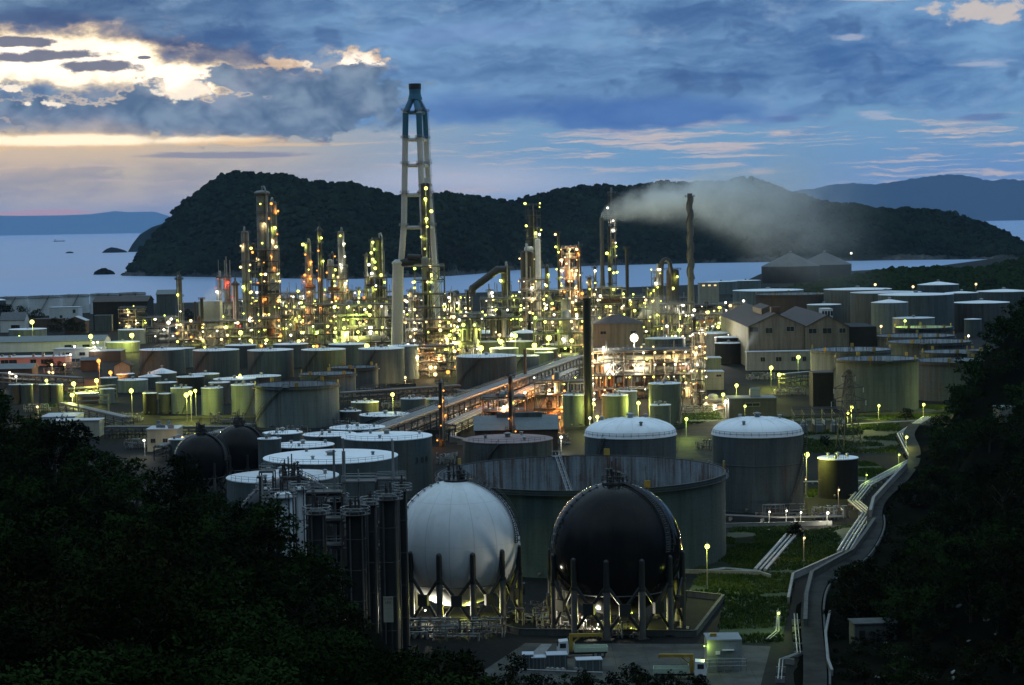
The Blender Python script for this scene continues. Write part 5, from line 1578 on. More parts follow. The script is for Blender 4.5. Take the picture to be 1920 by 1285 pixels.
# ------------------------------------------------------------------ steel process structures
def frame(x0, x1, yt, d, label, levels=5, lamps=12, cols='YA', depth=None, mat_='dark_steel', vess=5, pipes=34, r=.9, power=420, base=None, nx=None, vmats=('col_grey', 'col_dark', 'silver', 'rust', 'col_pale'), tall=0, seed=None, group=None, cat='process structure', deckmat='dark_steel', pmats=('pipe', 'pipe_dark'), npow=3, topr=True):
    r_ = random.Random(seed if seed is not None else int(x0 * 3 + x1 + yt))
    cx = (x0 + x1) / 2; p = at(cx, yt, d); W = (x1 - x0) / F * d; Z = p.z; D = depth or max(5.0, min(14.0, W * .6))
    t = thing('process_structure', label, cat, (p.x, d + D / 2, 0), 0, group)
    nx = nx or max(2, int(W / 6) + 1); cw_ = max(.16, min(.32, W * .02))
    fr, dk, rl, pa, pb = MB(), MB(), MB(), MB(), MB()
    xs = [-W / 2 + W * i / (nx - 1) for i in range(nx)]; ys = (-D / 2, D / 2)
    zl = [Z * (i + 1) / levels for i in range(levels)]
    for x in xs:
        for y in ys: fr.bar((x, y, 0), (x, y, Z), cw_)
    for li, z in enumerate(zl):
        for y in ys: fr.bar((xs[0], y, z), (xs[-1], y, z), cw_)
        for x in xs: fr.bar((x, ys[0], z), (x, ys[1], z), cw_ * .8)
        a = xs[0] if r_.random() < .6 or li == levels - 1 else xs[r_.randrange(nx - 1)]; b = xs[-1]
        dk.boxz((a + b) / 2, 0, z + .1, z + .2, abs(b - a), D)
        if topr or li < levels - 1:
            for y in (ys[0], ys[1]):
                for hh in (.6, 1.15): rl.rod((a, y, z + hh), (b, y, z + hh), .05, n=4, caps=False)
                k = max(2, int((b - a) / 2))
                for i in range(k + 1): rl.rod((a + (b - a) * i / k, y, z), (a + (b - a) * i / k, y, z + 1.15), .05, n=4, caps=False)
    zz = [0] + zl
    for li in range(levels):
        for i in range(nx - 1):
            if r_.random() < .3:
                fr.bar((xs[i], ys[0], zz[li]), (xs[i + 1], ys[0], zz[li + 1]), cw_ * .6)
                if r_.random() < .5: fr.bar((xs[i + 1], ys[0], zz[li]), (xs[i], ys[0], zz[li + 1]), cw_ * .6)
    # stair flights on the front
    for li in range(levels):
        if r_.random() < .7:
            x = r_.uniform(-W * .4, W * .2); L = min(W * .3, 5)
            for s_ in (0, .8): fr.bar((x, ys[0] - .2 - s_, zz[li]), (x + L, ys[0] - .2 - s_, zz[li + 1]), .16)
    fr.obj('steel_frame', M[mat_], t); dk.obj('decking', M[deckmat], t); rl.obj('railing', M['steel'], t)
    for i in range(vess):
        v = MB(); li = r_.randrange(levels); z0 = zz[li] + .3; hmax = (zz[li + 1] - zz[li])
        if r_.random() < .6:
            R = r_.uniform(.6, min(2.2, W * .16)); hh = hmax * r_.uniform(.5, 1.6); x = r_.uniform(-W / 2 + R, W / 2 - R); y = r_.uniform(ys[0] + R, ys[1] - R) if D > 2 * R else 0
            v.lathe([(R, z0), (R, z0 + hh), (R * .7, z0 + hh + R * .35), (.05, z0 + hh + R * .5)], 14, (x, y, 0)); nm = 'vessel'
        else:
            R = r_.uniform(.5, min(1.5, hmax * .3)); L = r_.uniform(.25, .6) * W; x = r_.uniform(-W / 2 + L / 2, W / 2 - L / 2); y = r_.uniform(ys[0] + 1, 0)
            v.rod((x - L / 2, y, z0 + R + .5), (x + L / 2, y, z0 + R + .5), R, n=12); v.ball((x - L / 2, y, z0 + R + .5), R, 10, 6); v.ball((x + L / 2, y, z0 + R + .5), R, 10, 6)
            for s_ in (-.3, .3): v.boxz(x + L * s_, y, z0, z0 + R + .3, .3, R * 1.4)
            nm = 'heat_exchanger'
        v.obj(nm, M[r_.choice(vmats)], t)
    for i in range(pipes):
        q = pa if r_.random() < .5 else pb; rr = r_.choice((.09, .13, .18, .28)); y = r_.uniform(ys[0] - .6, ys[1]); x = r_.uniform(-W / 2, W / 2); z = r_.choice(zl) - r_.uniform(.3, 1.2)
        m_ = r_.random()
        if m_ < .4:
            x2 = r_.uniform(-W / 2, W / 2); q.tube([(x, y, z), (x2, y, z), (x2, y, max(.3, z - r_.uniform(1, Z * .5)))], rr, 6)
        elif m_ < .8:
            q.tube([(x, y, .2), (x, y, z), (x + r_.uniform(-2, 2), y, z)], rr, 6)
        else: q.tube([(-W / 2 - .5, y, z), (W / 2 + .5, y, z)], rr, 6)
    pa.obj('pipework', M[pmats[0]], t); pb.obj('old_pipework', M[pmats[1]], t)
    if tall:
        mb = MB()
        for i in range(tall):
            x = r_.uniform(-W / 2, W / 2); y = r_.uniform(ys[0], ys[1]); mb.rod((x, y, Z * .5), (x, y, Z * r_.uniform(1.05, 1.35)), r_.choice((.12, .2, .3)), n=6)
        mb.obj('vent_pipe', M['steel'], t)
    step = max(1, lamps // max(1, npow)) if npow else 10 ** 6
    for i in range(lamps):
        z = (r_.choice(zl) + r_.choice((1.4, -.9, -.9))) if r_.random() < .85 else r_.uniform(1.5, Z); z = max(1.8, min(z, Z + 1.4)); x = r_.choice(xs) + r_.uniform(-.5, .5) if r_.random() < .7 else r_.uniform(-W / 2, W / 2); y = ys[0] - .5 if r_.random() < .75 else r_.uniform(ys[0], ys[1])
        lamp(t, (x, y, z), r_.choice(cols + cols + 'WA'), r * r_.uniform(.35, 1.0), power if npow and i % step == 0 else 0)
    return t, p.x, d, W, D, Z
FR = [
 (468, 521, 470, 1168, 'tall lamp-studded steel tower wrapping the tallest column', dict(levels=9, lamps=34, cols='YOAYO', vess=9, depth=9)),
 (565, 590, 520, 1240, 'steel frame under the narrow orange-lit column', dict(levels=5, lamps=9, cols='YOA')),
 (612, 650, 500, 1216, 'steel frame under the light grey twin-pipe column', dict(levels=6, lamps=16, cols='YOA')),
 (684, 724, 520, 1238, 'steel frame under the pencil-thin columns left of the tripod chimney', dict(levels=6, lamps=12, cols='YGW')),
 (776, 832, 500, 1040, 'dark frame around the foot of the tall black column by the tripod chimney', dict(levels=7, lamps=22, cols='YYAG', depth=11)),
 (986, 1013, 386, 1232, 'tall dark lattice tower crowned with a row of yellow lamps', dict(levels=12, lamps=20, cols='YYA', vess=6, depth=7)),
 (974, 1022, 525, 1205, 'bright frame below the lamp-crowned lattice tower', dict(levels=6, lamps=30, cols='WAAY', power=900)),
 (1053, 1082, 465, 1186, 'tower glowing orange with amber lamps on every floor', dict(levels=9, lamps=34, cols='AAOA', vess=8, depth=9, power=1300, npow=7, deckmat='rust', mat_='rust')),
 (1140, 1154, 363, 1262, 'slender lattice tower hung with yellow lamps right of the steaming grey stack', dict(levels=11, lamps=18, cols='YYW', vess=2, pipes=14, depth=4)),
 (405, 431, 520, 1262, 'grey steel block with pipes on its roof, left of the tall columns', dict(levels=5, lamps=9, cols='AYR', tall=5)),
 (380, 470, 603, 1140, 'low frame with amber lamps below the steaming pale block', dict(levels=4, lamps=22, cols='YAWA')),
 (524, 566, 560, 1130, 'frame below the brightest white lamp left of centre', dict(levels=5, lamps=16, cols='YAW', tall=3)),
 (566, 628, 572, 1120, 'low frame with orange drums left of the pale lit vessels', dict(levels=5, lamps=20, cols='YOAG', tall=2)),
 (628, 736, 572, 1105, 'wide frame of pale green-lit upright vessels left of the chimney leg', dict(levels=4, lamps=40, cols='YGWG', vess=24, vmats=('col_pale', 'silver', 'col_pale'), power=1000, npow=7)),
 (470, 524, 598, 1095, 'frame at the foot of the tallest column', dict(levels=4, lamps=16, cols='YAO')),
 (758, 800, 560, 1110, 'amber-lit frame between the legs of the tripod chimney', dict(levels=5, lamps=20, cols='AAYW', power=800)),
 (800, 850, 600, 1035, 'amber-lit frame right of the tripod chimney foot', dict(levels=5, lamps=22, cols='AAY', power=800)),
 (846, 905, 590, 1120, 'frame with pipes below the lower end of the sloping duct', dict(levels=4, lamps=16, cols='YGA')),
 (900, 975, 560, 1150, 'wide frame with yellow lamps under the sloping duct', dict(levels=5, lamps=20, cols='YGW')),
 (1018, 1056, 545, 1150, 'frame with yellow lamps between the lattice tower and the orange-lit tower', dict(levels=5, lamps=18, cols='YAG')),
 (1080, 1125, 560, 1180, 'dark frame right of the orange-lit tower', dict(levels=5, lamps=18, cols='YAW')),
 (1118, 1168, 540, 1215, 'frame around the foot of the steaming grey stack', dict(levels=6, lamps=24, cols='YYA')),
 (1165, 1235, 560, 1200, 'wide yellow-lit frame between the steaming stack and the hooped duct', dict(levels=4, lamps=24, cols='YYAW')),
 (1222, 1238, 510, 1190, 'narrow frame with a cluster of yellow lamps left of the hooped duct', dict(levels=5, lamps=12, cols='YY', depth=5)),
 (1238, 1300, 570, 1150, 'frame left of the foot of the spiral stack', dict(levels=4, lamps=16, cols='YWA')),
 (1305, 1368, 590, 1120, 'low frame with green lamps right of the foot of the spiral stack', dict(levels=3, lamps=14, cols='GYW')),
 (1368, 1402, 570, 1180, 'low frame with amber lamps left of the gabled warehouse', dict(levels=3, lamps=12, cols='YAW')),
 (270, 330, 596, 1260, 'low pipe structure left of the lone dark flue', dict(levels=3, lamps=9, cols='YWG')),
 (332, 382, 606, 1200, 'low amber-lit structure right of the lone dark flue', dict(levels=3, lamps=14, cols='AYO')),
 (860, 960, 596, 1060, 'low pipe structure behind the green-lit cone-roofed tanks', dict(levels=2, lamps=12, cols='YG', vess=6)),
 (1000, 1095, 600, 1040, 'low pipe structure left of the hip-roofed hall', dict(levels=3, lamps=16, cols='YGA')),
 (782, 852, 650, 930, 'orange-glowing furnace structure behind the start of the pipe bridge', dict(levels=4, lamps=16, cols='OAOA', power=1000, deckmat='rust')),
]
BK = [(440, 520, 562, 'back-row frame behind the foot of the tallest columns'), (520, 600, 550, 'back-row frame behind the brightest white lamp left of the chimney'), (600, 682, 547, 'back-row frame behind the light grey twin-pipe column'), (682, 742, 548, 'back-row frame behind the pencil-thin columns'),
      (815, 880, 556, 'back-row frame right of the tall black column'), (925, 1000, 552, 'back-row frame behind the dark fat vessel'), (1000, 1060, 548, 'back-row frame between the smooth white column and the orange-lit tower'), (1085, 1150, 550, 'back-row frame behind the steaming grey stack'),
      (1150, 1222, 556, 'back-row frame behind the dark rusty stack'), (1222, 1300, 560, 'back-row frame behind the hooped duct'), (1300, 1360, 572, 'back-row frame right of the spiral stack')]
for i, (a, b, y_, l) in enumerate(BK): frame(a, b, y_, 1320, l, levels=5, lamps=15, cols=('YOA', 'YAW', 'YYG')[i % 3], vess=7, pipes=36, tall=5, power=600)
frame(860, 900, 615, 1000, 'low frame with yellow lamps left of the pale cone-roofed tanks', levels=2, lamps=8, cols='YG', power=600)
for a in FR: frame(*a[:5], **a[5])
# the long lit rack right of the black stack
frame(1112, 1322, 657, 800, 'long three-storey pipe rack glowing with warm lamps, right of the plain black stack', levels=4, lamps=86, cols='AWAYA', depth=15, vess=46, pipes=190, nx=12, r=.5, power=1300, npow=12, vmats=('col_pale', 'silver', 'cream', 'pipe', 'rust'), tall=8)
frame(1296, 1322, 600, 772, 'narrow lamp-hung stair tower at the right end of the long lit rack', levels=7, lamps=22, cols='AWO', depth=6, r=.45, power=300)
frame(1056, 1112, 715, 745, 'white-lit pipe frame left of the plain black stack', levels=2, lamps=14, cols='WAY', r=.45, power=600)
frame(905, 985, 745, 660, 'red-orange glowing pipe frame under the bridge, left of the slim tank', levels=3, lamps=6, cols='OO', r=.5, power=900, npow=2, mat_='rust', vess=4, vmats=('rust', 'pipe'))
frame(1002, 1056, 715, 712, 'pipe frame lit red by two orange lamps beside the bridge', levels=3, lamps=5, cols='O', r=.6, power=1700, npow=2, mat_='rust', vess=4, vmats=('rust', 'pipe'))
frame(1322, 1400, 752, 745, 'low pipe frame with bright lamps right of the long lit rack', levels=2, lamps=12, cols='YAW', r=.45, power=500)
# ------------------------------------------------------------------ slim columns at the edge of the wood
def slim(cx, yt, hw, d, label, mat_, nozz=5, plat=True, name='slim_column'):
    p = at(cx, yt, d); R = hw / F * d; Z = p.z; t = thing(name, label, 'column', (p.x, d, 0)); r_ = random.Random(int(cx))
    mb = MB(); mb.lathe([(R, 0), (R, Z - R * .6), (R * .9, Z - R * .3), (R * .6, Z - R * .08), (.05, Z)], 22, cap0=False, cap1=False)
    mb.obj('shell', M[mat_], t)
    sm = MB()
    for z in [Z * k / 5 for k in range(1, 5)]: sm.ring((0, 0, z), R + .02, .06, 22, 4)
    sm.obj('band', M['dark_steel'], t)
    v = MB()
    for k in range(nozz):
        a = r_.random() * 6.28; q = R * .6 * r_.random(); h_ = r_.uniform(.6, 2.4)
        v.rod((q * math.cos(a), q * math.sin(a), Z - R * .4), (q * math.cos(a), q * math.sin(a), Z + h_), r_.choice((.07, .1, .16)), n=6)
        v.lathe([(.2, h_ * .6), (.2, h_ * .6 + .15)], 7, (q * math.cos(a), q * math.sin(a), Z))
    v.obj('nozzle', M['dark_steel'], t)
    if plat:
        pf, rl = MB(), MB(); platform(pf, rl, R * .98, Z - R * .7, 0, 6.283, .9); pf.obj('platform', M['dark_steel'], t); rl.obj('railing', M['steel'], t)
    pp = MB()
    for k in range(2):
        a = -.9 - k * 1.1; q = R + .3
        pp.tube([(R * .5 * math.cos(a), R * .5 * math.sin(a), Z - R * .2), (q * math.cos(a), q * math.sin(a), Z - R * .2), (q * math.cos(a), q * math.sin(a), 0)], .12, 6)
    pp.obj('side_pipe', M['pipe_dark'], t)
    return t, p.x, d, R, Z
slim(530, 921, 17.5, 318, 'white rounded-top column in front, left one of the close white pair', 'white', 6)
slim(561, 911, 11, 330, 'white rounded-top column standing just behind its wider white neighbour', 'white', 4)
slim(498, 912, 9.5, 335, 'slim white column at the edge of the wood, partly caged in dark steel', 'white', 4)
slim(594, 952, 17, 322, 'black column lowest of the dark cluster, right of the white pair', 'black_steel', 7)
slim(666, 952, 18.5, 324, 'dark grey column in the middle of the dark cluster', 'shell_dark', 6)
slim(695, 939, 10.5, 330, 'narrow dark column with a pale pipe down its side, in the dark cluster', 'black_steel', 4)
slim(728, 924, 18, 322, 'wide black column beside the white sphere', 'black_steel', 6)
slim(753.5, 914, 9.5, 333, 'tallest narrow black column touching the white sphere at its left', 'black_steel', 4)
slim(632, 930, 14, 341, 'dark column rising behind the dark cluster', 'shell_dark', 6)
frame(486, 512, 886, 328, 'dark steel cage with handrails around the slim white column', levels=7, lamps=0, vess=0, pipes=16, depth=3, nx=2, seed=3)
frame(574, 640, 925, 332, 'dark railed walkway frame above the lowest black column', levels=6, lamps=1, cols='W', vess=0, pipes=22, depth=3, npow=0, r=.3, seed=6, tall=2)
frame(640, 704, 905, 338, 'dark railed frame behind the dark grey column', levels=7, lamps=0, vess=0, pipes=22, depth=3, seed=9, tall=3)
frame(706, 760, 900, 344, 'dark railed frame reaching up behind the widest black column', levels=7, lamps=0, vess=0, pipes=14, depth=2.5, seed=12, tall=2)
p = at(727.5, 1143, 318); sg = thing('warning_sign', 'tall pale sign board with lettering, on the wide black column beside the white sphere', 'sign', (p.x, 319, 0))
mb = MB(); w_ = 18.5 / F * 319; z0, z1 = at(727, 1167, 319).z, at(727, 1119, 319).z; mb.boxz(0, 0, z0, z1, w_, .08); mb.obj('board', M['cream'], sg)
mb = MB()
for s_ in (-.5, .5): mb.rod((s_, .06, z0 - 9), (s_, .06, z1), .05, n=5)
mb.obj('post', M['dark_steel'], sg)
text_obj('lettering', 'D-710A', M['black_steel'], .42, sg, (0, -.06, z1 - .35), (PI / 2, 0, 0), .01)
text_obj('lettering', 'LPG', M['black_steel'], .55, sg, (0, -.06, z1 - .95), (PI / 2, 0, 0), .01)

# ------------------------------------------------------------------ buildings
M['bluewhite'] = m_roof('pale_flat_roof', (.42, .46, .52), (.22, .22, .24), .4)
M['metal_roof'] = m_shell('ribbed_metal_roof', (.16, .19, .20), .08, .5, .4, .5, 1.2)
M['tile'] = m_plain('grey_roof_tile', (.10, .11, .125), .7)
M['slate'] = m_shell('weathered_roof_sheet', (.085, .070, .066), .2, .5, .6, .7, 1.5)
M['lattice_wall'] = m_shell('stained_sheet_wall', (.19, .175, .145), .12, .35, .9, .7, 2.2)
M['dark_concrete'] = m_shell('dark_concrete', (.075, .08, .075), .02, .5, .8)
M['lit'] = m_emit('lit_window', (1, .78, .38), 1.2)

def bld(x0, x1, ytop, ybase, label, wall='concrete', roof='bluewhite', depth=12, kind='flat', rise=2.0, wins=(), door=None, extras=0, name='building', cat='building', yaw=0.0, d=None, overhang=.5, group=None):
    """block whose front runs between two photo columns; ytop = eaves row, ybase = foot row"""
    cx = (x0 + x1) / 2
    if d is None: d = G(cx, ybase, 0).y
    W = (x1 - x0) / F * d; p = at(cx, ytop, d); Z = p.z; D = depth
    t = thing(name, label, cat, (p.x, d + D / 2, 0), yaw, group); r_ = random.Random(int(x0 + ytop))
    mb = MB()
    if kind == 'gable': mb.gable(-W / 2, W / 2, -D / 2, D / 2, 0, Z, Z + rise - .15, 'x')
    elif kind == 'gablefront': mb.gable(-W / 2, W / 2, -D / 2, D / 2, 0, Z, Z + rise - .15, 'y')
    else: mb.boxz(0, 0, 0, Z, W, D)
    mb.obj('wall', M[wall], t)
    rf = MB(); o = overhang; th = .22
    if kind == 'flat':
        rf.boxz(0, 0, Z, Z + .3, W + o, D + o)
    elif kind == 'gable':
        for s_ in (-1, 1): 
            q = [(-W / 2 - o, s_ * (D / 2 + o), Z - rise * o / (D / 2)), (W / 2 + o, s_ * (D / 2 + o), Z - rise * o / (D / 2)), (W / 2 + o, 0, Z + rise), (-W / 2 - o, 0, Z + rise)]
            rf.slab(q if s_ < 0 else q[::-1], th)
    elif kind == 'gablefront':
        for s_ in (-1, 1):
            q = [(s_ * (W / 2 + o), -D / 2 - o, Z - rise * o / (W / 2)), (s_ * (W / 2 + o), D / 2 + o, Z - rise * o / (W / 2)), (0, D / 2 + o, Z + rise), (0, -D / 2 - o, Z + rise)]
            rf.slab(q if s_ > 0 else q[::-1], th)
    elif kind == 'hip':
        a, b = W / 2 + o, D / 2 + o; c = max(.1, a - b)
        vs = [(-a, -b, Z), (a, -b, Z), (a, b, Z), (-a, b, Z), (-c, 0, Z + rise), (c, 0, Z + rise)]
        rf.add(vs, [(0, 1, 5, 4), (2, 3, 4, 5), (1, 2, 5), (3, 0, 4), (3, 2, 1, 0)])
    rf.obj('roof', M[roof], t)
    for (u, v, w, h_, lit) in wins:          # window rows in fractions of the front
        wn = MB(); x, z = -W / 2 + u * W, v * Z
        wn.box((x, -D / 2 - .03, z), (w, .10, h_)); 
        f = wn.obj('window', M['lit' if lit else 'glass'], t)
        fr = MB()
        fr.box((x, -D / 2 - .09, z + h_ / 2 + .06), (w + .3, .14, .12)); fr.box((x, -D / 2 - .09, z - h_ / 2 - .06), (w + .3, .2, .12)); fr.box((x, -D / 2 - .09, z), (.08, .08, h_))
        for s_ in (-1, 1): fr.box((x + s_ * (w / 2 + .06), -D / 2 - .09, z), (.12, .14, h_))
        fo = fr.obj('frame', M['steel'], f)
    if door:
        u, w, h_ = door; dr = MB(); dr.box((-W / 2 + u * W, -D / 2 - .05, h_ / 2), (w, .12, h_)); do = dr.obj('door', M['dark_steel'], t)
        hn = MB(); hn.box((-W / 2 + u * W + w * .35, -D / 2 - .14, h_ * .48), (.08, .1, .25)); hn.obj('handle', M['steel'], do)
    for k in range(extras):
        e = MB(); x, y = r_.uniform(-.42, .42) * W, r_.uniform(-.4, .4) * D; s_ = r_.uniform(.8, 1.8); hh = r_.uniform(.8, 1.8)
        e.boxz(x, y, Z + .3, Z + .3 + hh, s_, s_ * .8); e.lathe([(s_ * .3, Z + .3 + hh), (s_ * .3, Z + .45 + hh)], 10, (x, y, 0))
        e.obj('roof_unit', M['steel'], t)
    return t, W, D, Z
# left side
bld(174, 276, 566, 612, 'big dark shed with an open lit right half, by the coast at left', 'shell_dark', 'slate', 26, 'gable', 3.5, d=1440)
fr_ = frame(222, 272, 578, 1428, 'lit pipework bay in the open half of the big dark shed', levels=4, lamps=16, cols='GYA', depth=7, r=.6, power=700)
bld(177, 209, 592, 612, 'plain green-grey block standing against the big dark shed', 'shell', 'metal_roof', 6, 'flat', d=1424)
bld(293, 328, 552, 600, 'dark green gabled building by the water, left of the lone dark flue', 'shell', 'metal_roof', 14, 'gable', 3, d=1500)
bld(92, 147, 577, 600, 'long pale building with a taller right end, below the coastal tanks', 'offwhite', 'bluewhite', 14, 'flat', wins=((.85, .75, 2, 2.5, 0), (.4, .4, 2, 2.5, 0)), d=1560)
bld(0, 46, 600, 616, 'pale house with a pitched tile roof near the left edge', 'offwhite', 'tile', 14, 'gable', 5, wins=((.62, .45, 6, 2.2, 0),), d=1430, name='house', cat='house')
bld(121, 160, 602, 612, 'small shed showing a pale gabled roof among dark trees at left', 'brick', 'bluewhite', 12, 'gablefront', 3, d=1400, name='shed', cat='shed')
bld(60, 116, 599, 612, 'low dark flat-roofed building behind the pale green-lit tank', 'brick', 'slate', 12, 'flat', d=1440)
bld(-30, 195, 641, 658, 'long low building with a ribbed roof at left', 'offwhite', 'metal_roof', 20, 'gable', 2.8, wins=((.7, .5, 4, 1.6, 0), (.85, .5, 4, 1.6, 0)), d=1190)
bld(100, 190, 655, 668, 'pale blue-white low building behind the pink one', 'offwhite', 'bluewhite', 14, 'flat', wins=((.3, .5, 3, 1.6, 0), (.6, .5, 3, 1.6, 0)), d=1120, extras=3)
bld(-20, 122, 671, 688, 'long flat-roofed pink building at the left edge', 'pink', 'bluewhite', 16, 'flat', wins=((.2, .5, 4, 2.3, 0), (.31, .5, 4, 2.3, 0), (.58, .5, 3, 2.3, 0), (.72, .5, 3, 2.3, 0)), d=1065, extras=9)
bld(166, 226, 659, 682, 'dark shed with a pale sagging roof left of the white-topped tank row', 'brick', 'bluewhite', 14, 'flat', d=1090, name='shed', cat='shed')
bld(151, 182, 676, 696, 'small dark shed lit orange by a lamp at its corner', 'brick', 'tile', 9, 'gable', 1.2, d=1020, name='shed', cat='shed')
bld(214, 244, 686, 700, 'small lean-to glowing orange beside the white-topped tank row', 'cream', 'slate', 8, 'gablefront', 2, d=985, name='shed', cat='shed')
bld(-20, 60, 692, 712, 'low building with a broken grey roof at the left edge, below the pink one', 'brick', 'metal_roof', 12, 'gable', 2.0, d=955)
bld(75, 140, 783, 815, 'blue-white flat-roofed office by the wood at lower left', 'offwhite', 'bluewhite', 15, 'flat', d=705, extras=0)
bld(97, 186, 790, 818, 'cream single-storey annex with a dark window, in front of the blue-white office', 'cream', 'bluewhite', 8, 'flat', wins=((.15, .55, 4.5, 1.6, 0), (.75, .5, 1.2, 1.6, 0)), door=(.5, 1.0, 2.1), d=690)
bld(275, 332, 806, 834, 'tan flat-roofed block with roof units, above the black spheres', 'cream', 'bluewhite', 11, 'flat', d=640, extras=7, wins=((.2, .5, 1.4, 1.2, 0), (.6, .5, 1.4, 1.2, 0)))
# middle and right
bld(1112, 1206, 607, 642, 'brown hip-roofed hall in front of the steaming grey stack', 'lattice_wall', 'slate', 22, 'hip', 4.5, d=1085, wins=((.2, .7, 3, 1.5, 0), (.8, .7, 3, 1.5, 0)))
t, W, D, Z = bld(1403, 1508, 612, 690, 'big stained gabled warehouse, left one of the touching pair', 'lattice_wall', 'slate', 125, 'gablefront', 6.0, wins=((.1, .93, 4.2, 2.2, 0), (.37, .90, 3.2, 2.4, 0), (.75, .93, 3.6, 2.2, 0), (.12, .3, 2, 2, 0), (.42, .3, 3, 2.2, 0), (.66, .3, 3, 2.2, 0), (.9, .3, 2.4, 2.2, 0)), d=958)
mb = MB(); mb.gable(-W * .15, W * .15, -D / 2 + 24, -D / 2 + 60, Z + 4.5, Z + 7.2, Z + 8.8, 'y'); mb.obj('roof_monitor', M['slate'], t)
mb = MB(); mb.boxz(W * .05, -D / 2 + 14, Z + 4.0, Z + 8.6, 4.4, 5); mb.obj('ventilator', M['brick'], t)
t, W, D, Z = bld(1509.5, 1592, 613, 690, 'big stained gabled warehouse, right one of the touching pair, with a windowed roof monitor', 'lattice_wall', 'slate', 105, 'gablefront', 5.4, wins=((.17, .9, 3.6, 2.2, 0), (.5, .9, 4, 2.4, 0), (.85, .9, 3, 2.2, 0)), d=957)
mb = MB(); mb.boxz(3.5, -D / 2 + 26, Z + 2.0, Z + 7.6, 5, 12); mon = mb.obj('roof_monitor', M['offwhite'], t)
mb = MB()
for k in range(4): mb.box((.8 - .05 + k * 1.4 + .5, -D / 2 + 19.95, Z + 5.4), (.9, .1, 2.2))
mb.obj('window', M['glass'], mon)
mb = MB(); mb.boxz(W / 2 + 6.7, -D / 2 + 19, 0, Z - .3, 13, 36); mb.obj('dark_side_wall', M['shell_dark'], t)  # black box standing in for the receding side wall, darkness put into its colour
bld(1400, 1520, 660, 700, 'low concrete workshop with square windows below the gabled warehouses', 'concrete', 'bluewhite', 6, 'flat', wins=((.25, .6, 2, 2, 0), (.5, .6, 2.6, 2, 0), (.73, .6, 2, 2, 0), (.9, .6, 1.6, 2, 0)), d=942)
bld(1320, 1357, 698, 742, 'plain cream block right of the long lit rack', 'cream', 'bluewhite', 8, 'flat', d=838, wins=((.75, .8, 2, .8, 0),))
bld(1318, 1352, 672, 696, 'pale green-grey block above the plain cream one', 'shell_light', 'bluewhite', 8, 'flat', d=868)
t, W, D, Z = bld(1366, 1456, 748, 792, 'dark control building with a parapet and a boxed unit on its roof', 'dark_concrete', 'tile', 11, 'flat', d=715, wins=((.5, .7, 5, 1.0, 0),))
mb = MB(); mb.boxz(1.5, 0, Z + .3, Z + 3.0, 3.6, 3); mb.lathe([(.9, Z + 3.0), (.9, Z + 3.4)], 12, (.8, 0, 0)); mb.lathe([(.9, Z + 3.0), (.9, Z + 3.4)], 12, (2.4, 0, 0)); mb.obj('roof_unit', M['grey_box'], t)
bld(1524, 1563, 700, 762, 'tall dark brick building between the pylon and the pale floating-roof tank', 'shell_dark', 'slate', 9, 'flat', d=752)
bld(1312, 1348, 531, 566, 'pale green-lit block by the water right of the spiral stack', 'cream', 'bluewhite', 16, 'flat', d=1560, wins=((.2, .92, 2, 1.2, 1), (.5, .92, 2, 1.2, 1), (.8, .92, 2, 1.2, 1)))
bld(372, 412, 566, 640, 'broad pale block with a steaming top, left of the tall columns', 'col_pale', 'bluewhite', 12, 'flat', d=1225)
t, W, D, Z = bld(890, 1046, 806, 832, 'metal-roofed shed with a raised ridge vent, under the pipe bridge', 'brick', 'metal_roof', 14, 'gable', 3.6, d=610, name='shed', cat='shed', overhang=.4)
mb = MB(); mb.boxz(1, 0, Z + 2.9, Z + 4.6, W * .55, 2.6); mb.obj('ridge_vent', M['shell'], t)
# grey cabin and shed in front
t, W, D, Z = bld(1326, 1391, 1203, 1268, 'grey two-storey box cabin at the front corner of the yard', 'grey_box', 'grey_box', 5.4, 'flat', d=312, overhang=.12)
mb = MB(); mb.box((-W * .2, -D / 2 - .05, Z * .62), (.7, .15, .5)); mb.box((W * .1, -D / 2 - .3, Z * .72), (1.8, .6, .08)); mb.obj('wall_lamp', M['white'], t)
rl = MB()
for z in (1.0, 1.6, 2.1):
    rl.rod((-W / 2 - .9, -D / 2 - .9, z), (W / 2 + .6, -D / 2 - .9, z), .05, n=4)
for k in range(7): rl.rod((-W / 2 - .9 + k * (W + 1.5) / 6, -D / 2 - .9, 0), (-W / 2 - .9 + k * (W + 1.5) / 6, -D / 2 - .9, 2.1), .05, n=4)
rl.obj('railing', M['steel'], t)
mb = MB(); mb.boxz(0, -D / 2 - .12, .1, 1.9, 2.3, .2); mb.obj('door', M['steel'], t)
lamp(t, (-W / 2 - .5, -D / 2 - .3, Z - .6), 'G', .12, 45)
mb = MB(); mb.boxz(-W * .28, 0, Z + .3, Z + .8, 1.0, .8); mb.obj('roof_unit', M['yellow'], t)
p = at(1641, 1190, 318); z = hz_at(p.x, 318)
t = thing('shed', 'small flat-roofed grey shed among scrub on the hillside right of the road', 'shed', (p.x, 320, z - 1.0), .05)
mb = MB(); mb.boxz(0, 0, 0, 3.9, 6.8, 4); mb.obj('wall', M['dark_concrete'], t); mb = MB(); mb.boxz(0, 0, 3.9, 4.1, 7.2, 4.4); mb.obj('roof', M['dark_concrete'], t); mb = MB(); mb.box((-2.2, -2.03, 1.9), (.9, .1, 2.0)); mb.obj('door', M['black_steel'], t)
def hit(px, py):
    d = 200.0
    while d < 700:
        p = at(px, py, d)
        if p.x < HX1 and p.z < hz_at(p.x, d): return p
        d += 1.0
    return at(px, py, 560)
p = hit(1885, 795); t = thing('shed', 'pale small hut high on the wooded hillside at right', 'shed', (p.x, p.y, hz_at(p.x, p.y) - .8), .2)
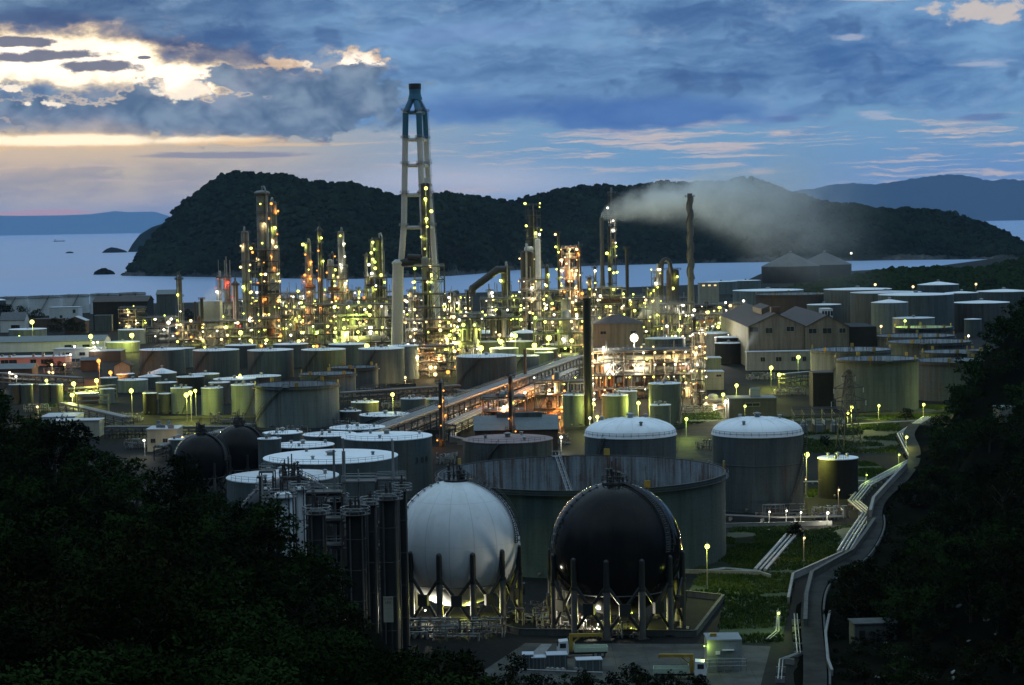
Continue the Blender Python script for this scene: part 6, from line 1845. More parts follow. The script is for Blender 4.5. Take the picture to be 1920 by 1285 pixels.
mb = MB(); mb.boxz(0, 0, 0, 4, 5, 4); mb.obj('wall', M['concrete'], t); mb = MB(); mb.boxz(0, 0, 4, 4.2, 5.4, 4.4); mb.obj('roof', M['bluewhite'], t)

# ------------------------------------------------------------------ long pipe bridge
def pipe_bridge(a, b, label, z=8.0, w=6.0, npipe=9, bents=22, walk=True, z1=None):
    A_, B_ = Vector((a.x, a.y, 0)), Vector((b.x, b.y, 0)); L = (B_ - A_).length; ang = math.atan2(B_.y - A_.y, B_.x - A_.x)
    t = thing('pipe_bridge', label, 'pipe bridge', (A_.x, A_.y, 0), ang); z1 = z1 or z * .68
    lg, pp, pd, wk, rl = MB(), MB(), MB(), MB(), MB()
    for i in range(bents + 1):
        x = L * i / bents
        for s_ in (-1, 1): lg.bar((x, s_ * w / 2, 0), (x, s_ * w / 2, z), .28)
        for zz in (z1 * .5, z1, z): lg.bar((x, -w / 2 - .3, zz), (x, w / 2 + .3, zz), .26)
        if i < bents and i % 2 == 0: lg.bar((x, -w / 2, 0), (x + L / bents, -w / 2, z), .16); lg.bar((x, w / 2, 0), (x + L / bents, w / 2, z), .16)
    for s_ in (-1, 1):
        for zz in (z1, z): lg.bar((0, s_ * w / 2, zz), (L, s_ * w / 2, zz), .24)
    r_ = random.Random(5)
    for i in range(npipe):
        y = -w / 2 + .4 + (w - .8) * i / (npipe - 1)
        (pp if i % 2 else pd).rod((0, y, z + .35), (L, y, z + .35), r_.choice((.16, .22, .3)), n=7)
        if i % 2: (pp if i % 3 else pd).rod((0, y, z1 * .5 + .3), (L, y, z1 * .5 + .3), r_.choice((.12, .18, .24)), n=6)
        (pd if i % 3 else pp).rod((0, y, z1 + .3), (L, y, z1 + .3), r_.choice((.13, .2, .26)), n=7)
    if walk:
        wk.boxz(L / 2, -w / 2 - .9, z + .2, z + .32, L, 1.3); wk.boxz(L / 2, w / 2 - .3, z + .75, z + .85, L, .7)
        for y in (-w / 2 - 1.5, -w / 2 - .3):
            rl.rod((0, y, z + 1.4), (L, y, z + 1.4), .05, n=4); rl.rod((0, y, z + .9), (L, y, z + .9), .04, n=4)
            for i in range(int(L / 3)): rl.rod((i * 3, y, z + .3), (i * 3, y, z + 1.4), .05, n=4, caps=False)
        wk.obj('walkway', M['steel'], t); rl.obj('railing', M['steel'], t)
    lg.obj('trestle', M['dark_steel'], t); pp.obj('pipe_run', M['pipe'], t); pd.obj('old_pipe_run', M['pipe_dark'], t)
    return t
pipe_bridge(G(1088, 664, 9), G(690, 808, 9), 'long pipe bridge on trestles slanting across the middle of the plant', 8.0, 5.2, 9, 44)
pipe_bridge(G(1075, 690, 5), G(840, 795, 5), 'lower dark pipe rack running alongside the long slanting pipe bridge', 4.5, 5.0, 8, 26, False)
pipe_bridge(G(640, 738, 5), G(860, 724, 5), 'low pipe rack crossing behind the yellow lamp right of the brown-roofed tank', 5.0, 4.0, 7, 14, False)
pipe_bridge(G(470, 802, 3), G(300, 845, 3), 'low pipe rack leading down to the black spheres from the brown-roofed tank', 4.0, 4.0, 7, 12, False)
pipe_bridge(G(1466, 708, 4), G(1528, 702, 4), 'short pipe rack left of the tall dark brick building', 5.0, 4.0, 6, 6, False)
pipe_bridge(G(120, 762, 4), G(240, 790, 4), 'pipe rack behind the cream annex at lower left', 5.0, 4.0, 6, 8, False)
pipe_bridge(G(200, 800, 4), G(430, 800, 4), 'pipe rack running below the upright green cylinders', 3.6, 4.0, 7, 16, False)
pipe_bridge(G(0, 705, 5), G(150, 714, 5), 'pipe rack above the ribbed dark silos at the left edge', 6.0, 4.0, 7, 12, False)
pipe_bridge(G(1300, 618, 6), G(1400, 612, 6), 'pipe rack right of the spiral stack', 6.0, 5.0, 7, 8, False)
pipe_bridge(G(860, 735, 4), G(1000, 728, 4), 'pipe rack in front of the large stained tank', 4.0, 4.0, 7, 12, False)
pipe_bridge(G(1180, 640, 6), G(1300, 640, 6), 'pipe rack behind the long lit rack', 6.0, 4.0, 7, 8, False)
pipe_bridge(G(130, 735, 4), G(215, 728, 4), 'pipe rack with a pale top pipe among the small tanks at left', 5.0, 3.0, 5, 6, False)
t = thing('steel_portal', 'dark goalpost-like steel portal at left, in front of the low brown tank', 'portal frame', tuple(G(176, 792, 0)), .1)
mb = MB(); w_ = 56 / F * 740
for s_ in (-.5, .5): mb.boxz(s_ * w_, 0, 0, 9.5, .5, .5)
mb.boxz(0, 0, 9.5, 10.2, w_ + .6, .6); mb.boxz(0, 0, 7.8, 8.2, w_ - .5, .4); mb.obj('portal_frame', M['steel'], t)

# ------------------------------------------------------------------ ground pipelines, walls, fences
def pipeline(pts, label, n=3, r=.28, gap=.9, z=.7, mat_='silver', name='pipeline'):
    P = [Vector(p) for p in pts]; o = P[0]; t = thing(name, label, 'pipeline', (o.x, o.y, 0)); a, s_ = MB(), MB()
    for k in range(n):
        off = (k - (n - 1) / 2) * gap; L = []
        for i, p in enumerate(P):
            q0, q1 = P[max(0, i - 1)], P[min(len(P) - 1, i + 1)]; tg = Vector((q1.x - q0.x, q1.y - q0.y, 0)).normalized()
            L.append(Vector((p.x - o.x - tg.y * off, p.y - o.y + tg.x * off, p.z + z)))
        a.tube(L, r * (1 if k % 2 == 0 else .7), 8)
        for q in L[1:-1]: a.ball(q, r * (1 if k % 2 == 0 else .7), 8, 5)
    for p, q in zip(P, P[1:]):
        m_ = max(1, int((q - p).length / 6)); dr = (q - p).normalized()
        for i in range(m_):
            c = p + (q - p) * ((i + .5) / m_); s_.box((c.x - o.x, c.y - o.y, c.z + z * .35), (.3, n * gap + .4, z * .7), math.atan2(dr.y, dr.x))
    a.obj('pipe_run', M[mat_], t); s_.obj('support', M['concrete'], t)
    return t
pipeline([G(1738, 786, .5), G(1690, 818, .5), G(1715, 866, .5), G(1625, 915, .5), G(1601, 945, .5), G(1628, 968, .5), G(1600, 1010, .5), G(1582, 1040, .5)], 'bundle of pale pipes zigzagging beside the road at right', 4, .26, .8, .8)
pipeline([G(1483, 1008, 0), G(1425, 1074, 0)], 'pair of thick pale pipes slanting across the grass below the domed tank', 3, .34, 1.0, .6)
pipeline([G(1425, 1076, 0), G(1360, 1070, 0), G(1315, 1076, 0)], 'pale pipe lying along the foot of the huge open tank', 2, .25, .7, .4)
pipeline([G(1460, 1152, 0), G(1458, 1190, 0), G(1440, 1205, 0)], 'white pipe dropping down beside the small lamp by the road', 2, .12, .5, .6)
pipeline([G(1492, 1165, 0), G(1498, 1240, 0), G(1465, 1252, 0), G(1462, 1290, 0)], 'white handrail-like pipe frame beside the road near the bottom', 2, .12, .5, 1.3, 'pipe')
pipeline([G(1340, 975, 0), G(1460, 980, 0), G(1580, 978, 0)], 'row of dark pipes below the domed tank by the black tank', 3, .2, .6, 1.2, 'pipe_dark')
pipeline([G(1500, 907, 0), G(1640, 905, 0)], 'thin pale pipe crossing behind the black tank', 2, .2, .5, .5)
pipeline([G(1110, 1186, 0), G(960, 1152, 0), G(900, 1175, 0)], 'pipes along the bund left of the black sphere', 3, .16, .6, .5, 'pipe_dark')
pipeline([G(850, 812, 0), G(850, 832, 0), G(880, 838, 0)], 'white bent pipes left of the red-roofed tank', 3, .22, .7, 2.2)
pipeline([G(1560, 800, .5), G(1760, 790, .5)], 'long pale pipes along the grass in front of the pylon tank', 2, .25, .7, .5)

def wall(pts, label, h=1.2, th=.25, mat_='concrete', name='bund_wall', zf=None):
    P = [Vector(p) for p in pts]; o = P[0]; t = thing(name, label, 'wall', (o.x, o.y, o.z)); mb, cp = MB(), MB()
    for p, q in zip(P, P[1:]):
        c = (p + q) / 2 - o; L = Vector((q.x - p.x, q.y - p.y, 0)).length; a = math.atan2(q.y - p.y, q.x - p.x)
        dx, dy = -math.sin(a) * th / 2, math.cos(a) * th / 2; p0, q0 = p - o, q - o
        vs = [(p0.x - dx, p0.y - dy, p0.z - 1), (q0.x - dx, q0.y - dy, q0.z - 1), (q0.x + dx, q0.y + dy, q0.z - 1), (p0.x + dx, p0.y + dy, p0.z - 1),
              (p0.x - dx, p0.y - dy, p0.z + h), (q0.x - dx, q0.y - dy, q0.z + h), (q0.x + dx, q0.y + dy, q0.z + h), (p0.x + dx, p0.y + dy, p0.z + h)]
        mb.add(vs, [(3, 2, 1, 0), (4, 5, 6, 7), (0, 1, 5, 4), (1, 2, 6, 5), (2, 3, 7, 6), (3, 0, 4, 7)])
        k = 1.4
        vs2 = [(x + (dx if i in (2, 3, 6, 7) else -dx) * (k - 1), y + (dy if i in (2, 3, 6, 7) else -dy) * (k - 1), (z + h * 1.0 if i < 4 else z) ) for i, (x, y, z) in enumerate(vs)]
        top_ = [(v[0], v[1], v[2]) for v in vs2[4:]]
        cp.add([(v[0], v[1], v[2] + .005) for v in top_] + [(v[0], v[1], v[2] + .12) for v in top_], [(3, 2, 1, 0), (4, 5, 6, 7), (0, 1, 5, 4), (1, 2, 6, 5), (2, 3, 7, 6), (3, 0, 4, 7)])
    mb.obj('wall_face', M[mat_], t); cp.obj('coping', M['concrete' if mat_ == 'concrete' else 'dark_concrete'], t)
    return t
wall([G(905, 1175, 0), G(975, 1191, 0), G(1304, 1194, 0), G(1356, 1126, 0), G(1285, 1118, 0)], 'low concrete bund wall around the black sphere', 1.0, .4, 'dark_concrete')
wall([G(1640, 985, 1.5), G(1622, 1012, 1.5), G(1598, 1045, 1.5), G(1560, 1066, 1.5), G(1522, 1088, 1.5), G(1512, 1130, 1.5), G(1510, 1180, 1.5)], 'concrete retaining wall bending along the left side of the road', 1.6, .5, 'dark_concrete')
WL = [Vector((a[0] + (a[0] - b[0]) * .12, a[1] + (a[1] - b[1]) * .12, 1.6)) for a, b in zip(RRr, RL)]
wall(WL[4:40], 'rough dark kerb wall along the hill side of the road', .45, .25, 'dark_concrete')
wall([G(1700, 882, 1.5), G(1660, 925, 1.5), G(1638, 950, 1.5), G(1632, 975, 1.5)], 'pale retaining wall along the upper bend of the road', 2.2, .5)
wall([G(1580, 1042, .3), G(1487, 1084, .3), G(1478, 1130, .3)], 'low pale-topped wall between the grass bank and the road', .9, .35)
wall([G(1282, 1075, 0), G(1425, 1079, 0), G(1445, 1085, 0)], 'low wall at the front edge of the grass below the huge open tank', .7, .3)
wall([G(1345, 990, 0), G(1440, 988, 0), G(1560, 985, 0)], 'dark low wall in front of the domed tank at right', .9, .3, 'concrete')
wall([G(975, 1262, 0), G(1130, 1268, 0)], 'low dark kerb wall at the front of the yard, left of the box cabin', .5, .3)
t = wall([G(1556, 1150, 2), G(1548, 1190, 2), G(1552, 1240, 2), G(1560, 1262, 2)], 'white kerb along the right edge of the road near the bottom', .4, .3, 'concrete')

for i, (px, py, w_, d_, n_, l) in enumerate(((1330, 842, 8, 5, 26, 'pipes and a valve pit between the two domed tanks'), (1560, 972, 9, 4, 40, 'lit pumps and pipes on the pad below the black tank'), (1465, 968, 12, 2.5, 36, 'lit pipe row at the foot of the domed tank at right'),
        (838, 868, 6, 8, 40, 'tangle of pipes left of the red-roofed tank'), (1052, 832, 6, 5, 40, 'lit pumps between the red-roofed tank and the domed one'), (640, 800, 6, 4, 20, 'pipes between the low drum tanks right of the brown-roofed tank'),
        (425, 794, 12, 5, 44, 'pipes and small machines left of the brown-roofed stair tank'), (270, 840, 12, 6, 44, 'white pipe frames below the tan flat-roofed block'), (1020, 790, 10, 6, 40, 'pipes between the metal-roofed shed and the slim round tank'),
        (1300, 775, 14, 6, 60, 'pale pumps and pipes right of the tall green-grey cylinder'), (235, 790, 12, 6, 44, 'machines and pipes behind the cream annex at lower left'), (70, 772, 10, 5, 40, 'lit pipes at the edge of the wood, left of the blue-white office'),
        (755, 765, 16, 6, 40, 'dark pipes among the thin disc-roofed tanks'), (1480, 740, 12, 8, 44, 'pipes and small frames right of the dark control building'), (860, 745, 14, 6, 40, 'pipes between the large stained tank and the long slanting bridge'),
        (1430, 712, 14, 6, 40, 'pipes in front of the concrete workshop'), (560, 815, 8, 4, 20, 'pipes at the foot of the brown-roofed stair tank'), (700, 735, 14, 6, 40, 'pipes in front of the fifth tank of the white-topped row'),
        (110, 700, 14, 6, 44, 'dark pipes and steelwork below the pink building'), (60, 652, 16, 5, 40, 'roof machinery and ducts left of the long ribbed roof'), (140, 690, 14, 6, 40, 'white pipe posts right of the pink building'), (880, 1195, 12, 8, 36, 'dark pipes on the ground between the two big spheres'), (1000, 1165, 6, 8, 30, 'pipes at the left corner of the bund around the black sphere'))):
    p = G(px, py, 0); manifold('pipe_manifold', l, p.x, p.y, w_, d_, n_, 50 + i)
# bund walls among the tanks
for px, l in (([(470, 812), (660, 806), (668, 790)], 'low bund wall at the foot of the brown-roofed stair tank'), ([(300, 786), (478, 783)], 'low bund wall below the upright green cylinders'), ([(250, 714), (470, 722), (640, 726), (780, 724)], 'low bund wall in front of the row of white-topped tanks'),
          ([(860, 732), (985, 726), (1085, 676)], 'low bund wall between the large stained tank and the bridge'), ([(1500, 782), (1740, 778), (1850, 758)], 'low bund wall in front of the two big pylon-side tanks'), ([(1330, 980), (1300, 900), (1330, 870)], 'low bund wall left of the domed tank at right'), ([(1060, 806), (1290, 802)], 'kerb wall in front of the round tanks by the black stack'),
          ([(640, 812), (830, 812)], 'low bund wall behind the tank marked 300'), ([(700, 792), (760, 790), (800, 765)], 'low bund wall around the broad low railed tank')):
    wall([G(a, b, 0) for a, b in px], l, .9, .3, 'dark_concrete')

# ------------------------------------------------------------------ pylon and substation
p = G(1592, 846, 0); t = thing('power_pylon', 'lattice power pylon with six arms, in front of the large floating-roof tank', 'pylon', (p.x, p.y, 0), .25)
Zp = at(1588, 694, p.y).z; mb = MB()
def pw(z): return 2.6 * (1 - z / Zp) ** .9 + .45
lv = [0, 4, 8, 11.5, 14.5, 17, 19.5, 21.5, 23.5, Zp]
lv = [z for z in lv if z < Zp] + [Zp]
for a, b in zip(lv, lv[1:]):
    ca = [(sx * pw(a), sy * pw(a), a) for sx, sy in ((-1, -1), (1, -1), (1, 1), (-1, 1))]; cb = [(sx * pw(b), sy * pw(b), b) for sx, sy in ((-1, -1), (1, -1), (1, 1), (-1, 1))]
    for i in range(4):
        j = (i + 1) % 4; mb.bar(ca[i], cb[i], .2); mb.bar(ca[i], cb[j], .11); mb.bar(ca[j], cb[i], .11); mb.bar(cb[i], cb[j], .12)
mb.obj('lattice_tower', M['dark_steel'], t)
for z, w_ in ((Zp * .92, 2.2), (Zp * .78, 4.8), (Zp * .62, 5.6)):
    for s_ in (-1, 1):
        ar = MB(); ar.bar((s_ * pw(z), 0, z), (s_ * w_, 0, z), .15); ar.bar((s_ * pw(z), 0, z + 1.6), (s_ * w_, 0, z), .13); ar.bar((0, .5, z), (s_ * w_, 0, z), .1)
        o = ar.obj('cross_arm', M['dark_steel'], t)
        ins = MB()
        for k in range(6): ins.lathe([(.08, -.25 * k), (.17, -.25 * k - .05), (.08, -.25 * k - .2)], 8, (s_ * w_, 0, z - .1))
        ins.obj('insulator', M['offwhite'], o)
t = thing('substation', 'electrical substation of steel gantries, insulators and transformers in front of the pylon', 'substation', tuple(G(1535, 812, 0)), -.04)
gx, tr_, ins = MB(), MB(), MB(); r_ = random.Random(3)
for i in range(6):
    x = -8 + i * 3.3
    for y in (-3, 3, 8):
        gx.bar((x, y, 0), (x, y, 6.2 + (y > 0) * 1.5), .22)
    gx.bar((x, -3, 6), (x, 8, 7), .2)
    for y in (-1, 2, 5):
        gx.bar((x, y, 0), (x, y, 2.6), .16)
        for k in range(5): ins.lathe([(.1, 2.7 + .3 * k), (.22, 2.8 + .3 * k), (.1, 2.95 + .3 * k)], 8, (x, y, 0))
for y in (-3, 3, 8): gx.bar((-8, y, 6.2 + (y > 0) * 1.5), (8.5, y, 6.2 + (y > 0) * 1.5), .24)
gx.obj('gantry', M['dark_steel'], t); ins.obj('insulator', M['offwhite'], t)
for x in (-5, 0, 5):
    tr_ = MB(); tr_.boxz(x, -1.5, .3, 3.0, 2.4, 2); 
    for k in range(6): tr_.boxz(x - 1.0 + k * .4, -2.8, .6, 2.7, .12, .6)
    for k in range(3): tr_.lathe([(.16, 3.0), (.2, 3.3), (.12, 4.2)], 8, (x - .7 + k * .7, -1.5, 0))
    tr_.rod((x - .9, -1.2, 3.5), (x + .9, -1.2, 3.5), .35, n=10); tr_.obj('transformer', M['grey_box'], t)

# ------------------------------------------------------------------ yard: crane truck, partly hidden crane, blocks
def crane_truck(name, label, loc, rz, full=True):
    t = thing(name, label, 'truck', loc, rz)
    mb = MB(); mb.boxz(0, 0, .55, .8, 7.6, 1.0); mb.boxz(-.3, 0, .8, .95, 7.9, 1.6); mb.obj('chassis', M['black_steel'], t)
    cb = MB()   # cab at -x end, facing -x
    pr = [(-4.2, .75), (-4.25, 1.6), (-3.95, 2.75), (-2.5, 2.85), (-2.4, .75)]
    vs = [(x, -1.1, z) for x, z in pr] + [(x, 1.1, z) for x, z in pr]; k = len(pr)
    cb.add(vs, [tuple(range(k)), tuple(reversed(range(k, 2 * k)))] + [(i, k + i, k + (i + 1) % k, (i + 1) % k) for i in range(k)])
    cab = cb.obj('cab', M['white'], t)
    w_ = MB(); w_.add([(-4.24, -.95, 1.75), (-4.24, .95, 1.75), (-4.0, .95, 2.6), (-4.0, -.95, 2.6)], [(0, 1, 2, 3)]); w_.obj('windscreen', M['glass'], cab)
    for s_ in (-1, 1):
        w_ = MB(); w_.box((-3.35, s_ * 1.11, 2.1), (1.0, .04, .75)); w_.obj('side_window', M['glass'], cab)
        h_ = MB(); h_.box((-4.25, s_ * .8, 1.15), (.06, .35, .22)); h_.obj('headlight', M['offwhite'], cab)
    bd = MB(); bd.boxz(1.2, 0, .98, 1.1, 5.4, 2.2)
    for s_ in (-1, 1): bd.boxz(1.2, s_ * 1.08, 1.1, 1.75, 5.4, .08)
    bd.boxz(-1.46, 0, 1.1, 2.3, .08, 2.2); bd.boxz(3.86, 0, 1.1, 1.75, .08, 2.2)
    for k in range(6):
        for s_ in (-1, 1): bd.boxz(-1.2 + k * 1.0, s_ * 1.14, 1.0, 1.75, .08, .05)
    bd.obj('flatbed', M['pale_green'], t)
    for x in (-3.3, 1.9, 3.0):
        for s_ in (-1, 1):
            wh = MB(); wh.rod((x, s_ * .78, .5), (x, s_ * 1.1, .5), .5, n=16); ty = wh.obj('wheel', M['black_steel'], t)
            rm = MB(); rm.rod((x, s_ * 1.06, .5), (x, s_ * 1.12, .5), .27, n=12); rm.obj('rim', M['steel'], ty)
    cr = MB(); cr.boxz(-2.0, 0, .9, 3.0, .55, .7); cr.lathe([(.3, 3.0), (.3, 3.4)], 10, (-2.0, 0, 0)); cr.box((.35, 0, 3.55), (5.2, .42, .5)); cr.box((.6, 0, 3.55), (5.0, .3, .34)); cr.box((2.95, 0, 3.4), (.3, .5, .5)); cr.rod((-1.9, 0, 2.2), (-.4, 0, 3.35), .12, n=7)
    cr.obj('crane_boom', M['yellow'], t)
    return t
M['pale_green'] = m_plain('pale_green_paint', (.42, .50, .40), .5, 0, .15)
p = G(1094, 1232, 0); crane_truck('crane_truck', 'white flatbed truck with folded yellow crane, parked in the yard below the spheres', (p.x, p.y, .02), .03)
p = G(1272, 1270, 0); t2 = crane_truck('crane_truck', 'second white crane truck, half hidden by bushes at the front edge of the yard', (p.x, p.y - 1, .02), PI - .1)
for i, (px, py, w_, d_, h_, l) in enumerate(((990, 1252, 1.7, 2.2, 2.2, 'tall grey crate at the left end of the row on the yard'), (1010, 1253, 2.2, 2.0, 1.8, 'grey crate second from the left on the yard'), (1044, 1252, 3.2, 2.6, 2.2, 'wide grey crate right in front of the crane truck cab'), (1104, 1256, 4.0, 2.2, 1.7, 'long low grey crate at the right end of the row on the yard'))):
    p = G(px, py, 0); t = thing('crate', l, 'crate', (p.x, p.y, .015), .02 * i)
    mb = MB(); mb.boxz(0, 0, 0, h_, w_, d_); mb.obj('box_body', M['shell'], t); mb = MB(); mb.boxz(0, 0, h_, h_ + .12, w_ + .15, d_ + .15); mb.obj('lid', M['bluewhite'], t)
    mb = MB()
    for k in range(4): mb.boxz(-w_ * .4 + k * w_ * .27, -d_ / 2 - .04, 0, h_, .1, .06)
    mb.obj('batten', M['steel'], t)
for i, (px, py) in enumerate(((1028, 1260), (1036, 1260), (1046, 1261), (1056, 1261), (1080, 1260), (1088, 1259))):
    p = G(px, py, 0); t = thing('concrete_block', 'small pale concrete block lined up at the front of the yard by the crates', 'block', (p.x, p.y, .015), .3, 'small concrete blocks in the yard')
    mb = MB(); mb.boxz(0, 0, 0, .55, .6, 1.1); mb.boxz(0, 0, .55, .68, .35, .8); mb.obj('block_body', M['concrete'], t)
p = G(1030, 1218, 0); flat('slab', [(985, 1236), (1015, 1208), (1035, 1208), (1010, 1240)], M['concrete'], .03)

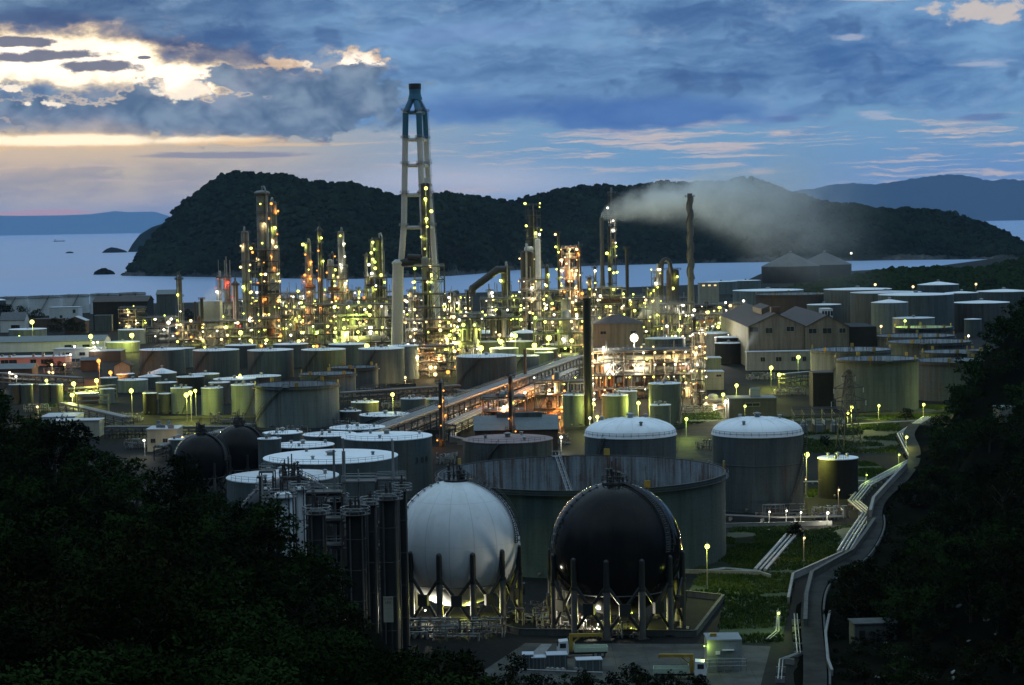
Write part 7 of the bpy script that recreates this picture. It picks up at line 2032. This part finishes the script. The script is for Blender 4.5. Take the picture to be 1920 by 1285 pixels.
# ------------------------------------------------------------------ yard lamps
def lamp_post(px, py, k, z, label, r=.5, power=1500, arm=True, pole=True, hd=None):
    p = G(px, py, z); t = thing('lamp_post', label, 'lamp', (p.x, p.y, 0)); Z = p.z
    mb = MB(); mb.rod((0, .9, 0), (0, .9, Z + .5), .12, .07, 7); mb.lathe([(.3, 0), (.3, .3)], 8, (0, .9, 0)); mb.tube([(0, .9, Z + .5), (0, .5, Z + .75), (0, 0, Z + r * 1.2)], .06, 5)
    mb.obj('pole', M['steel'], t)
    r *= 1.4 if p.y > 800 else 1.1
    lamp(t, (0, 0, Z), k, r, 0)
    light(t, (0, -r * 1.3, Z - r * .6), k, power, r)
    return t
LP = [
 (1189, 634, 'W', 17, 'brightest white floodlight on a post, behind the long lit rack', 1.35, 9000), (1315, 623, 'W', 14, 'second brightest floodlight, at the right end of the long lit rack', 1.1, 7000),
 (1326, 1025, 'Y', 8.5, 'yellow lamp on a tall post at the right foot of the huge open tank', .42, 700), (1513, 853, 'Y', 11, 'bright yellow lamp between the domed tank and the black tank', .58, 1500),
 (1460, 1150, 'G', 3.5, 'small yellow-green lamp on the grass bank beside the road', .22, 160), (1700, 820, 'Y', 5, 'yellow lamp standing over the zigzag pipe bundle', .4, 500),
 (1686, 853, 'G', 4, 'small yellow-green lamp beside the zigzag pipe bundle', .25, 250), (1625, 891, 'G', 3, 'tiny green lamp on the grass right of the black tank', .2, 120),
 (1573, 919, 'A', 5, 'small white lamp on a post in front of the black tank', .2, 250), (1508, 1009, 'A', 5, 'small lamp on a white post by the pair of thick pale pipes', .22, 200),
 (1443, 960, 'W', 3, 'white lamp at the foot of the domed tank at right, left one of three', .2, 160), (1475, 958, 'W', 3, 'white lamp at the foot of the domed tank at right, middle one of three', .2, 160), (1502, 961, 'W', 3, 'white lamp at the foot of the domed tank at right, right one of three', .2, 160),
 (1552, 962, 'W', 3, 'bright white lamp over the small pump group below the black tank', .3, 400), (1511, 899, 'A', 4, 'tiny lamp halfway down between the domed tank and the black tank', .18, 60),
 (736, 740, 'Y', 7, 'yellow lamp among low tanks right of the brown-roofed tank', .65, 1500), (688, 649, 'Y', 15.5, 'yellow-green lamp above the fifth tank of the white-topped row', .8, 1500),
 (349, 741, 'Y', 10, 'left one of the paired bright lamps on the upright green cylinder', .75, 2600), (357, 737, 'Y', 10.5, 'right one of the paired bright lamps on the upright green cylinder', .7, 1800), (366, 733, 'Y', 10, 'yellow lamp just right of the paired bright lamps', .55, 1200),
 (246, 733, 'Y', 9, 'large yellow lamp on a post left of the dark upright tanks', .75, 2200), (135, 741, 'Y', 8, 'bright lamp left of the low brown rusty tank', .7, 2200), (138, 720, 'Y', 8, 'yellow lamp above the low brown rusty tank', .65, 1800),
 (181, 714, 'Y', 8, 'yellow lamp left of the dark drum tank with white lid', .65, 1800), (87, 714, 'Y', 9, 'small yellow lamp over the ribbed dark silos', .45, 900),
 (60, 604, 'Y', 14, 'yellow lamp above the pale green-lit tank near the left edge', 1.0, 2600), (170, 631, 'Y', 10, 'yellow-green lamp left of the green-lit tank below the dark shed', .9, 2600), (247, 629, 'Y', 10, 'yellow-green lamp in front of the green-lit tank below the dark shed', .95, 3200),
 (36, 631, 'G', 6, 'small lamp at the left foot of the pale green-lit tank', .45, 500), (78, 634, 'G', 6, 'small green lamp at the right foot of the pale green-lit tank', .5, 900),
 (175, 643, 'W', 9, 'white lamp on the long ribbed roof building, left one of a pair', .5, 600), (183, 642, 'W', 9, 'white lamp on the long ribbed roof building, right one of a pair', .45, 500), (140, 650, 'W', 9, 'white lamp over the pale blue-white low building', .45, 600), (177, 651, 'W', 8, 'lower white lamp under the pair by the long ribbed roof', .45, 500),
 (132, 665, 'W', 8, 'white lamp at the right end of the pink building', .4, 500), (97, 684, 'A', 6, 'small lamp on a short post in front of the pink building', .4, 700), (121, 684, 'A', 6, 'small lamp on a short post right of the bushy tree by the pink building', .4, 400),
 (18, 699, 'W', 7, 'white post lamp at the left edge, upper one of two', .4, 400), (30, 706, 'W', 6, 'white post lamp at the left edge, lower one of two', .4, 400), (92, 698, 'A', 6, 'amber post lamp over the pipe rack at left, left one of two', .4, 400), (99, 699, 'A', 6, 'amber post lamp over the pipe rack at left, right one of two', .4, 400),
 (185, 677, 'O', 9, 'orange lamp at the corner of the small dark shed', .7, 2500), (207, 699, 'O', 6, 'orange-red lamp beside the glowing lean-to', .65, 2600), (30, 688, 'O', 3, 'small unseen orange lamp added low before the pink building to light it', .25, 6000),  # last one: lamp added for an unseen source lighting the pink front
 (70, 763, 'A', 4, 'cluster lamp at the edge of the wood, behind the office at lower left', .4, 500), (316, 605, 'W', 14, 'white lamp left of the lone dark flue', .8, 1500), (400, 578, 'W', 20, 'bright white lamp on the steaming pale block, right one', 1.15, 4500), (382, 579, 'W', 20, 'white lamp on the steaming pale block, left one', .9, 2500),
 (566, 558, 'W', 24, 'brightest white lamp left of the chimney, on a tall post', 1.25, 5000), (451, 624, 'Y', 12, 'yellow lamp among the frames below the tallest column', .9, 2500), (268, 668, 'A', 7, 'lamp at the top left edge of the first white-topped tank', .45, 500),
 (1040, 708, 'O', 9, 'upper one of two strong orange lamps beside the pipe bridge', .75, 4200), (1044, 721, 'O', 7, 'lower one of two strong orange lamps beside the pipe bridge', .7, 4200), (946, 743, 'O', 6, 'orange lamp on the bridge trestle, left of the yellow lamp', .5, 1300), (926, 752, 'O', 4, 'orange lamp low under the pipe bridge', .4, 900),
 (961, 756, 'Y', 9, 'yellow lamp over the shed roof, right of the orange lamp on the trestle', .55, 900), (958, 708, 'O', 14, 'small orange lamp above the bridge walkway', .4, 300), (873, 766, 'W', 5, 'pale lamp on the sloping bridge side', .35, 300),
 (1055, 741, 'Y', 8, 'yellow lamp at the left of the slim round tank', .5, 1100), (1113, 757, 'Y', 8, 'upper yellow lamp right of the plain black stack', .45, 1100), (1120, 782, 'Y', 6, 'lower yellow lamp right of the plain black stack', .5, 1100), (1106, 784, 'W', 5.5, 'white-yellow lamp close to the foot of the plain black stack', .4, 600), (1101, 810, 'W', 4, 'small white lamp at the left rim of the domed tank behind the huge open one', .3, 250),
 (1197, 756, 'Y', 7, 'yellow lamp between the green-glowing tank and the tall green-grey cylinder', .6, 2000), (1287, 786, 'G', 6, 'yellow-green lamp right of the tall green-grey cylinder', .5, 1200), (1032, 811, 'Y', 6, 'yellow lamp at the right corner of the metal-roofed shed', .5, 900), (1052, 820, 'W', 4.5, 'white-yellow lamp right of the red-roofed tank', .4, 800),
 (1381, 723, 'Y', 9, 'yellow lamp right of the plain cream block', .6, 1400), (1356, 740, 'Y', 7, 'yellow lamp at the foot of the plain cream block', .55, 1200), (1361, 753, 'W', 6, 'white lamp low right of the plain cream block', .55, 1400), (1397, 762, 'Y', 6, 'small yellow lamp left of the dark control building', .4, 600),
 (1446, 690, 'Y', 8, 'yellow lamp below the left gabled warehouse', .6, 2200), (1461, 703, 'Y', 6, 'yellow-green lamp low before the concrete workshop', .55, 1500), (1497, 670, 'G', 9, 'green lamp on the wall of the concrete workshop', .65, 1500),
 (1597, 764, 'Y', 7, 'yellow lamp by the pylon, upper one of a pair', .5, 1100), (1590, 775, 'Y', 5, 'yellow lamp by the pylon, lower one of a pair', .4, 700), (1648, 761, 'Y', 5, 'yellow lamp in front of the large floating-roof tank behind the pylon', .4, 1000), (1732, 759, 'Y', 4.5, 'yellow lamp in the gap between the two big pylon-side tanks', .45, 800), (1818, 736, 'Y', 6, 'yellow lamp lighting the right edge of the big tank by the wooded hill', .45, 1800),
 (1349, 578, 'Y', 12, 'yellow lamp right of the spiral stack, above the white disc-roofed tank', .9, 2600), (1338, 558, 'W', 9, 'white lamp in front of the pale green-lit block by the water', .8, 900), (1316, 560, 'G', 9, 'green lamp on the pale green-lit block by the water', .75, 1200), (1596, 475, 'W', 32, 'white lamp on the railed top of the right great domed tank', .8, 300),
 (1641, 534, 'A', 26, 'small lamp above the back tanks, left of the highest cone roof', .6, 200), (1712, 538, 'A', 24, 'small lamp just left of the highest cone roof', .6, 200), (1830, 533, 'A', 24, 'small lamp right of the highest cone roof against the dark ridge', .55, 200), (1652, 612, 'A', 10, 'small lamp on the side of the smaller cone-roofed tank', .5, 500), (1697, 602, 'G', 16, 'green lamp on the little tank crowded with fittings', .5, 900), (1816, 630, 'W', 6, 'white lamp at the foot of the wooded hill', .45, 400),
 (929, 580, 'Y', 16, 'yellow-green lamp below the sloping duct', .9, 2200), (937, 616, 'Y', 13, 'yellow-green lamp above the left cone-roofed tank', .9, 2600), (1029, 634, 'Y', 13, 'largest yellow-green lamp left of the plain black stack', 1.0, 3500), (966, 630, 'Y', 13, 'yellow-green lamp between the two cone-roofed tanks', .85, 2200), (894, 641, 'Y', 12, 'yellow lamp left among the lamps above the large stained tank', .85, 2200),
 (939, 641, 'Y', 12, 'yellow-green lamp in the middle above the large stained tank', .85, 2200), (1002, 648, 'Y', 12, 'yellow-green lamp above the dark-sided tank of the bridge row', .85, 2200), (902, 653, 'Y', 13, 'yellow-green lamp on the roof edge of the large stained tank', .85, 2200), (860, 643, 'Y', 12, 'yellow lamp at the upper left of the large stained tank', .7, 1500), (1050, 606, 'Y', 13, 'yellow-green lamp right of the drum column under the orange-lit tower', .85, 2200), (1072, 639, 'Y', 10, 'yellow-green lamp immediately left of the plain black stack', .75, 1500),
 (1093, 614, 'O', 15, 'orange lamp beside the top of the plain black stack', .8, 800), (1275, 595, 'Y', 15, 'yellow lamp left of the foot of the spiral stack', .95, 2500), (1274, 619, 'G', 10, 'green lamp below the one at the foot of the spiral stack', .75, 1500), (833, 575, 'Y', 20, 'yellow lamp right of the tall black column foot', .95, 2200), (795, 650, 'O', 9, 'orange lamp at the foot of the rust-red furnace stack', .7, 2500), (760, 708, 'A', 3, 'low lamp lighting the tank side at the foot of the white chimney leg', .35, 900),
 (450, 704, 'Y', 4, 'small lamp under the rust-stained pale tank', .4, 900), (630, 624, 'G', 10, 'green lamp in front of the pale upright vessels, left one', .7, 1800), (560, 640, 'Y', 10, 'yellow lamp between the third and fourth white-topped tanks', .6, 1200), (700, 566, 'Y', 22, 'yellow lamp below the pencil-thin columns', .9, 1800), (342, 820, 'A', 5, 'small lamp beside the white tank lid at the edge of the wood', .25, 200), (270, 826, 'W', 5, 'white lamp on pipes below the tan flat-roofed block', .35, 500),
]
for px, py, k, z, l, r, pw_ in LP: lamp_post(px, py, k, z, l, r, pw_ * (1.7 if k == 'O' else 1.15 if pw_ > 800 else .8))
print('LIGHTS', NL[0])
HAZE = 1.5e-5
# ------------------------------------------------------------------ steam
def steam(name, label, org, size, growth, rise, dens, s0, seed, wisp=1.0, length=None, kind='stuff', fall=1.0, lowf=.3):
    """soft drifting plume: a closed box of air whose density follows a bent, widening jet along +X"""
    sx, sy, sz = size
    mb = MB(); mb.box((sx / 2, 0, sz * (.7 - lowf) / 2), (sx, sy, sz * (.7 + lowf)))
    mt = bpy.data.materials.new(name + '_air'); mt.use_nodes = True; nt = mt.node_tree; nt.nodes.clear(); X.nt = nt
    out = nt.nodes.new('ShaderNodeOutputMaterial'); pv = nt.nodes.new('ShaderNodeVolumePrincipled'); nt.links.new(pv.outputs[0], out.inputs['Volume'])
    o = coords('Object'); x, y, z = sep(o)
    xc = x.max(.01)
    n1 = noise(vscale(o, 1 / (sz * .45), 1 / (sz * .35), 1 / (sz * .30)), 1, 5, .62); n2 = noise(vscale(o, 1 / (sz * .12), 1 / (sz * .12), 1 / (sz * .11)), 1, 5, .62)
    cz = (xc / sx).pow(.5) * rise + (n1 - .5) * (growth * .9)
    sg = xc * (growth / sx) + s0
    dz, dy = (z - cz) / sg, y / sg
    q = dz * dz + dy * dy
    core = X.op('EXPONENT', q * -.9)
    fade = (x / sx).sstep(.98, .15) * x.sstep(-.4, .6)
    edge = (z / sz).sstep(.68, .5) * (z / sz).sstep(-lowf + .01, -lowf * .55) * (X.op('ABSOLUTE', y) / sy).sstep(.49, .36)
    dd = core * fade * edge * (n1 * .6 + n2 * .5 * wisp).sstep(.38, .64) * (s0 / sg).pow(fall) * dens
    X.nt.links.new(dd.s, pv.inputs['Density'])
    pv.inputs['Color'].default_value = (.94, .97, 1, 1); pv.inputs['Anisotropy'].default_value = .2
    t = mb.obj(name, mt, None, org)
    tag(t, label, 'steam', None, kind)
    mt.cycles.volume_step_rate = 2.0 if hasattr(mt.cycles, 'volume_step_rate') else 1
    return t
p = at(1128, 409, 1230); steam('steam_plume', 'white steam plume drifting right from the plain grey stack', (p.x - .5, 1230, p.z), (180, 60, 78), 26, 22, 4.5, 1.5, 1, fall=1.6, lowf=.8)
p = at(1291, 365, 1180); steam('steam_plume', 'faint steam drifting from the mouth of the spiral stack', (p.x - 1, 1182, p.z - 1), (130, 60, 95), 34, -34, .15, 2.2, 2, fall=.85, lowf=1.0)
p = at(1396, 670, 935); steam('steam_puff', 'small steam jet rising left of the gabled warehouse', (p.x, 935, p.z), (9, 8, 26), 4.5, 14, .30, .6, 3, fall=.8)
p = at(395, 580, 1215); steam('steam_puff', 'glowing steam over the pale block left of the tall columns', (p.x - 6, 1213, p.z), (22, 10, 30), 6, 13, .10, 2.2, 4, fall=.5)
p = at(1205, 592, 1150); steam('steam_puff', 'steam cloud in front of the black vessel with the hooped duct', (p.x - 2, 1148, p.z), (26, 12, 26), 7, 9, .10, 2.0, 5, fall=.5)
p = at(1108, 606, 1095); steam('steam_puff', 'glowing steam at the left end of the hip-roofed hall', (p.x - 2, 1078, p.z), (12, 6, 14), 3, 5, .14, 1.2, 6, fall=.5)
# ------------------------------------------------------------------ haze over the whole view
if HAZE:
    mb = MB(); mb.box((0, 33000, 395), (64000, 67000, 812))
    mt = bpy.data.materials.new('sea_haze'); mt.use_nodes = True; nt = mt.node_tree; nt.nodes.clear()
    out = nt.nodes.new('ShaderNodeOutputMaterial'); pv = nt.nodes.new('ShaderNodeVolumePrincipled'); nt.links.new(pv.outputs[0], out.inputs['Volume'])
    pv.inputs['Color'].default_value = (.48, .72, 1, 1); pv.inputs['Density'].default_value = HAZE; pv.inputs['Anisotropy'].default_value = .3
    tag(mb.obj('haze', mt), kind='stuff')
